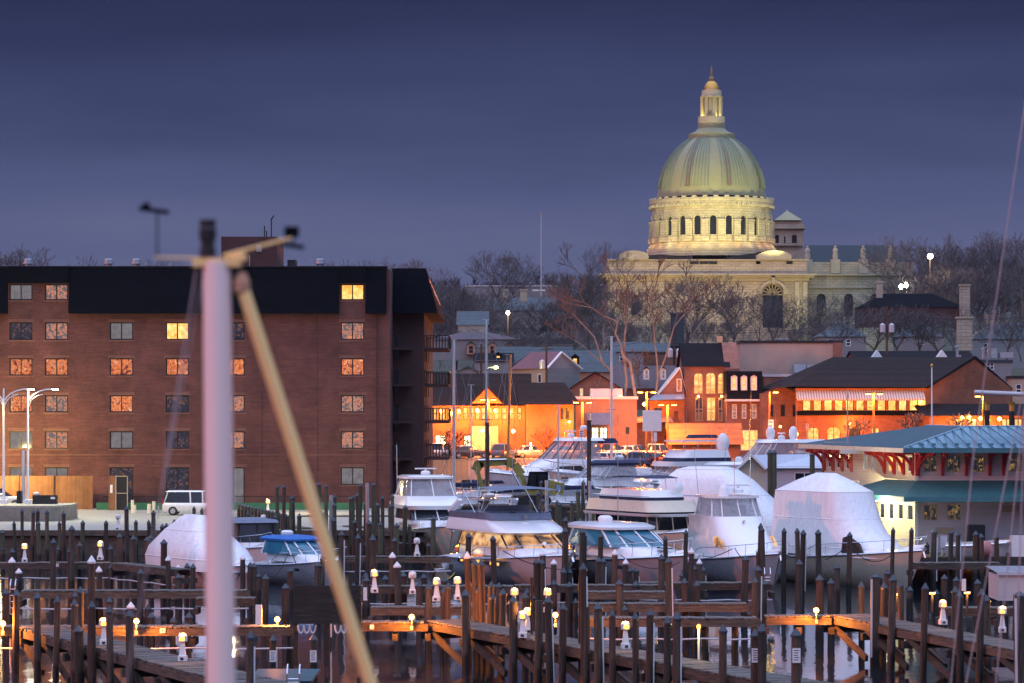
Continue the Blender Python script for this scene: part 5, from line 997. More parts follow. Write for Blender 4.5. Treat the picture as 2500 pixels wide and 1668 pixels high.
# B4 trawler
b = boat('trawler_yacht', 'cream trawler yacht with dark square windows and navy flybridge canvas', 1600, 178, 62); hull(b, 13, 4.6, 1.7, 2.5, 'cream', rail=False)
tier(b, 'deckhouse', 'cream', [(1.8, -5, 3.2, 2.0, .7), (2.4, -5, 3.2, 2.0, .7)]); rakeglass(b, [(2.4, -4.9, 3.1, 1.97, .6), (3.5, -4.9, 2.9, 1.93, .6)], 'tint', 6, 'cream', 'saloon_window')
tier(b, 'boat_deck', 'gel', [(3.5, -5.9, 3.9, 2.3, .9), (3.68, -6.0, 4.1, 2.38, .9), (3.72, -6.0, 4.1, 2.38, .9)], cap0=True); tier(b, 'dark_band', 'darkm', [(3.723, -5.8, 3.9, 2.25, .9), (3.86, -5.8, 3.9, 2.25, .9)], cap1=False)
tier(b, 'flybridge', 'cream', [(3.862, -5.8, 3.7, 2.25, .9), (4.75, -5.6, 3.2, 2.15, .9)]); tier(b, 'navy_band', 'navy', [(4.753, -4.6, 2.2, 1.8, .8), (5.0, -4.6, 2.2, 1.8, .8)]); tier(b, 'helm_coaming', 'gel', [(5.0, -4.6, 2.2, 1.8, .8), (5.6, -4.4, 1.8, 1.7, .7)])
m = MB(); 
for sy in (-1.6, 1.6):
    for x in (-3.2, -.5, 1.2): m.tube((x, sy, 5.5), (x*.9, sy*.9, 6.5), .03, n=5)
m.path([V(p) for p in ((3.2, -2.1, 5.1), (3.6, 0, 5.15), (3.2, 2.1, 5.1), (-5, 2.2, 5.1), (-5, -2.2, 5.1), (3.2, -2.1, 5.1))], .03); m.build('rail', 'chrome', b)
m = MB(); m.rings([[V((-3.4+4.6*i/8, y, 6.5+.2*sin(pi*i/8))) for i in range(9)] for y in (-1.7, 0, 1.7)], False); m.build('bimini', 'navy', b, smooth=50)
m = MB(); m.lathe([(.03, 0), (.42, .06), (.42, .2), (.03, .28)], (0, 0, 0), 16); m.v = [tuple(V((2.1, .9, 5.75))+Matrix.Rotation(R(75), 3, 'Y') @ V(p)) for p in m.v]; m.build('satellite_dome', 'gel', b, smooth=40)
radar(b, .9, -.7, 5.7, arm=True)
# B5 sport fisher
b = boat('sport_fisher', 'tall white sport fishing boat with clear enclosed tower bridge and dark hull', 1800, 149, 76); hull(b, 14.5, 4.8, 1.5, 2.45, 'hullgrey')
tier(b, 'foredeck_house', 'gel', [(1.9, -5, 5.2, 1.7, 4.6), (2.5, -5, 3.7, 1.72, 3.8), (3.2, -5, 2.0, 1.7, 2.4), (3.9, -5, .8, 1.62, 1.6), (4.35, -5, .3, 1.68, 1.3)])
m = MB()
for sy in (-1, 1):
    m.extr([V((.4, 1.70*sy, 2.55)), V((2.1, 1.66*sy, 2.5)), V((1.7, 1.64*sy, 2.95)), V((.9, 1.70*sy, 3.2)), V((.2, 1.7*sy, 3.1))], (0, .04*sy, 0))
m.build('side_window', 'w_warmglass', b)
rakeglass(b, [(4.35, -3.8, .1, 1.62, 1.1), (5.45, -3.6, -.6, 1.42, .9)], 'acry', 6, 'white', 'vinyl_enclosure'); tier(b, 'hardtop', 'gel', [(5.45, -4.0, -.3, 1.55, .9), (5.58, -4.0, -.3, 1.55, .9)], cap0=True)
m = MB(); m.box(-1.5, -1.2, -.8, .8, 4.36, 5.0); m.box(-2.6, -2.2, -.5, .5, 4.36, 5.1); m.build('helm_seat', 'inner', b)
m = MB(); m.lathe([(.3, 5.58), (.3, 6.0), (.15, 6.2), (.02, 6.25)], (-1.6, -.5, 0), 14); m.build('satellite_dome', 'white', b, smooth=40); radar(b, -1.8, .5, 5.75, arm=True)
m = MB(); 
for sy in (-1.5, 1.5): m.tube((-2.6, sy, 3), (-3.3, sy*1.2, 8.6), .03, .015, n=5)
m.tube((-1, 0, 5.6), (-1, 0, 7.8), .02, n=4); m.build('outrigger', 'chrome', b)
m = MB(); m.lathe([(.32, 2.5), (.34, 2.62), (.28, 2.72)], (3.9, 1.0, 0), 12); m.tube((.6, 0, 4.05), (.85, 0, 4.1), .07); m.build('life_raft', 'inner', b)
# shrink-wrapped boats
def wrapped(label, px, d, phi, Ln, B, secs, hm='cream', door=True, hu=(1.5, 2.3), rail=True):
    b = boat('wrapped_boat', label, px, d, phi); hull(b, Ln, B, *hu, hm, rail=rail)
    m = MB(); m.rings([sec(*s) for s in secs], True, False, True); w_ = m.build('shrink_wrap', 'wrap', b, smooth=35)
    m = MB(); 
    for s in secs[1:-1:2]: m.path(sec(*s)[1:-1], .025, 4)
    m.build('seam_tape', 'gel', w_)
    return b, w_
b, w_ = wrapped('boat under tall white shrink wrap with dark zip doorway beside the marina office', 2070, 151, 62, 15.5, 5.0,
    [(1.7, -7, 5.6, 2.2, 5.6), (2.2, -7, 4.3, 2.2, 4.6), (3.0, -7, 2.3, 2.0, 2.6), (3.8, -7, 1.3, 1.9, 1.7), (4.7, -7, .7, 1.85, 1.3), (5.35, -6.9, .3, 1.8, 1.0), (6.0, -5.4, -1.3, .9, .6), (6.4, -4.2, -2.3, .2, .2)])
m = MB(); m.extr([V((1.6, -2.12, 1.95)), V((3.6, -1.75, 1.95)), V((3.2, -1.75, 2.5)), V((2.3, -2.02, 2.95)), V((1.7, -2.06, 2.8))], (0, -.06, 0)); m.build('wrap_opening', 'black', w_)
wrapped('boat under pointed white shrink wrap behind the tower bridge of the fishing boat', 1800, 184, 40, 14.5, 5.2,
    [(1.4, -7, 6.6, 2.3, 5.5), (2.2, -7, 5.4, 2.4, 4.6), (3.3, -6.8, 3.6, 2.2, 3.2), (4.4, -6.2, 2.0, 2.0, 2.0), (5.5, -5.4, .6, 1.8, 1.3), (6.3, -4.6, -.6, 1.2, .8), (6.5, -4, -1.2, .6, .5)], rail=False)
b_ = MB(); b_.lathe([(.35, 6.5), (.42, 6.8), (.4, 7.2), (.2, 7.5), (.02, 7.55)], (X(1765, 186), 186, .2), 14); tag(b_.build('satellite_dome', 'white', smooth=40), 'white radar dome poking out above the pointed shrink wrap', 'radar dome')
wrapped('small boat under low white shrink wrap among the orange lit piles', 486, 150, 60, 10.5, 3.8, [(.9, -5.2, 4.8, 1.9, 3.6), (1.5, -5.2, 4.4, 1.95, 3.4), (2.0, -5.0, 3.4, 1.8, 2.6), (2.9, -4.0, 1.2, 1.15, 1.3), (3.7, -2.8, -.6, .3, .4)], hm='wrap', hu=(.9, 1.3), rail=False)
# pilot house boat behind the mast
b = boat('pilot_boat', 'boat with brown canvas wheelhouse half hidden behind the blurred mast', 612, 162, 70); hull(b, 8, 3, 1.2, 1.7)
tier(b, 'wheelhouse', 'gel', [(1.3, -3, 1.8, 1.25, .6), (1.8, -3, 1.7, 1.25, .6)]); rakeglass(b, [(1.8, -2.9, 1.6, 1.24, .55), (2.9, -2.9, 1.4, 1.2, .5)], 'tint', 5, 'darkm'); tier(b, 'canvas_roof', 'gcanvas', [(2.9, -3.1, 1.7, 1.35, .5), (3.05, -3.0, 1.5, 1.25, .5)])
# back row of boats
b = boat('motor_yacht', 'white yacht with rounded hardtop arch and clear curtains behind the excavator', 1340, 288, 148); hull(b, 14, 4.6, 1.6, 2.4)
tier(b, 'coachroof', 'gel', [(2.0, -6, 4.8, 1.9, 4.0), (2.7, -6, 2.8, 1.85, 3.0), (3.3, -6, 1.2, 1.8, 2.2)]); m = MB()
for sy in (-1, 1): m.extr([V((-3, 1.93*sy, 2.3)), V((1.8, 1.8*sy, 2.3)), V((.2, 1.86*sy, 2.75)), V((-2, 1.93*sy, 2.8))], (0, .03*sy, 0))
m.build('side_window', 'tint', b); rakeglass(b, [(3.3, -4.6, .9, 1.75, 1.8), (4.7, -4.2, -.9, 1.55, 1.2)], 'acry', 6, 'black', 'vinyl_enclosure'); tier(b, 'hardtop', 'gel', [(4.7, -5, -.7, 1.65, 1.2), (4.95, -4.6, -1.0, 1.5, 1.0)], cap0=True)
tier(b, 'aft_canvas', 'navy', [(4.5, -6.6, -4.8, 1.5, .4), (4.9, -6.3, -4.8, 1.3, .4)], cap0=True); radar(b, -2.2, 0, 5.0, arm=True); radar(b, -3.2, .6, 5.6)
express('low cruiser with navy trimmed clear canopy behind the steel pile', 1440, 262, 150, 9.5, 3.3, 'gel', 'acry', canvas='navy')
b = boat('work_boat', 'cream hulled boat with navy sheer stripe in the back row', 1478, 246, 160); hull(b, 9.5, 3.2, 1.6, 2.2, 'cream', stripe='navy', rail=True); tier(b, 'deckhouse', 'gel', [(1.8, -3.5, 1.5, 1.2, .8), (2.4, -3.4, 1.0, 1.1, .7)])
b = boat('motor_yacht', 'white flybridge boat with navy banded canvas stripes before the shingled kiosk', 1640, 268, 150); hull(b, 12, 4.2, 1.5, 2.2)
tier(b, 'cabin', 'gel', [(1.8, -5, 2.6, 1.7, 1.6), (2.2, -5, 2.3, 1.7, 1.5)]); rakeglass(b, [(2.2, -4.8, 2.2, 1.68, 1.4), (3.1, -4.7, .9, 1.55, 1.1)], 'acry', 6); tier(b, 'flybridge', 'gel', [(3.1, -5.3, 1.5, 1.8, 1.0), (3.45, -5.3, 1.4, 1.85, 1.0)], cap0=True)
tier(b, 'navy_stripe', 'navy', [(3.453, -5.3, .4, 1.85, .9), (3.72, -5.2, .2, 1.83, .9)]); tier(b, 'fly_coaming', 'gel', [(3.72, -5.2, .2, 1.83, .9), (4.3, -5, -.4, 1.7, .8)]); tier(b, 'sail_cover', 'navy', [(5.15, -4.8, -1.6, .5, .3), (5.4, -4.6, -1.9, .35, .3)], cap0=True)
tier(b, 'hardtop', 'gel', [(4.9, -4.0, .2, 1.6, .8), (5.02, -4, .2, 1.6, .8)], cap0=True); m = MB()
for sy in (-1.5, 1.5):
    for x in (-3.8, -.3): m.tube((x, sy, 4.2), (x, sy*.95, 4.95), .035, n=5)
m.build('top_frame', 'chrome', b)
b = boat('motor_yacht', 'largest white yacht in the back row with long curved glazed deckhouse', 1845, 276, 162); hull(b, 17, 5.0, 1.7, 2.5)
tier(b, 'coachroof', 'gel', [(2.1, -7.5, 4.8, 2.1, 3.6), (2.9, -7.5, 3.4, 2.05, 3.0)]); tier(b, 'upper_cabin', 'gel', [(2.9, -7.2, 2.6, 2.0, 2.2), (3.4, -7.0, 1.6, 1.9, 1.8)])
rakeglass(b, [(3.4, -6.0, 1.4, 1.85, 1.7), (4.75, -5.6, -.1, 1.65, 1.2)], 'acry', 6, 'gel'); tier(b, 'hardtop', 'gel', [(4.75, -6.6, .1, 1.75, 1.2), (5.0, -6.4, -.3, 1.6, 1.1)], cap0=True); radar(b, -2.5, 0, 5.0, arm=True)
m = MB()
for x in (-3.6, -1.2): m.lathe([(.3, 5.0), (.42, 5.3), (.4, 5.7), (.2, 5.95), (.02, 6)], (x, .3, 0), 14)
m.build('satellite_dome', 'white', b, smooth=40)
express('white cruiser with raked radar arch squeezed between striped and largest yachts', 1742, 262, 155, 12, 3.9, 'gel', 'acry')
# sailboats with masts
Mt['wmast'] = M('painted_mast', (.62, .6, .58), .45, var=.1); Mt['amast'] = M('varnished_mast', (.42, .2, .06), .4, var=.2)
def sailboat(label, px, d, top, r=.09, mt='wmast', phi=120, spr=(), hm='gel', stays=3, Ln=9, cover='navy', lean=0):
    b = boat('sailboat', label, px, d, phi); hull(b, Ln, 2.8, 1.0, 1.4, hm, rail=True); tier(b, 'coachroof', 'gel', [(1.2, -2, 2.6, 1.0, 1.2), (1.6, -2, 2.1, .95, 1.0)])
    zt = Z(top, d); m = MB(); m.tube((0, 0, 1), (lean, 0, zt), r, r*.72, n=8); mm = m.build('mast', mt, b, smooth=50)
    m = MB()
    for f in spr: m.tube((0, -.9, zt*f), (0, .9, zt*f), .035, n=5)
    m.tube((-.35, 0, zt), (.35, 0, zt), .02, n=4); m.build('spreader', 'steel', mm)
    m = MB(); m.tube((0, 0, 2.2), (-Ln*.42, 0, 2.3), .07); m.tube((-.1, 0, 2.4), (-Ln*.4, 0, 2.45), .16, .1, n=7); m.build('boom_cover', cover, b)
    m = MB()
    for e in ((Ln/2, 0, 1.4), (-Ln/2, 0, 1.0), (0, 1.3, 1.1), (0, -1.3, 1.1))[:stays+1]: m.tube((0, 0, zt-.1), e, .016, n=3)
    m.build('stay', 'steel', b); return b
sailboat('sailboat with thick pale mast close beside the hotel balconies', 1108, 262, 830, .16, phi=140, spr=(.6,), stays=3)
sailboat('sailboat with the tallest white mast and long forestay', 1187, 242, 781, .13, phi=150, spr=(.5, .75), Ln=10)
sailboat('old boat with amber varnished wooden mast against the orange wall', 1238, 300, 866, .15, 'amast', phi=130, hm='darkm', lean=-.6)
sailboat('sailboat with pinkish mast in front of the flat pink shop', 1493, 296, 822, .16, phi=150, spr=(.55,), Ln=10)
sailboat('sailboat with short slim mast beside the green excavator', 1363, 252, 990, .09, phi=150)
sailboat('small sailboat with blue cover behind the barge', 1150, 270, 940, .06, phi=160, Ln=8)
# excavator on a barge
bg = thing('work_barge', (X(1262, 236), 238, 0), 'low dark work barge carrying the excavator', 'barge'); m = MB(); m.box(-5.5, 4.5, -2.2, 3, -.3, 1.15); m.build('barge_hull', 'dsteel', bg); m = MB(); m.box(-5.6, 4.6, -2.3, 3.1, 1.153, 1.3); m.build('barge_deck', 'beam', bg)
Mt['exy'] = M('excavator_yellow', (.30, .26, .06), .55, var=.35, scale=1.2)
ex = thing('excavator', (X(1310, 236), 237, 1.3), 'olive yellow tracked excavator with folded boom on the barge', 'excavator'); zz_ = lambda row: Z(row, 236)-1.3; xx_ = lambda px: X(px, 236)-X(1310, 236)
for yy in (-1.3, 1.0):
    m = MB(); m.rings([[V((xx_(1290)-1.6+a, y, b)) for a, b in ((0, .3), (.3, .02), (3.2, .02), (3.5, .3), (3.5, .55), (3.2, .8), (.3, .8), (0, .55))] for y in (yy, yy+.5)], True, True, True); m.build('track', 'black', ex)
m = MB(); m.box(xx_(1283), xx_(1376), -1.2, 1.3, .95, 1.35); m.rings([[V((x, y, z)) for x, z in ((xx_(1340), 1.36), (xx_(1376), 1.36), (xx_(1378), 1.9), (xx_(1370), zz_(1180)), (xx_(1340), zz_(1172)))] for y in (-1.2, 1.3)], True, True, True); m.build('counterweight', 'exy', ex)
m = MB(); m.rings([[V((x, y, z)) for x, z in ((xx_(1285), 1.36), (xx_(1338), 1.36), (xx_(1338), zz_(1152)), (xx_(1292), zz_(1152)))] for y in (-1.25, -.2)], True, True, True); cb = m.build('cab', 'slate', ex)
m = MB(); m.box(xx_(1292), xx_(1308), -1.29, -1.255, zz_(1196), zz_(1158)); m.box(xx_(1312), xx_(1334), -1.29, -1.255, zz_(1180), zz_(1158)); m.build('cab_window', 'tint', cb)
m = MB(); bm1 = [(1286, 1200, .35), (1274, 1160, .45), (1256, 1134, .5), (1236, 1125, .45), (1200, 1128, .42), (1172, 1134, .38)]
for (a, r, w_), (b_, r2, w2) in zip(bm1, bm1[1:]): m.beam((xx_(a), -.3, zz_(r)), (xx_(b_), -.3, zz_(r2)), .4, w_*1.6)
m.build('boom', 'exy', ex)
m = MB(); m.beam((xx_(1172), -.3, zz_(1128)), (xx_(1160), -.3, zz_(1150)), .4, .8); m.beam((xx_(1162), -.3, zz_(1140)), (xx_(1182), -.3, zz_(1208)), .36, .55); m.build('stick', 'exy', ex)
m = MB(); m.tube((xx_(1236), -.6, zz_(1122)), (xx_(1168), -.6, zz_(1124)), .09); m.tube((xx_(1250), -.6, zz_(1150)), (xx_(1276), -.6, zz_(1198)), .09); m.build('hydraulic_ram', 'chrome', ex)
m = MB(); m.extr([V((xx_(1182), -.7, zz_(1205))), V((xx_(1165), -.7, zz_(1222))), V((xx_(1180), -.7, zz_(1236))), V((xx_(1200), -.7, zz_(1215)))], (0, .9, 0)); m.build('bucket', 'dsteel', ex)
m = MB(); m.box(xx_(1356), xx_(1371), -1.23, -1.205, zz_(1199), zz_(1184)); s_ = m.build('sign_plate', M('blue_sign', (.02, .12, .35), .5, var=0), ex)
m = MB()
for i in range(4): m.box(xx_(1358), xx_(1369), -1.24, -1.232, zz_(1196.5-i*3.2), zz_(1195.3-i*3.2))
m.build('sign_lettering', 'white', s_)
for i, (px, r0, r1, d, w_, lb) in enumerate(((1190, 1032, 1260, 200, .3, 'tall rusty steel pile with pale top in front of the excavator'), (1438, 1026, 1330, 190, .3, 'tall black steel pile left of the trawler yacht'), (1880, 1108, 1245, 205, .38, 'dark timber pile, nearer of the pair by the shed'), (1890, 1107, 1245, 207, .38, 'dark timber pile, farther of the pair by the shed'), (1983, 1112, 1180, 207, .38, 'dark timber pile at the end of the pale shed roof'), (2013, 1115, 1180, 207, .38, 'dark timber pile where shed and marina office meet'))):
    m = MB(); m.tube((0, 0, -1), (0, 0, Z(r0, d)), w_/2, n=10); o_ = m.build('steel_pile' if i < 2 else 'timber_pile', 'dsteel' if i < 2 else 'pile_g'); o_.location = (X(px, d), d, 0); tag(o_, lb, 'pile')
    if i > 1: m = MB(); m.lathe([(.22, Z(r0, d)), (.22, Z(r0, d)+.05), (.02, Z(r0, d)+.28)], (0, 0, 0), 10); m.build('pile_cap', 'cap', o_)

for key in ('grey bimini', 'rounded hardtop and blue', 'tall white sport', 'dark zip', 'bright blue canvas', 'enclosed flybridge beside'):
    for o_ in list(C.objects):
        if o_.parent is None and key in str(o_.get('label', '')):
            hv = max(v.co.y for v in o_.children[0].data.vertices)
            for x_ in (-3.2, -.6, 1.8):
                m = MB(); m.lathe([(.03, .45), (.11, .55), (.12, 1.0), (.03, 1.12)], (x_, -hv-.06, 0), 8); m.tube((x_, -hv-.02, 1.1), (x_, -hv+.1, 1.7), .012, n=4); m.build('fender', 'inner', o_)
            m = MB(); m.box(-4.2, -3.4, -.3, .3, 1.75, 2.0); m.build('locker', 'gel', o_)
for key in ('rounded hardtop arch', 'navy banded canvas', 'largest white yacht', 'raked radar arch', 'cream trawler', 'rounded hardtop and blue', 'grey bimini'):
    for o_ in list(C.objects):
        if o_.parent is None and key in str(o_.get('label', '')):
            for x_, y_, t_ in ((-3.4, 1.1, 8.2), (-2.2, -1.2, 7.2)):
                m = MB(); m.tube((x_, y_, 2.9), (x_-.25, y_*1.1, t_), .022, .012, n=5); m.build('whip_antenna', 'chrome', o_)
# BOATFIX final size and place of each hull, judged against its neighbours
for key, px, d, sxy, sz in (('grey bimini', 1270, 153, 1.08, .86), ('enclosed flybridge beside the hotel', 1058, 184, .92, .84), ('rounded hardtop and blue', 1543, 150, 1.16, 1.1), ('bright blue canvas', 745, 151, 1., .86), ('cream trawler', 1590, 178, .86, .77),
   ('tall white sport', 1806, 149, .88, .85), ('dark zip doorway', 2086, 151, .80, .92), ('pointed white shrink wrap behind', 1805, 184, .92, .86), ('low white shrink wrap among', 505, 150, .86, 1.0), ('rounded hardtop arch', 1345, 288, 1.1, 1.3), ('navy trimmed clear', 1452, 262, 1.15, 1.55),
   ('navy sheer stripe', 1478, 285, 1.3, 1.45), ('navy banded canvas', 1640, 268, 1.05, 1.28), ('largest white yacht', 1850, 276, 1.0, 1.28), ('raked radar arch squeezed', 1735, 262, 1.0, 1.5)):
    for o_ in list(C.objects):
        if o_.parent is None and key in str(o_.get('label', '')) and o_.get('category') == 'boat': o_.location = (X(px, d), d, 0); o_.scale = (sxy, sxy, sz)
# ------------------------------------------------------------------ docks
DZ = 1.6
dd = lambda row: (CZ-DZ)*F/(row-H0)
FING = []
def finger(label, px0, px1, row, px_row1=None, wd=.9, name='finger_pier', mat='deck', z=None):
    z = DZ if z is None else z; d0 = (CZ-z)*F/(row-H0); d1 = d0 if px_row1 is None else (CZ-z)*F/(px_row1-H0)
    a, b = V((X(px0, d0), d0, z)), V((X(px1, d1), d1, z)); u = (b-a).normalized(); n = V((-u.y, u.x, 0)); 
    if n.y < 0: n = -n
    FING.append((px0, px1, a.copy(), u.copy(), n.copy(), wd, name))
    r = thing(name, a.lerp(b, .5)-V((0, 0, z)), label, 'dock', 'finger piers of the marina' if name == 'finger_pier' else 'plank walkways of the marina')
    Ln = (b-a).length; m = MB()
    k = int(Ln/.16)
    for i in range(k):
        p = a+u*(i*.16); e = rnd.uniform(-.04, .03); q = p+u*.145; zz = V((0, 0, rnd.uniform(-.012, .012)))
        m.rings([[p-n*e+zz, q-n*e+zz, q+n*wd+zz, p+n*wd+zz], [x-V((0, 0, .05)) for x in (p-n*e+zz, q-n*e+zz, q+n*wd+zz, p+n*wd+zz)]], True, True, True)
    m.build('deck', mat, r, r)
    m = MB(); o_ = V((0, 0, -.2))
    for s in (.02, wd-.1): m.beam(a+n*s+o_, b+n*s+o_, .1, .26)
    m.build('stringer', 'beam', r, r)
    m = MB(); k = max(2, int(Ln/3.2))
    for i in range(k+1):
        p = a.lerp(b, i/k)+V((0, 0, -.55)); m.beam(p-n*.15, p+n*(wd+.15), .2, .25)
        if i < k and name != 'finger_pier':
            q = a.lerp(b, (i+1)/k)
            for s in (.05, wd): m.beam(p+n*s+V((0, 0, .25)), q+n*s+V((0, 0, -1.35)), .12, .22)
    m.build('cross_brace', 'brace', r, r)
    if name == 'finger_pier' and Ln > 5: m = MB(); m.path([a.lerp(b, i/6)-n*.1+V((0, 0, -.75-.04*(i % 2))) for i in range(7)], .035, 6); m.build('water_pipe', 'hullgrey', r, r); return a, b, u, n
walk = [('sloping plank walkway nearest the camera left of the blurred mast', 40, 1531, 660, 1692), ('sloping plank walkway leading to the blue ladder dock in mid harbour', 1040, 1515, 2000, 1687), ('sloping plank walkway with glowing pedestals at the marina office side', 2020, 1500, 2560, 1602)]
for lb, a, r0, b, r1 in walk: finger(lb, a, b, r0, r1, 1.5, 'plank_walkway')
fl = [('long pier below the parking lot edge', -30, 268, 1374), ('short pier bending toward the wrapped boat', 268, 432, 1374, 1391), ('pier running from the ladder to the wrapped boat hull', 50, 608, 1442), ('short pier half hidden by the mast', 478, 622, 1460),
 ('pier carrying the number eight plate', -20, 716, 1530), ('pier with a glowing bare bulb right of the plank screen', 884, 1045, 1519), ('pier before the four windmill shaped pedestals', 904, 1165, 1482), ('dark pier behind the unlit pedestal and yellow rope', 811, 1101, 1359),
 ('pier along the foot of the flybridge yacht', 878, 1262, 1431), ('moonlit pale pier under the hotel end', 835, 1012, 1283, 1298), ('thin pier below the hotel stairs', 735, 968, 1259), ('pier under the express cruiser bow', 1256, 1640, 1429), ('pier under the fishing boat bow', 1560, 1885, 1423),
 ('short low pier with orange lit brace', 1431, 1626, 1445), ('pier with water pipes behind the yellow deck spot', 1431, 1832, 1474), ('pier nearest the yellow deck spot', 1437, 1858, 1509), ('pier with a glowing bulb left of the office walkway', 1870, 2030, 1504), ('pier behind the glowing pedestals by the dock shed', 2300, 2560, 1484),
 ('pier in front of the utility cabinet quay', 2225, 2450, 1374), ('dark pier behind the trawler yacht', 1385, 1570, 1250), ('dark pier left of the barge', 1100, 1280, 1252), ('pier with bollard fence from parking lot to the slips', 560, 735, 1262, 1290)]
for f in fl: finger(*f)
# big plank screen
ps = thing('plank_screen', (X(798, dd(1526)), dd(1526)-1.0, 0), 'large dark plank screen on the dock with hoses hanging below', 'screen'); d = dd(1526)-1.0; m = MB()
for i in range(9): r0 = 1430+i*10.4; m.box(X(716, d), X(881, d), d, d+.06, Z(r0+10, d), Z(r0, d)); 
m.build('plank', wood('dark_planks', (.014, .012, .012), (.035, .03, .03), False, (.8, 1, 7)), ps, ps)
m = MB(); 
for px in (722, 798, 876): m.box(X(px, d)-.08, X(px, d)+.08, d+.062, d+.2, .2, Z(1430, d)); 
m.build('screen_post', 'brace', ps, ps)
for j, x0 in enumerate((728, 742, 757, 818, 833, 850)):
    m = MB(); pts = [V((X(x0+7-7*cos(pi*i/8), d), d-.05, Z(1526+20*sin(pi*i/8), d))) for i in range(9)]; m.path(pts, .035, 5); m.build('hanging_hose', 'hullgrey', ps, ps)
# ------------------------------------------------------------------ piles: (x, top, width[, kind]) read off four enlarged tiles
TA = "117,325,32 170,230,30 247,240,28 283,230,32 300,325,40 358,238,34 460,325,30 490,250,36 632,320,36 815,320,36 971,210,40 1043,317,36 1142,315,24 1170,242,38 1157,345,38 1240,348,40 1268,340,32 1332,312,32 1475,212,34 1550,222,34 1585,212,32 550,360,46 15,392,40 20,520,40 95,535,45 403,460,50 445,520,36 538,530,46 612,485,46 848,512,44 920,420,44 1030,435,46 1135,445,44 1157,432,40 1252,465,50 1374,462,40 1407,472,40 950,528,26 82,603,54w 144,688,48w 694,590,60w 768,672,54w 1292,590,50w 1363,660,46w 1860,580,50w 848,655,46 1430,645,46 1475,652,50 1373,728,50 1070,690,54 1120,820,44 1157,835,50 45,840,60 120,850,62 290,870,62 424,897,62 575,868,54 563,922,62 617,828,56 667,842,54 715,935,60 718,893,54 840,905,60 853,972,62 997,945,60w 1003,1002,62 1135,965,56 1157,1025,60 1302,993,56 1325,1057,62s 1443,1025,60 1440,1080,60s 610,1120,76 1600,1107,66s 1610,1055,52 1915,640,50 1953,645,50 1975,718,50 1890,1105,56 1915,1163,68s 1895,250,34 1935,278,32"
TB = "180,45,34 226,45,32 502,28,34 553,42,34 806,35,32 870,35,22p 917,28,36 275,130,24 310,125,24 586,130,22p 615,122,22 740,133,28 765,128,24 987,130,26 1062,118,26 800,110,36 853,172,36 275,165,34 621,185,38 748,175,34 953,183,36 1046,200,36 1066,190,30 339,268,36 165,275,34 135,335,34 518,250,38 1153,203,36 1350,182,36 1370,285,42 610,295,44 764,315,36 868,318,44 970,330,40 1085,340,40 1197,347,34 541,408,42 665,400,50s 788,425,48s 905,425,40 912,438,48 852,487,34 1035,438,38 1068,450,46 1335,492,38 75,445,40s 278,470,38 1062,565,56w 1108,637,54w 482,635,52 520,590,46 1632,415,48 1843,437,44 1580,475,36 30,720,48 80,730,56 280,678,50 243,803,56 563,830,60s 766,798,50 856,720,50 856,748,52 1003,740,50 1107,703,42 1145,712,56 1265,790,52 1300,728,50 1337,777,50 1337,803,54 1648,560,54w 1708,618,56 1760,620,54 1465,752,52 1475,797,54 1448,830,58 1635,765,54 1643,820,50 1627,850,66 1722,822,54 1762,790,46 1800,785,56 1815,875,56 1868,795,52 1895,842,56 1953,815,46 1985,897,66 1337,953,62 117,1130,60 275,1160,66 147,1195,68s 457,1190,70 1990,1070,60"
TC = "232,95,38 244,15,30 300,15,30p 570,15,34 547,85,36 632,20,32p 175,155,34 270,155,34 373,165,34 398,180,36 492,172,34 510,180,30 615,185,36 655,225,36 330,225,36 335,295,40 450,295,46 425,375,44 433,390,46 555,305,40 562,382,44 577,412,48 705,415,40 874,445,38 1352,390,40 1218,438,42 1316,462,34 1728,428,38 1920,340,40 1960,365,44 1808,590,52 1393,530,52w 1470,615,44w 1930,528,46w 808,542,52w 898,615,50w 273,550,50w 350,618,44w 222,610,54 270,615,52s 422,683,52 475,690,48s 587,645,62s 688,602,50 723,608,48s 937,675,50 985,680,46s 1173,580,56 1240,600,60s 1335,715,48 1422,660,52 1497,675,46s 1364,760,58 1451,780,58 863,770,60 974,783,56 350,775,56 465,790,54 1874,660,38 1910,668,56s 1883,755,60 1955,775,56 15,818,50 150,840,54 140,868,56 205,880,54 230,935,66f 325,900,62s 413,950,64 513,915,56s 598,985,60f 700,950,70s 888,967,60 800,1000,62 978,1022,62 1083,995,64s 1220,1055,66 1290,1022,68s 1435,1088,62 1513,1052,64s 1640,1117,70 1738,1082,64s 1893,1150,72 1948,1112,68"
TD = "128,365,38 167,378,40 65,452,36 283,378,44 307,392,46s 437,390,46 664,408,46 992,372,40 1133,375,40 1255,485,44 1313,385,46s 1437,388,46 1500,405,42s 1630,400,44 1682,420,50 1803,425,44 280,620,56 575,655,50 442,735,60 530,763,58 763,788,56 863,735,66q 905,733,40 925,795,58 958,697,50 985,735,60 1070,783,56 1130,823,52 1235,798,60 1392,733,52 1340,850,52 1482,750,50 1467,825,58 1652,770,52 1663,843,66 1520,855,62 1732,892,58 1863,815,54 1940,822,56 1985,875,86q 15,775,46 15,1110,60 260,1145,74 1210,20,0"
piles = []
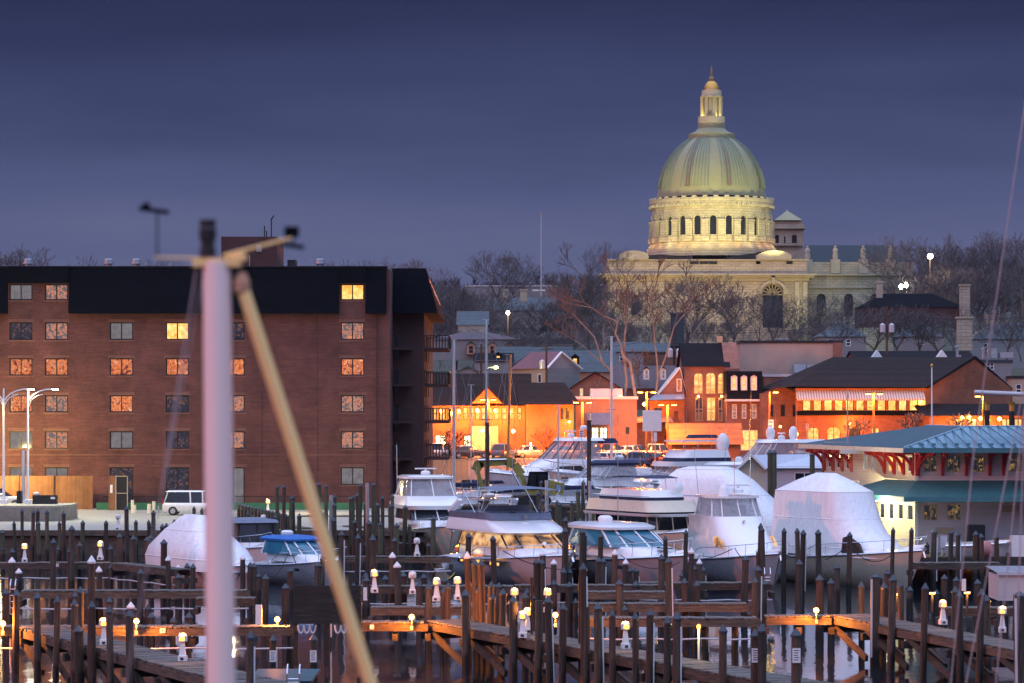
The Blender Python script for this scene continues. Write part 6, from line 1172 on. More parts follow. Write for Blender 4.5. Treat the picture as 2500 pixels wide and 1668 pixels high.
for tl, ox_ in ((TA, 0), (TB, 620), (TC, 1240), (TD, 1860)):
    for t in tl.split():
        x, y, wd = t.split(','); kd = wd[-1] if not wd[-1].isdigit() else ''; wd = int(wd.rstrip('wspfq'))
        if not wd: continue
        px, row = ox_+int(x)/3.136, 1168+int(y)/3.136; rl = .155
        d = 2*rl*F*3.136/wd
        if kd == 'p': d = 185
        if px < 1018 and d > 180: d = rnd.uniform(172, 180.3)
        elif px < 620: d = min(d, 180.3)
        if d < 79: d = 82
        if 2005 < px < 2500 and row < 1312: d = 149.2 if px > 2230 else rnd.uniform(152, 156)
        kx = (px-1250)/F
        for q0, q1, a, u, n, w2, nm in FING:
            if not (min(q0, q1)-4 < px < max(q0, q1)+4): continue
            walkw = nm == 'plank_walkway'; dl = 0
            front = wd >= 60 if walkw else (int(x)*7+int(y)) % 10 < 7
            o2 = a+n*(-.22 if front else w2+.22); t = (kx*o2.y-o2.x)/(u.x-kx*u.y); dl = o2.y+u.y*t
            if (walkw and 52 <= wd and kd != 'q' and abs(dl-d) < 22 and row < H0+CZ*F/dl-170) or (not walkw and abs(dl-d) < 6 and wd < 60): d = dl; break
        if 1090 < px < 2240 and 136 < d < 176 and row > 1275: d = 138.5+(int(x) % 7)*.4
        if 380 < px < 850 and 139 < d < 168 and row > 1300: d = 139+(int(x) % 7)*.4
        piles.append([px, row, d, kd, wd/3.136*d/F/2])
# keep posts clear of each other and of the boats' middles
piles.sort(key=lambda p: (p[2]))
SEC = [(330, 'below the street lamps'), (560, 'by the small wrapped boat'), (700, 'around the blurred mast'), (960, 'below the hotel end'), (1200, 'below the vinyl yacht'), (1450, 'by the bimini yacht'), (1700, 'by the express cruiser'), (1900, 'by the tall fishing boat'), (2120, 'by the office wrap'), (3000, 'below the marina office')]
BND = [(97, 'front row'), (115, 'second row'), (137, 'middle row'), (160, 'boat row'), (999, 'far row')]
grp = {}
for p in piles:
    s = next(n for k, n in SEC if p[0] < k); b = next(n for k, n in BND if p[2] < k); grp.setdefault((s, b), []).append(p)
TYPE = {'': 'dark capped', 'w': 'white capped', 's': 'white striped', 'p': 'steel pipe', 'f': 'flat topped', 'q': 'square boxed'}
np_ = 0
for (s, b), L_ in grp.items():
    L_.sort(key=lambda p: p[0])
    for i, (px, row, d, kd, r) in enumerate(L_):
        h = Z(row, d); r = min(max(r, .12), .18)*rnd.uniform(.82, 1.04); o_ = MB(); n = 10; ph = rnd.uniform(0, 6)
        hc = .2 if kd not in 'pf' or not kd else 0
        zs = [-1.3, .4, h*.5+.3, h-hc]; o_.rings([[V(((r*(1.06-.04*k)+.006*sin(3*a+ph))*cos(a), (r*(1.06-.04*k)+.006*cos(2*a+ph))*sin(a), z)) for a in [2*pi*j/n for j in range(n)]] for k, z in enumerate(zs)], True, True, True)
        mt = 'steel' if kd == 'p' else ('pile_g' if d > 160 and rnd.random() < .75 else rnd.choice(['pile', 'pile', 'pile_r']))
        if kd == 'q': o_ = MB(); o_.box(-r, r, -r, r, -1.3, h-.12); mt = 'pile'
        ob = o_.build('mooring_pile', mt, smooth=50); ob.location = (X(px, d), d, 0); ob.rotation_euler = (rnd.uniform(-.025, .025), rnd.uniform(-.03, .03), rnd.uniform(0, 6) if kd not in 'sq' else 0)
        tag(ob, f'{ORD[i]} mooring pile from the left, {TYPE[kd]}, {b} {s}', 'mooring pile', 'mooring piles of the marina'); np_ += 1
        if hc:
            m = MB(); m.lathe([(r*1.1, h-hc-.06), (r*1.14, h-hc), (.015, h)], (0, 0, 0), 10) if kd != 'q' else m.lathe([(r*1.5, h-.14), (r*1.5, h-.08), (.02, h+.04)], (0, 0, 0), 4, pi/4); m.build('pile_cap', 'capw' if kd == 'w' else 'cap', ob)
        if kd == 'q': m = MB(); m.box(-r*1.12, -r*.7, -r*1.08, -r*1.003, .4, h-.16); m.build('rub_strip', 'strip', ob)
        if kd == 's':
            m = MB(); m.box(r*.78, r*1.16, -r*.55, -r*.05, .3, h-.45); m.build('rub_strip', 'strip', ob)
        if (round(px), round(row)) in ((667, 1549), (766, 1547), (1844, 1535), (1943, 1533)):
            m = MB(); m.box(-.11, .11, -r*1.16-.02, -r*1.16, h-.95, h-.55); sg = m.build('notice_plate', 'white', ob); ob.rotation_euler = (0, 0, 0); m = MB()
            for k in range(5): m.box(-.08+.01*(k % 2), .08-.02*(k % 3), -r*1.16-.026, -r*1.16-.021, h-.62-k*.065, h-.60-k*.065)
            m.build('notice_lettering', 'navy', sg)
for px, r0, d, lb in ((1298, 1410, 97.5, 'thin black steel guide pole on the middle walkway, nearer the wrapped pedestals'), (1415, 1407, 93.5, 'thin black steel guide pole on the middle walkway, nearer the lone pedestal')):
    m = MB(); m.tube((0, 0, -1), (0, 0, Z(r0, d)), .045, n=8); o_ = m.build('guide_pole', 'black'); o_.location = (X(px, d), d, 0); tag(o_, lb, 'pole')
# bollards by the hotel
for j, (x, y, w_, y2) in enumerate(((1015, 125, 24, 225), (1028, 165, 30, 228), (1143, 158, 30, 228), (1178, 125, 26, 215), (1213, 168, 12, 225), (1260, 168, 22, 230))):
    px = x/3.136; d = 214; m = MB(); m.tube((0, 0, 0), (0, 0, (y2-y)/3.136/F*d), w_/3.136/F*d/2, n=10); o_ = m.build('bollard', 'cream' if j < 4 else 'steel'); o_.location = (X(px, d), d, 1.508); tag(o_, f'{ORD[j]} short bollard from the left between the fence gate and the white van', 'bollard', 'bollards beside the van')
for j in range(16):
    px = 583+j*8.2; d = 203-j*1.5; m = MB(); m.tube((0, 0, 0), (0, 0, .95), .13, n=8); o_ = m.build('fence_bollard', 'pile_g'); o_.location = (X(px, d), d, 1.5); tag(o_, f'{ORD[j]} short capped post of the curving bollard fence right of the van', 'bollard', 'capped posts of the curving bollard fence'); m = MB(); m.lathe([(.15, .95), (.15, 1.0), (.02, 1.12)], (0, 0, 0), 8); m.build('post_cap', 'cap', o_)
m = MB(); m.box(-6, X(1030, 190), 181, 206, 1.2, 1.5)
# ------------------------------------------------------------------ power pedestals
def pedestal_proto():
    r = thing('power_pedestal', (0, 0, 0), '', 'power pedestal', 'white power pedestals on the docks')
    m = MB(); m.lathe([(.20, 0), (.20, .2), (.15, .22), (.085, .66), (.07, .7)], (0, 0, 0), 4, pi/4); m.build('pedestal_body', 'white', r)
    m = MB(); m.lathe([(.07, .70), (.165, .76), (.165, .96), (.12, 1.05), (.02, 1.07)], (0, 0, 0), 6); m.build('pedestal_head', 'white', r)
    m = MB(); m.box(-.055, .055, -.165, -.145, .05, .14); m.build('socket', 'black', r); return r
def head_lamp(r, on): 
    m = MB(); m.lathe([(.01, .76), (.10, .79), (.10, .9), (.01, .93)], (0, -.11, 0), 8); m.build('lamp_lens', 'sodium2' if on else 'inner', r)
pl = pedestal_proto(); po = dup(pl, (0, 0, 0)); head_lamp(pl, 1); head_lamp(po, 0); ul_, uo_ = [0], [0]
PD = [(60, 1327, 1373, 1, 'left end of the pier below the parking lot'), (245, 1321, 1367, 1, 'on the far pier right of the red posts'), (288, 1256, 1295, 0, 'at the parking lot edge'), (253, 1509, 1575, 1, 'on the front left walkway'), (446, 1546, 1614, 1, 'on the front walkway beside the mast'), (643, 1241, 1280, 0, 'above the blue canvas cruiser'),
 (654, 1205, 1237, 1, 'at the green edging by the hotel'), (1018, 1313, 1359, 0, 'wound with coiled hose below the vinyl bridge yacht'), (914, 1391, 1447, 1, 'right of the plank screen'), (1007, 1395, 1450, 0, 'second right of the plank screen, unlit'), (1066, 1410, 1468, 1, 'third right of the plank screen'), (1117, 1408, 1465, 1, 'fourth right of the plank screen'),
 (1256, 1436, 1493, 1, 'behind the flat topped piles, first of the pair'), (1337, 1436, 1495, 1, 'above the glowing bare bulb in mid harbour'), (1288, 1484, 1547, 1, 'right one of the close pair on the middle walkway'), (1276, 1492, 1557, 1, 'left one of the close pair on the middle walkway'), (1527, 1517, 1584, 1, 'alone on the middle walkway'), (2302, 1465, 1525, 1, 'left one on the office side walkway'), (2447, 1480, 1544, 1, 'right one on the office side walkway')]
for j, (px, t, bt_, on, lb) in enumerate(PD):
    d = dd(bt_); z = DZ+.004
    if px == 654: d, z = 215, 1.52
    if px == 643: d = 180.8
    if px == 288: d, z = 181.9, 1.6
    src, u_ = (pl, ul_) if on else (po, uo_); o_ = src if not u_[0] else dup(src, (0, 0, 0)); u_[0] += 1
    o_.location = (X(px, d), d, z); s = (bt_-t)/F*d/1.07; o_.scale = (s*1.1, s*1.1, s); o_['label'] = ('lit' if on else 'unlit')+' white pedestal '+lb; o_.rotation_euler = (0, 0, rnd.uniform(-.3, .3))
    if on: light((X(px, d), d-.12, z+1.18*s), 30, (1, .36, .05), .05)
# bare bulbs
BL = [(7, 1519, 1533, 'at the left photo edge'), (333, 1513, 1533, 'left of the mast on the number plate pier'), (677, 1509, 1527, 'beside the plank screen'), (1005, 1503, 1521, 'on the pier right of the plank screen'), (1356, 1498, 1514, 'between the piles in mid harbour'), (1993, 1487, 1506, 'at the foot of the orange lit pile by the office walkway')]
for px, r0, r1, lb in BL:
    d = dd(r1)-.05; r = thing('dock_light', (X(px, d), d, 1.55), 'glowing orange dock bulb '+lb, 'dock light', 'bare bulbs on the docks'); m = MB(); h = (r1-r0)/F*d
    m.tube((0, 0, 0), (0, 0, h-.05), .02, n=6); m.box(-.05, .05, -.03, -.02, -.2, -.05); m.build('stem', 'steel', r); m = MB(); m.lathe([(.01, h-.1), (.07, h-.07), (.1, h), (.07, h+.07), (.01, h+.1)], (0, 0, 0), 10); m.build('bulb', 'sodium', r, smooth=80)
    light((X(px, d)-.05, d-.3, 1.55+h+.12), 620, (1, .27, .025), .06)
d = 87.5; r = thing('path_lamp', (X(1706, d), d, DZ), 'thin white post lamp casting a yellow pool on the walkway', 'lamp'); m = MB(); m.tube((0, 0, 0), (0, 0, .95), .035); m.build('post', 'white', r); m = MB(); m.lathe([(.01, .95), (.06, .98), (.06, 1.06), (.01, 1.1)], (0, 0, 0), 8); m.build('bulb', 'sodium2', r); light((X(1706, d)-.1, d-.25, DZ+.95), 32, (1, .6, .1), .05)
for j, (px, r0) in enumerate(((2188, 1452), (2276, 1449), (2361, 1448))):
    d = 108; r = thing('deck_lamp', (X(px, d), d, DZ), f'{ORD[j]} low shaded deck lamp from the left behind the office walkway', 'lamp', 'low shaded deck lamps'); h = Z(r0, d)-DZ; m = MB(); m.tube((0, 0, 0), (0, 0, h), .05); m.build('post', 'dsteel', r); m = MB(); m.box(-.12, .12, -.05, .05, h, h+.05); m.build('shade', 'hullgrey', r); m = MB(); m.box(-.11, .11, -.045, .045, h-.03, h-.004); m.build('bulb', 'sodium2', r); light((X(px, d), d-.15, Z(r0, d)-.1), 14, (1, .5, .16), .08)
# plates, ladders, ropes, cabinets
def plate(px, row, d, w_, h_, txt, label, cat='sign', mt='white', tm='navy', name='number_plate'):
    m = MB(); x, z = X(px, d), Z(row, d); m.box(-w_/2, w_/2, -.01, .01, -h_/2, h_/2); o_ = m.build(name, mt); o_.location = (x, d, z); tag(o_, label, cat)
    if txt:
        c = bpy.data.curves.new('lettering', 'FONT'); c.body = txt; c.size = h_*.95; c.align_x = 'CENTER'; c.align_y = 'CENTER'; c.extrude = .002
        t0 = bpy.data.objects.new('tmp_text', c); c.materials.append(Mt[tm]); C.objects.link(t0); bpy.context.view_layer.update(); me_ = bpy.data.meshes.new_from_object(t0.evaluated_get(bpy.context.evaluated_depsgraph_get())); bpy.data.objects.remove(t0); t = bpy.data.objects.new('lettering', me_); C.objects.link(t); t.parent = o_; t.location = (0, -.0125, 0); t.rotation_euler = (R(90), 0, 0)
    return o_
plate(397, 1540, dd(1530)-.06, .19, .17, '8', 'small white plate reading 8 on the pier edge', tm='black'); plate(140, 1380, dd(1374)-.08, .14, .15, '3', 'small plate reading 3 on the far pier edge', tm='black')
plate(908, 1531, dd(1519)-.06, .15, .17, '', 'blank white plate on the pier right of the plank screen'); plate(1897, 1656, 83.2, .2, .3, '', 'white notice plate on the near dock end')
for px, r0, r1, w_, lb in ((633, 1476, 1524, 15, 'plain white dock box standing left of the lit bulb by the mast'), (892, 1434, 1465, 9, 'slim white panel leaning beside the plank screen'), (2351, 1413, 1442, 9, 'white numbered post plate beyond the office walkway')):
    d = dd(1530); m = MB(); m.box(X(px-w_/2, d)-X(px, d), X(px+w_/2, d)-X(px, d), -.06, .06, 0, (r1-r0)/F*d); o_ = m.build('dock_cabinet', 'white'); o_.location = (X(px, d), d-.2, Z(r1, d)); tag(o_, lb, 'dock cabinet')
def ladder(px, r0, r1, d, w_, label):
    r = thing('dock_ladder', (X(px, d), d, 0), label, 'ladder'); z0, z1 = Z(r1, d), Z(r0, d); m = MB(); a = w_/F*d/2
    for s in (-a, a): m.path([V((s, .5, z1-.25)), V((s, .45, z1-.08)), V((s, .25, z1)), V((s, .08, z1-.08)), V((s, 0, z1-.25)), V((s, 0, z0))], .028, 6)
    m.build('rail', 'chrome', r); m = MB()
    for i in range(5): m.tube((-a, 0, z0+(z1-z0-.4)*i/4), (a, 0, z0+(z1-z0-.4)*i/4), .02)
    m.build('rung', 'chrome', r)
ladder(716, 1625, 1690, 84, 30, 'aluminium dock ladder at the bottom edge near the tan stay'); ladder(31, 1416, 1500, 122, 12, 'bent ladder at the left end of the piers'); ladder(1874, 1388, 1440, 128, 14, 'small white ladder right of the fishing boat'); 
m = MB(); m.box(X(600, 84), X(760, 84), 84, 88, 1.2, 1.28); tag(m.build('floating_dock', 'teal_dk'), 'blue grey floating dock edge at the foot of the aluminium ladder', 'dock')
def rope(a, b, sag, mt, label, r=.022):
    a, b = V(a), V(b); m = MB(); m.path([a.lerp(b, t/12)+V((0, 0, -sag*4*(t/12)*(1-t/12))) for t in range(13)], r, 5); tag(m.build('mooring_line', mt), label, 'rope')
rope(W(1045, 1358, 140), W(1110, 1398, 149), .7, 'yrope', 'yellow mooring line sagging beside the flybridge yacht stern'); rope(W(1400, 1245, 150)+V((0, -4, -2.9)), W(1228, 1345, 137), .3, 'rope', 'dark mooring line from pile to flybridge yacht bow')
rope(W(706, 1345, 149), W(645, 1400, 146), .6, 'rope', 'dark mooring line left of the red pile at the blue canvas cruiser'); rope(W(712, 1350, 149), W(770, 1410, 142), .5, 'rope', 'dark mooring line right of the red pile at the blue canvas cruiser')
rope(W(1515, 1355, 146), W(1660, 1372, 144), .5, 'rope', 'dark line drooping in front of the express cruiser'); rope(W(1788, 1340, 142), W(1700, 1368, 143), .1, 'rope', 'dark line left of the pile before the fishing boat'); rope(W(1794, 1338, 142), W(1815, 1362, 143), .1, 'rope', 'dark line right of the pile before the fishing boat')
rope(W(2072, 1330, 141), W(2015, 1366, 147), .1, 'rope', 'grey line left of the pile before the office side wrap'); rope(W(2072, 1330, 141), W(2180, 1352, 144), .6, 'rope', 'grey line looping to the bow of the office side wrap'); rope(W(2245, 1358, 147), W(2345, 1370, 146), .6, 'rope', 'pale line looping between bow and quay')
# ------------------------------------------------------------------ cars
PAINT = {k: M('car_paint_'+k, c, .28, .3, .04, coat=.7) for k, c in dict(silver=(.5, .5, .52), white=(.75, .75, .75), dark=(.03, .035, .05), red=(.25, .03, .03), blue=(.05, .09, .2), tan=(.4, .33, .25)).items()}
Mt['taill'] = E('tail_lamp', (1, .03, .02), .5)
def car(label, px, d, rz, col, z=1.51, Ln=4.6, h=1.45, van=False, group='cars parked along the waterfront'):
    r = thing('parked_'+('van' if van else 'car'), (X(px, d), d, z), label, 'van' if van else 'car', group, rz); P_ = PAINT[col]; a = Ln/2; w_ = .92
    tier(r, 'body', P_, [(.28, -a+.08, a-.1, w_-.06, .5), (.5, -a, a, w_, .55), (.78, -a, a-.03, w_, .6), (.92, -a+.06, a-(.25 if not van else .35), w_-.05, .6)], cap0=True)
    f = .62 if van else .28; xb = -a+(.12 if van or h > 1.6 else .75)
    tier(r, 'windows', 'tint', [(.92, xb, a-(1.0 if van else 1.25), w_-.08, .4), (h-.1, xb+(.12 if van else .45), a-(1.75 if van else 2.1), w_-.2, .3)], cap1=False)
    rt = tier(r, 'roof', P_, [(h-.1, xb+(.1 if van else .43), a-(1.72 if van else 2.07), w_-.18, .3), (h, xb+(.25 if van else .6), a-(1.85 if van else 2.25), w_-.28, .3)])
    m = MB()
    for sy in (-1, 1):
        for xx, x2 in ((xb+.04, xb+.2), (-.35, -.5), (a-2.6 if not van else .55, a-2.75 if not van else .42)): m.beam((xx, (w_-.075)*sy, .92), (x2+.1, (w_-.18)*sy, h-.1), .1, .06)
    m.build('pillar', P_, r)
    for sx in (-a+.8, a-.85):
        for sy in (-1, 1):
            m = MB(); m.tube((sx, (w_-.2)*sy, .33), (sx, (w_+.01)*sy, .33), .33, n=16); wl = m.build('wheel', 'black', r); m = MB(); m.tube((sx, (w_)*sy, .33), (sx, (w_+.03)*sy, .33), .2, n=10); m.build('rim', 'chrome', wl)
    for sy in (-1, 1):
        m = MB(); m.box(a-.35, a-.1, .55*sy-.15, .55*sy+.15, .62, .76); m.build('headlight', 'inner', r); m = MB(); m.box(-a-.01, -a+.12, .75*sy-.13, .75*sy+.13, .62, .95 if not van else 1.2); m.build('tail_light', 'red', r)
    return r
car('white minivan parked beside the bollards behind the blurred mast', 480, 210, 0, 'white', 1.512, 4.9, 1.82, True, None); car('silver car nosing in at the photo edge by the cedar fence', -6, 213, 0, 'silver', 1.9, 4.7, 1.6, False, None)
CR = [(1085, 335, .2, 'white'), (1118, 333, 3.0, 'silver'), (1150, 330, .1, 'dark'), (1232, 331, 1.2, 'blue'), (1300, 334, .3, 'silver'), (1452, 334, .2, 'dark'), (1478, 340, 2.9, 'silver'), (1500, 336, .4, 'red'), (1525, 332, 2.7, 'silver'), (1545, 338, 1.4, 'dark'), (1562, 340, .3, 'dark'), (1585, 330, 2.5, 'tan'), (1480, 322, .5, 'white'), (1545, 321, 2.6, 'blue'), (1510, 322, .8, 'silver'), (1950, 322, .4, 'silver'), (1975, 328, 2.8, 'white'), (2005, 321, .2, 'white'), (1610, 322, 1.1, 'red'), (1395, 333, .5, 'tan')]
for j, (px, d, rz, c) in enumerate(sorted(CR)):
    car(f'{ORD[j]} {c if c != "dark" else "black"} car from the hotel side along the orange lit waterfront', px, d, rz, c, 1.54+min(1, (d-312)/14)*2.1, h=1.7 if j % 3 == 0 else 1.45)
# ------------------------------------------------------------------ street lamps
def slamp(label, px, top, bot, d, heads, both=True, pw=4300, col=(1, .25, .025)):
    zb, zt = Z(bot, d), Z(top, d); r = thing('street_lamp', (X(px, d), d, zb), label, 'street lamp', 'sodium street lamps'); m = MB(); m.tube((0, 0, 0), (0, 0, zt-zb), .14, .1, n=8); m.build('pole', 'sodium_pole', r)
    for dx in heads:
        m = MB(); m.beam((0, 0, zt-zb-.05), (dx, 0, zt-zb+.02), .08, .08); m.box(dx-.35, dx+.35, -.2, .2, zt-zb-.02, zt-zb+.14); h = m.build('lamp_head', 'darkm', r); m = MB(); m.box(dx-.28, dx+.28, -.16, .16, zt-zb-.11, zt-zb-.025); m.build('lens', 'sodium', h); light((X(px, d)+dx, d-.1, zt-.35), pw, col, .25)
Mt['sodium_pole'] = M('bronze_pole', (.30, .15, .06), .5, .3, .1)
slamp('twin headed sodium lamp at the corner of the restaurant annex', 1422, 982, 1110, 326, (-.75, .75)); slamp('twin headed sodium lamp beside the white poster board', 1579, 957, 1110, 324, (-.75, .75)); slamp('twin headed sodium lamp before the arcade building', 1630, 988, 1110, 330, (-.75, .75))
slamp('single lit sodium lamp at the mansard shop corner', 1878, 957, 1110, 332, (.75,)); slamp('sodium lamp before the striped awning of the market hall', 2133, 961, 1110, 327, (-.6, .7)); slamp('sodium lamp beside the twin gold crowned piles', 2400, 967, 1110, 322, (-.6,)); slamp('sodium lamp hidden in the rigging before the restaurant gable', 1192, 975, 1110, 325, (-.6, .6))
for px, r, d, pw, lb in ((1178, 1052, 337.4, 1500, 'glaring wall lamp on the restaurant porch'), (1253, 1053, 340, 1300, 'glaring wall lamp beside the restaurant porch'), (1101, 1010, 340, 900, 'lamp under the restaurant eave by the balconies'), (1573, 987, 359, 1400, 'glaring lamp on the cottage above the poster board')):
    rr_ = .25; m = MB(); m.lathe([(.02, -rr_), (rr_*.8, -.1), (rr_, .05), (.02, rr_)], (0, 0, 0), 12); o_ = m.build('wall_lamp', E('glare_lamp', (1, .6, .2), 12), smooth=60); o_.location = W(px, r, d-.4); tag(o_, lb, 'wall lamp'); light(W(px, r, d-1.4), pw*1.4, (1, .28, .035), .3)
for i, px in enumerate((2349, 2366, 2394, 2440)):
    m = MB(); m.lathe([(.02, -.28), (.26, -.1), (.26, .1), (.02, .28)], (0, 0, 0), 12); o_ = m.build('pavilion_lamp', E('pavilion_glow', (1, .5, .12), 8), smooth=60); o_.location = W(px, (1021, 1019, 1022, 1023)[i], 338.5); tag(o_, f'{ORD[i]} glowing round lamp under the pavilion eave', 'lamp', 'round lamps of the pavilion'); light(W(px, 1024, 337.6), 900, (1, .36, .06), .3)
r = thing('globe_lamp', (X(1939, 318), 318, 1.5), 'glowing round globe street lamp beyond the fishing boat shed', 'street lamp'); m = MB(); zt = Z(1070, 318)-1.5; m.tube((0, 0, 0), (0, 0, zt), .1); m.build('pole', 'dsteel', r); m = MB(); m.lathe([(.05, zt), (.42, zt+.3), (.45, zt+.5), (.3, zt+.85), (.02, zt+.95)], (0, 0, 0), 14); m.build('globe', E('globe_glow', (1, .5, .12), 8), r, smooth=60); light(W(1939, 1063, 317), 1900, (1, .48, .12), .4)
for px, r0, d, nm, rad, pw, lb in ((2271, 626, 566, 'far_floodlight', 1.05, 3500, 'dazzling floodlight among the bare trees east of the nave'), (1240, 764, 505, 'near_floodlight', .62, 2200, 'dazzling lamp below the two pale chimneys')):
    m = MB(); rad *= .5; m.lathe([(rad*cos(t*pi/12-pi/2)+.01, rad*sin(t*pi/12-pi/2)) for t in range(13)], (0, 0, 0), 24); r = thing('floodlight', W(px, r0, d), lb, 'floodlight'); m.build('bulb', 'flood', r, smooth=60); m = MB(); m.tube((0, .3, -rad), (0, .3, gh(X(px, d), d)-Z(r0, d)), .12); m.build('pole', 'dsteel', r); light(W(px, r0, d-2), pw, (1, .75, .45), .5)
for px, r0, lb in ((2200, 700, 'white glow between bare branches east of the nave'), (2212, 697, 'second smaller white glow between bare branches by the nave')):
    m = MB(); m.lathe([(.02, -.6), (.45, 0), (.02, .6)], (0, 0, 0), 8); o_ = m.build('yard_lamp', 'wlamp'); o_.location = W(px, r0, 562); tag(o_, lb, 'lamp')
# utility poles with wires
def upole(label, px, top, bot, d, arms=(), tr=()):
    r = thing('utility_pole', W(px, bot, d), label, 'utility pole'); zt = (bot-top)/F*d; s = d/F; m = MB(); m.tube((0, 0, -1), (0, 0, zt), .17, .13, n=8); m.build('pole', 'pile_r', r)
    for a in arms: m = MB(); m.beam((-16*s, -.15, zt-a*s), (16*s, -.15, zt-a*s), .12, .12); m.build('crossarm', 'brace', r)
    for dx, a in tr: m = MB(); m.lathe([(.36, zt-(a+10)*s), (.4, zt-(a+9)*s), (.4, zt-(a-9)*s), (.3, zt-(a-10)*s), (.05, zt-(a-13)*s)], (dx*s, -.3, 0), 12); m.build('transformer', 'hullgrey', r, smooth=30)
upole('utility pole with two pale transformers before the chapel trees', 1646, 808, 960, 395, (-2,), ((-10, 55), (11, 55))); upole('tall dark utility pole with two transformers above the market roof', 2165, 747, 900, 400, (25,), ((-11, 55), (11, 55))); upole('utility pole with one transformer before the red roofed house', 1334, 843, 960, 376, (10,), ((-10, 48),)); upole('utility pole with pale box left of the tall white mast', 1175, 840, 960, 380, (10,), ())
# cobra head lamp
r = thing('street_lamp', W(1185, 960, 372), 'street lamp with greenish yellow glow between the two tall masts', 'street lamp'); m = MB(); m.tube((0, 0, 0), (0, 0, 3.2), .1); m.tube((0, 0, 3.2), (1.3, 0, 3.5), .06); m.build('pole', 'steel', r); m = MB(); m.lathe([(.05, 3.15), (.3, 3.3), (.3, 3.45), (.05, 3.55)], (1.35, 0, 0), 10); m.build('lens', 'ylamp', r); light(W(1211, 900, 370), 900, (.85, 1, .25), .3)
def wire(a, b, sag, label, r=.03, mt='rope', name='overhead_wire', cat='wire'):
    a, b = V(a), V(b); m = MB(); m.path([a.lerp(b, t/10)+V((0, 0, -sag*4*(t/10)*(1-t/10))) for t in range(11)], r, 4); tag(m.build(name, mt), label, cat)
wire(W(1646, 812, 395), W(2165, 770, 400), 1.0, 'overhead wire between the two transformer poles'); wire(W(2165, 762, 400), W(2520, 772, 400), .8, 'overhead wire running from the dark pole to the photo edge'); wire(W(1334, 850, 376), W(1646, 815, 395), .8, 'overhead wire from the single transformer pole rightward'); wire(W(1060, 745, 420), W(1334, 848, 376), 1.5, 'overhead wire from the hotel side to the single transformer pole')
# flagpoles
def pole(px, top, bot, d, w_, label, ball=None, mt='white'):
    r = thing('flagpole', W(px, bot, d), label, 'flagpole'); h = (bot-top)/F*d; m = MB(); m.tube((0, 0, 0), (0, 0, h), w_/F*d*.6, w_/F*d*.4, n=10); m.build('pole', mt, r)
    if ball: m = MB(); k = ball/F*d; m.lathe([(.02, h-k*.2), (k*.8, h+k*.3), (k, h+k*.9), (k*.7, h+k*1.6), (.02, h+k*1.9)], (0, 0, 0), 12); m.build('finial', 'gold', r, smooth=60)
pole(2275, 896, 1042, 176, 3.6, 'white flagpole with gilded ball behind the teal roof', 4); pole(1321, 525, 725, 595, 2.4, 'very tall distant flagpole against the dusk sky', 2, 'hullgrey'); m = MB(); m.beam(W(1300, 709, 595), W(1331, 709, 595), .3, .3); m.build('yardarm', 'white').parent = None
bpy.data.objects['yardarm']['label'] = 'pale horizontal yardarm near the foot of the distant flagpole'; bpy.data.objects['yardarm']['category'] = 'yardarm'
Mt['bluck'] = M('black_pile', (.01, .01, .012), .6)
for j, (px, r0, r1) in enumerate(((2410, 980, 1062), (2470, 982, 1072))):
    d = 190; r = thing('crowned_pile', W(px, r1+160, d), ('left','right')[j]+' black round pile with gold crown top behind the teal roof', 'pile', None); h = (r1+160-r0)/F*d; m = MB(); m.tube((0, 0, 0), (0, 0, h-.6), .18, n=12); m.build('shaft', 'bluck', r); m = MB(); m.lathe([(.18, h-.6), (.19, h-.2), (.24, h), (.18, h-.1)], (0, 0, 0), 12); m.build('crown_band', 'gold', r)
# signs and posters in town
for px, r0, r1, w_, d, lb, mt in ((1420, 1050, 1074, 12, 318, 'white parking sign beside the orange annex', 'white'), (1532, 1043, 1060, 9, 318, 'tilted orange diamond edged sign above the parked cars', 'sodium_pole'), (1592, 1002, 1053, 46, 322, 'large pale poster board below the twin headed lamp', 'white'), (1882, 1025, 1066, 13, 318, 'tall white sign board in front of the gabled brick house', 'white'), (1971, 1035, 1048, 6, 330, 'small white sign before the market hall arch', 'white'), (1600, 1056, 1078, 8, 318, 'narrow white kiosk sign below the poster board', 'white')):
    r = thing('street_sign', (X(px, d), d, 1.5), lb, 'sign'); m = MB(); a = w_/F*d/2; m.box(-a, a, -.04, .04, Z(r1, d)-1.5, Z(r0, d)-1.5); s_ = m.build('sign_board', mt, r); m = MB(); m.tube((0, .06, 0), (0, .06, Z(r0, d)-1.6), .06); m.build('post', 'steel', r)
    if px in (1420, 1882, 1971):
        m = MB(); z0, z1 = Z(r1, d)-1.5, Z(r0, d)-1.5
        for k in range(4): z = z1-(z1-z0)*(k+.6)/4.4; m.box(-a*.7, a*(.7-.2*(k % 2)), -.055, -.045, z-.05, z+.05)
        m.build('lettering', 'red', s_)
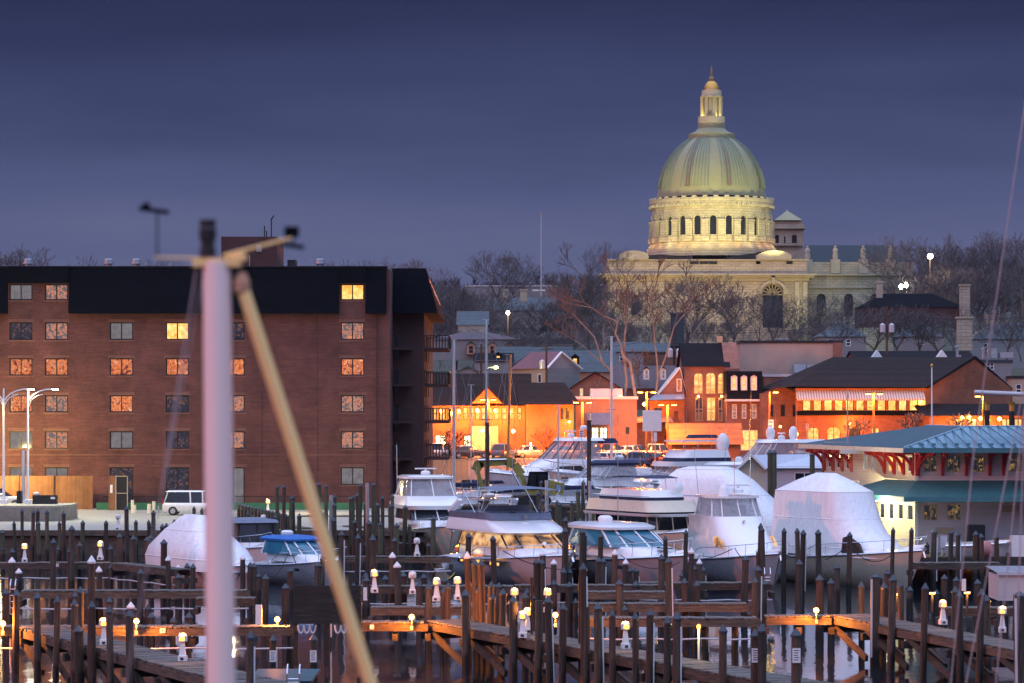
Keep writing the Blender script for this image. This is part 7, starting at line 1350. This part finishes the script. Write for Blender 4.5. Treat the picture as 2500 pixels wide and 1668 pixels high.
# hotel yard: fence, gate, planter, pole lamps
ft = Z(1162, 222); m = MB(); m.box(X(-200, 222), X(225, 222), 222, 222.08, 1.508, ft); o_ = m.build('cedar_fence', 'fence'); tag(o_, 'tall cedar board fence at the foot of the hotel wall', 'fence')
for px in (-40, 45, 130, 225): m = MB(); m.box(X(px, 222)-.06, X(px, 222)+.06, 221.88, 221.997, 1.508, ft+.05); m.build('fence_post', 'fence', o_)
m = MB(); m.box(X(265, 220), X(282, 220), 220, 220.08, 1.508, Z(1162, 220)); o_ = m.build('cedar_screen', 'fence'); tag(o_, 'narrow cedar fence panel with a white notice beside the gate', 'fence'); m = MB(); m.box(X(269, 220), X(275, 220), 219.97, 219.995, Z(1204, 220), Z(1184, 220)); m.build('notice', 'white', o_)
r = thing('yard_gate', (X(297, 220), 220, 1.508), 'dark mesh gate with pale frame beside the cedar panel', 'gate'); m = MB(); x0, x1, z1 = X(283, 220)-r.location.x, X(311, 220)-r.location.x, Z(1163, 220)-1.508
for a, b in (((x0, 0, 0), (x0, 0, z1)), ((x1, 0, 0), (x1, 0, z1)), ((x0, 0, z1), (x1, 0, z1)), ((x0, 0, z1*.5), (x1, 0, z1*.5))): m.beam(a, b, .06, .06)
m.build('gate_frame', 'tan', r); m = MB(); m.box(x0+.04, x1-.04, .035, .06, .03, z1-.04); m.build('gate_mesh', 'darkm', r)
m = MB(); pts = [(X(-60, 199), 204)]+[(X(-60, 199), 198)]+[(X(120, 199), 198), (X(150, 199), 198.6), (X(165, 199), 200.5), (X(168, 200), 204)]; m.prism(pts, 1.508, Z(1238, 199)); pl_ = m.build('planter', 'curb'); tag(pl_, 'curved stone walled planter holding the lamp posts', 'planter'); m = MB(); m.prism([(x-(0 if i < 2 else .0), y) for i, (x, y) in enumerate(pts)], Z(1238, 199)+.003, Z(1236, 199)+.06); m.build('coping', 'conc', pl_)
pz = Z(1236, 199)+.06
r = thing('tank_unit', (X(110, 202), 202, pz), 'long black equipment box standing on the planter', 'equipment box'); m = MB(); m.box(-.85, .85, -.3, .3, .003, .62); m.build('casing', 'black', r); m = MB(); m.box(.45, .75, -.315, -.302, .35, .5); m.build('label_plate', 'white', r); m = MB(); m.lathe([(.2, .62), (.22, .75), (.12, .85)], (-.6, 0, 0), 10); m.build('filler_cap', 'inner', r)
r = thing('low_wall', (X(100, 210), 210, 1.508), 'low brick wall with white coping behind the planter', 'wall'); m = MB(); m.box(-1.1, 1.1, 0, .4, 0, 1.0); m.build('brickwork', 'tbrick', r); m = MB(); m.box(-1.3, 1.2, -.08, .48, 1.003, 1.15); m.build('coping', 'white', r)
for px in (152, 160): m = MB(); m.tube((0, 0, 0), (0, 0, .95), .09, n=10); o_ = m.build('bollard', 'red'); o_.location = (X(px, 204), 204.5, 1.508); tag(o_, 'red steel bollard at the end of the planter, '+('nearer the lamp posts' if px == 152 else 'nearer the cedar gate'), 'bollard')
for px, lb, heads, on in ((9, 'white lamp post at the photo edge with two curved arms', (-1.7, 1.75), (0, 1)), (68, 'white lamp post on the planter with one curved arm', (1.75,), (0,))):
    d = 203; r = thing('lamp_post', (X(px, d), d, pz), lb, 'lamp post'); h = Z(948, d)-pz; m = MB(); m.tube((0, 0, 0), (0, 0, h), .1, .06, n=10); m.box(-.3, .3, -.3, .3, .003, .25); m.build('post', 'white', r)
    for dx, o in zip(heads, on):
        m = MB(); s = 1 if dx > 0 else -1; m.path([V((s*abs(dx)*(1-cos(t*pi/2/6)), 0, h-1.2+1.15*sin(t*pi/2/6))) for t in range(7)], .05, 6); m.path([V((s*abs(dx)*.6*(1-cos(t*pi/2/5)), 0, h-1.6+1.15*sin(t*pi/2/5))) for t in range(6)], .035, 5); m.build('arm', 'white', r)
        m = MB(); m.box(dx-.1*s, dx+.55*s, -.14, .14, h-.06, h+.03) if s > 0 else m.box(dx-.55, dx+.1, -.14, .14, h-.06, h+.03); hd = m.build('lamp_head', 'darkm', r); m = MB(); m.box(dx+.0, dx+.4, -.1, .1, h-.11, h-.064); m.build('lens', 'wlamp', hd)
        light((X(px, d)+dx+.2, d, Z(948, d)-.25), 1700 if px == 68 else 1100, (1, .88, .42), .15, 'SPOT', (X(px, d)+dx+.4, d+2, 0), 150)
light((X(-10, 218), 218.5, 6.0), 3600, (1, .70, .24), .2)
light((X(760, 212), 214, 5.2), 800, (1, .78, .35), .3); light((X(560, 200), 200, 8), 600, (1, .9, .45), .3)
r = thing('camera_post', (X(57, 203), 203, pz), 'short grey post with camera between the white lamp posts', 'post'); m = MB(); m.tube((0, 0, .003), (0, 0, Z(1100, 203)-pz), .12, n=4); m.build('post', 'hullgrey', r); m = MB(); m.box(-.45, -.15, -.2, .2, .003, .9); m.build('meter_box', 'darkm', r)
# ------------------------------------------------------------------ near blurred mast with its rigging
d = 8.; r = thing('near_mast', (X(548, d), d, 0), 'big blurred pinkish mast with tan stay close to the camera', 'mast'); lx = lambda px, dd_=d: X(px, dd_)-r.location.x
Mt['nmast'] = M('near_mast_paint', (.95, .70, .65), .45, var=.05); Mt['stay_tan'] = M('furled_sail', (.95, .62, .25), .7, var=.1)
m = MB(); m.tube((lx(556), 0, 6.5), (lx(529), 0, Z(640, d)), .044, .040, n=20); m.build('mast_tube', 'nmast', r, smooth=50)
m = MB(); m.box(lx(472), lx(588), -.03, .03, Z(652, d), Z(632, d)); m.beam((lx(545), 0, Z(648, d)), (lx(600), 0, Z(622, d)), .024, .028); m.build('masthead_plate', 'stay_tan', r)
m = MB(); x_ = lx(507); m.lathe([(.023, Z(628, d)), (.023, Z(606, d)), (.019, Z(604, d)), (.019, Z(590, d)), (.023, Z(588, d)), (.025, Z(560, d)), (.022, Z(556, d)), (.023, Z(537, d))], (x_, 0, 0), 12); m.build('anchor_light', 'black', r)
m = MB(); m.tube((x_, 0, Z(631, d)), (lx(376), 0, Z(629, d)), .003); m.tube((lx(545), 0, Z(625, d)), (lx(712), 0, Z(582, d)), .005); m.build('vane_arm', 'stay_tan', r)
m = MB(); m.box(lx(694), lx(730), -.002, .002, Z(580, d), Z(553, d)); m.beam((lx(690), 0, Z(597, d)), (lx(742), 0, Z(604, d)), .02, .012); m.beam((lx(340), 0, Z(509, d)), (lx(412), 0, Z(519, d)), .02, .012); m.box(lx(348), lx(366), -.002, .002, Z(508, d), Z(495, d)); m.tube((lx(384), 0, Z(629, d)), (lx(384), 0, Z(515, d)), .0025); m.tube((lx(716), 0, Z(582, d)), (lx(716), 0, Z(600, d)), .0025); m.build('wind_vane', 'slate', r)
m = MB(); m.lathe([(.012, Z(722, d)), (.024, Z(712, d)), (.024, Z(690, d)), (.012, Z(665, d))], (lx(590), 0, 0), 10); m.build('pulley', 'pink', r)
m = MB(); m.tube((lx(588), 0, Z(690, d)), (lx(915), 0, Z(1700, d)), .019, .019, n=10); m.build('furled_stay', 'stay_tan', r)
m = MB(); m.tube((lx(480), 0, Z(655, d)), (lx(395), 0, Z(1200, d)), .0022); m.tube((lx(500), 0, Z(655, d)), (lx(300), 0, Z(1700, d)), .0014); m.build('shroud', 'steel', r)
d = 17.; r2_ = thing('near_rigging', (X(2430, d), d, 0), 'thin blurred shrouds of an unseen boat crossing the office side', 'rigging'); l2 = lambda px: X(px, d)-r2_.location.x
Mt['wirep'] = M('pinkish_wire', (.5, .36, .36), .5)
for a, b, c, e in ((2505, 240, 2380, 1080), (2380, 1080, 2318, 1700), (2512, 880, 2352, 1700), (2528, 240, 2478, 1700), (2500, 1000, 2428, 1700)):
    m = MB(); m.tube((l2(a), 0, Z(b, d)), (l2(c), 0, Z(e, d)), .0035); m.build('shroud', 'wirep', r2_)
m = MB(); d3 = 45; m.tube((X(2379, d3)-r2_.location.x, d3-d, Z(958, d3)), (X(2520, d3)-r2_.location.x, d3-d, Z(964, d3)), .035); m.build('spreader', 'hullgrey', r2_)
# bird
m = MB(); m.rings([[V((-.22, 0, .06)), V((-.1, .05, .02)), V((0, 0, -.03))], [V((0, .06, .03)), V((.1, .05, .02)), V((.24, 0, .05))]], False); m.lathe([(.01, -.05), (.05, 0), (.01, .05)], (0, 0, 0), 8); o_ = m.build('bird', 'black'); o_.location = W(2480, 36, 260); tag(o_, 'tiny dark bird high in the corner of the sky', 'bird')
# quay clutter
r = thing('dinghy', (X(2395, 151.6), 151.8, 1.5), 'white dinghy with grey outboard tilted on the quay', 'dinghy', None, R(-12)); hull(r, 3.6, 1.5, .55, .8, 'gel', rail=False); m = MB(); m.box(-2.1, -1.75, -.18, .18, .4, 1.05); m.tube((-1.9, 0, .5), (-2.1, 0, -.2), .07); m.build('outboard', 'hullgrey', r)
m = MB(); m.lathe([(.05, 0), (.28, .15), (.32, .4), (.22, .75), (.04, .85)], (0, 0, 0), 12); o_ = m.build('fender_buoy', M('pink_buoy', (.55, .22, .2), .6), smooth=60); o_.location = (X(2410, 150.6), 150.7, 1.5); tag(o_, 'big faded pink buoy standing on the quay by the dinghy', 'buoy')
m = MB(); m.box(0, .9, 0, .6, 0, 1.1); o_ = m.build('dock_box', 'white'); o_.location = (X(2470, 150.8), 150.8, 1.5); tag(o_, 'white upright dock box on the quay near the photo edge', 'box')
for px, lb in ((1225, 'near the barge'), (1310, 'behind the bimini yacht')): pass
light(W(1225, 1190, 200), 60, (1, .6, .15), .1)
for i, (px, r_, d, nm) in enumerate(((1075, 1003, 341, 'restaurant eave nearest the balconies'), (1120, 1003, 341, 'restaurant eave left of the tall mast'), (1165, 1000, 341, 'restaurant gable'), (1208, 1002, 341, 'restaurant eave right of the gable'), (1245, 1004, 341, 'restaurant eave by the amber mast'), (1390, 1030, 340.6, 'annex corner'), (1705, 968, 367, 'leftmost arcade balcony'), (1762, 968, 367, 'rightmost arcade balcony'), (1905, 1042, 356, 'gabled brick house door'), (2075, 1035, 344.5, 'market hall wall between the arches'), (1296, 1095, 331, 'foot of the annex wall'), (1160, 1098, 331, 'foot of the porch'))):
    m = MB(); m.lathe([(.02, -.16), (.15, -.08), (.15, .08), (.02, .16)], (0, 0, 0), 10); o_ = m.build('wall_lamp', 'sodium'); o_.location = W(px, r_, d-.3); tag(o_, 'small orange wall lamp at the '+nm, 'wall lamp', 'small orange wall lamps'); light(W(px, r_+4, d-1.3), 1250 if d < 350 else 120, (1, .25, .025), .2)
# ------------------------------------------------------------------ haze
hz = MB(); hz.box(-1400, 1400, -8, 1520, -5, 95); 
hm = bpy.data.materials.new('haze_air'); hm.use_nodes = True; nt = hm.node_tree; nt.nodes.remove(nt.nodes['Principled BSDF'])
pv_ = nt.nodes.new('ShaderNodeVolumePrincipled'); pv_.inputs['Density'].default_value = .00003; pv_.inputs['Color'].default_value = (.55, .7, 1, 1); pv_.inputs['Anisotropy'].default_value = .2; lnk(nt, pv_.outputs[0], nt.nodes['Material Output'].inputs['Volume'])
if HAZE:
    h_ = hz.build('haze', hm); h_['kind'] = 'stuff'
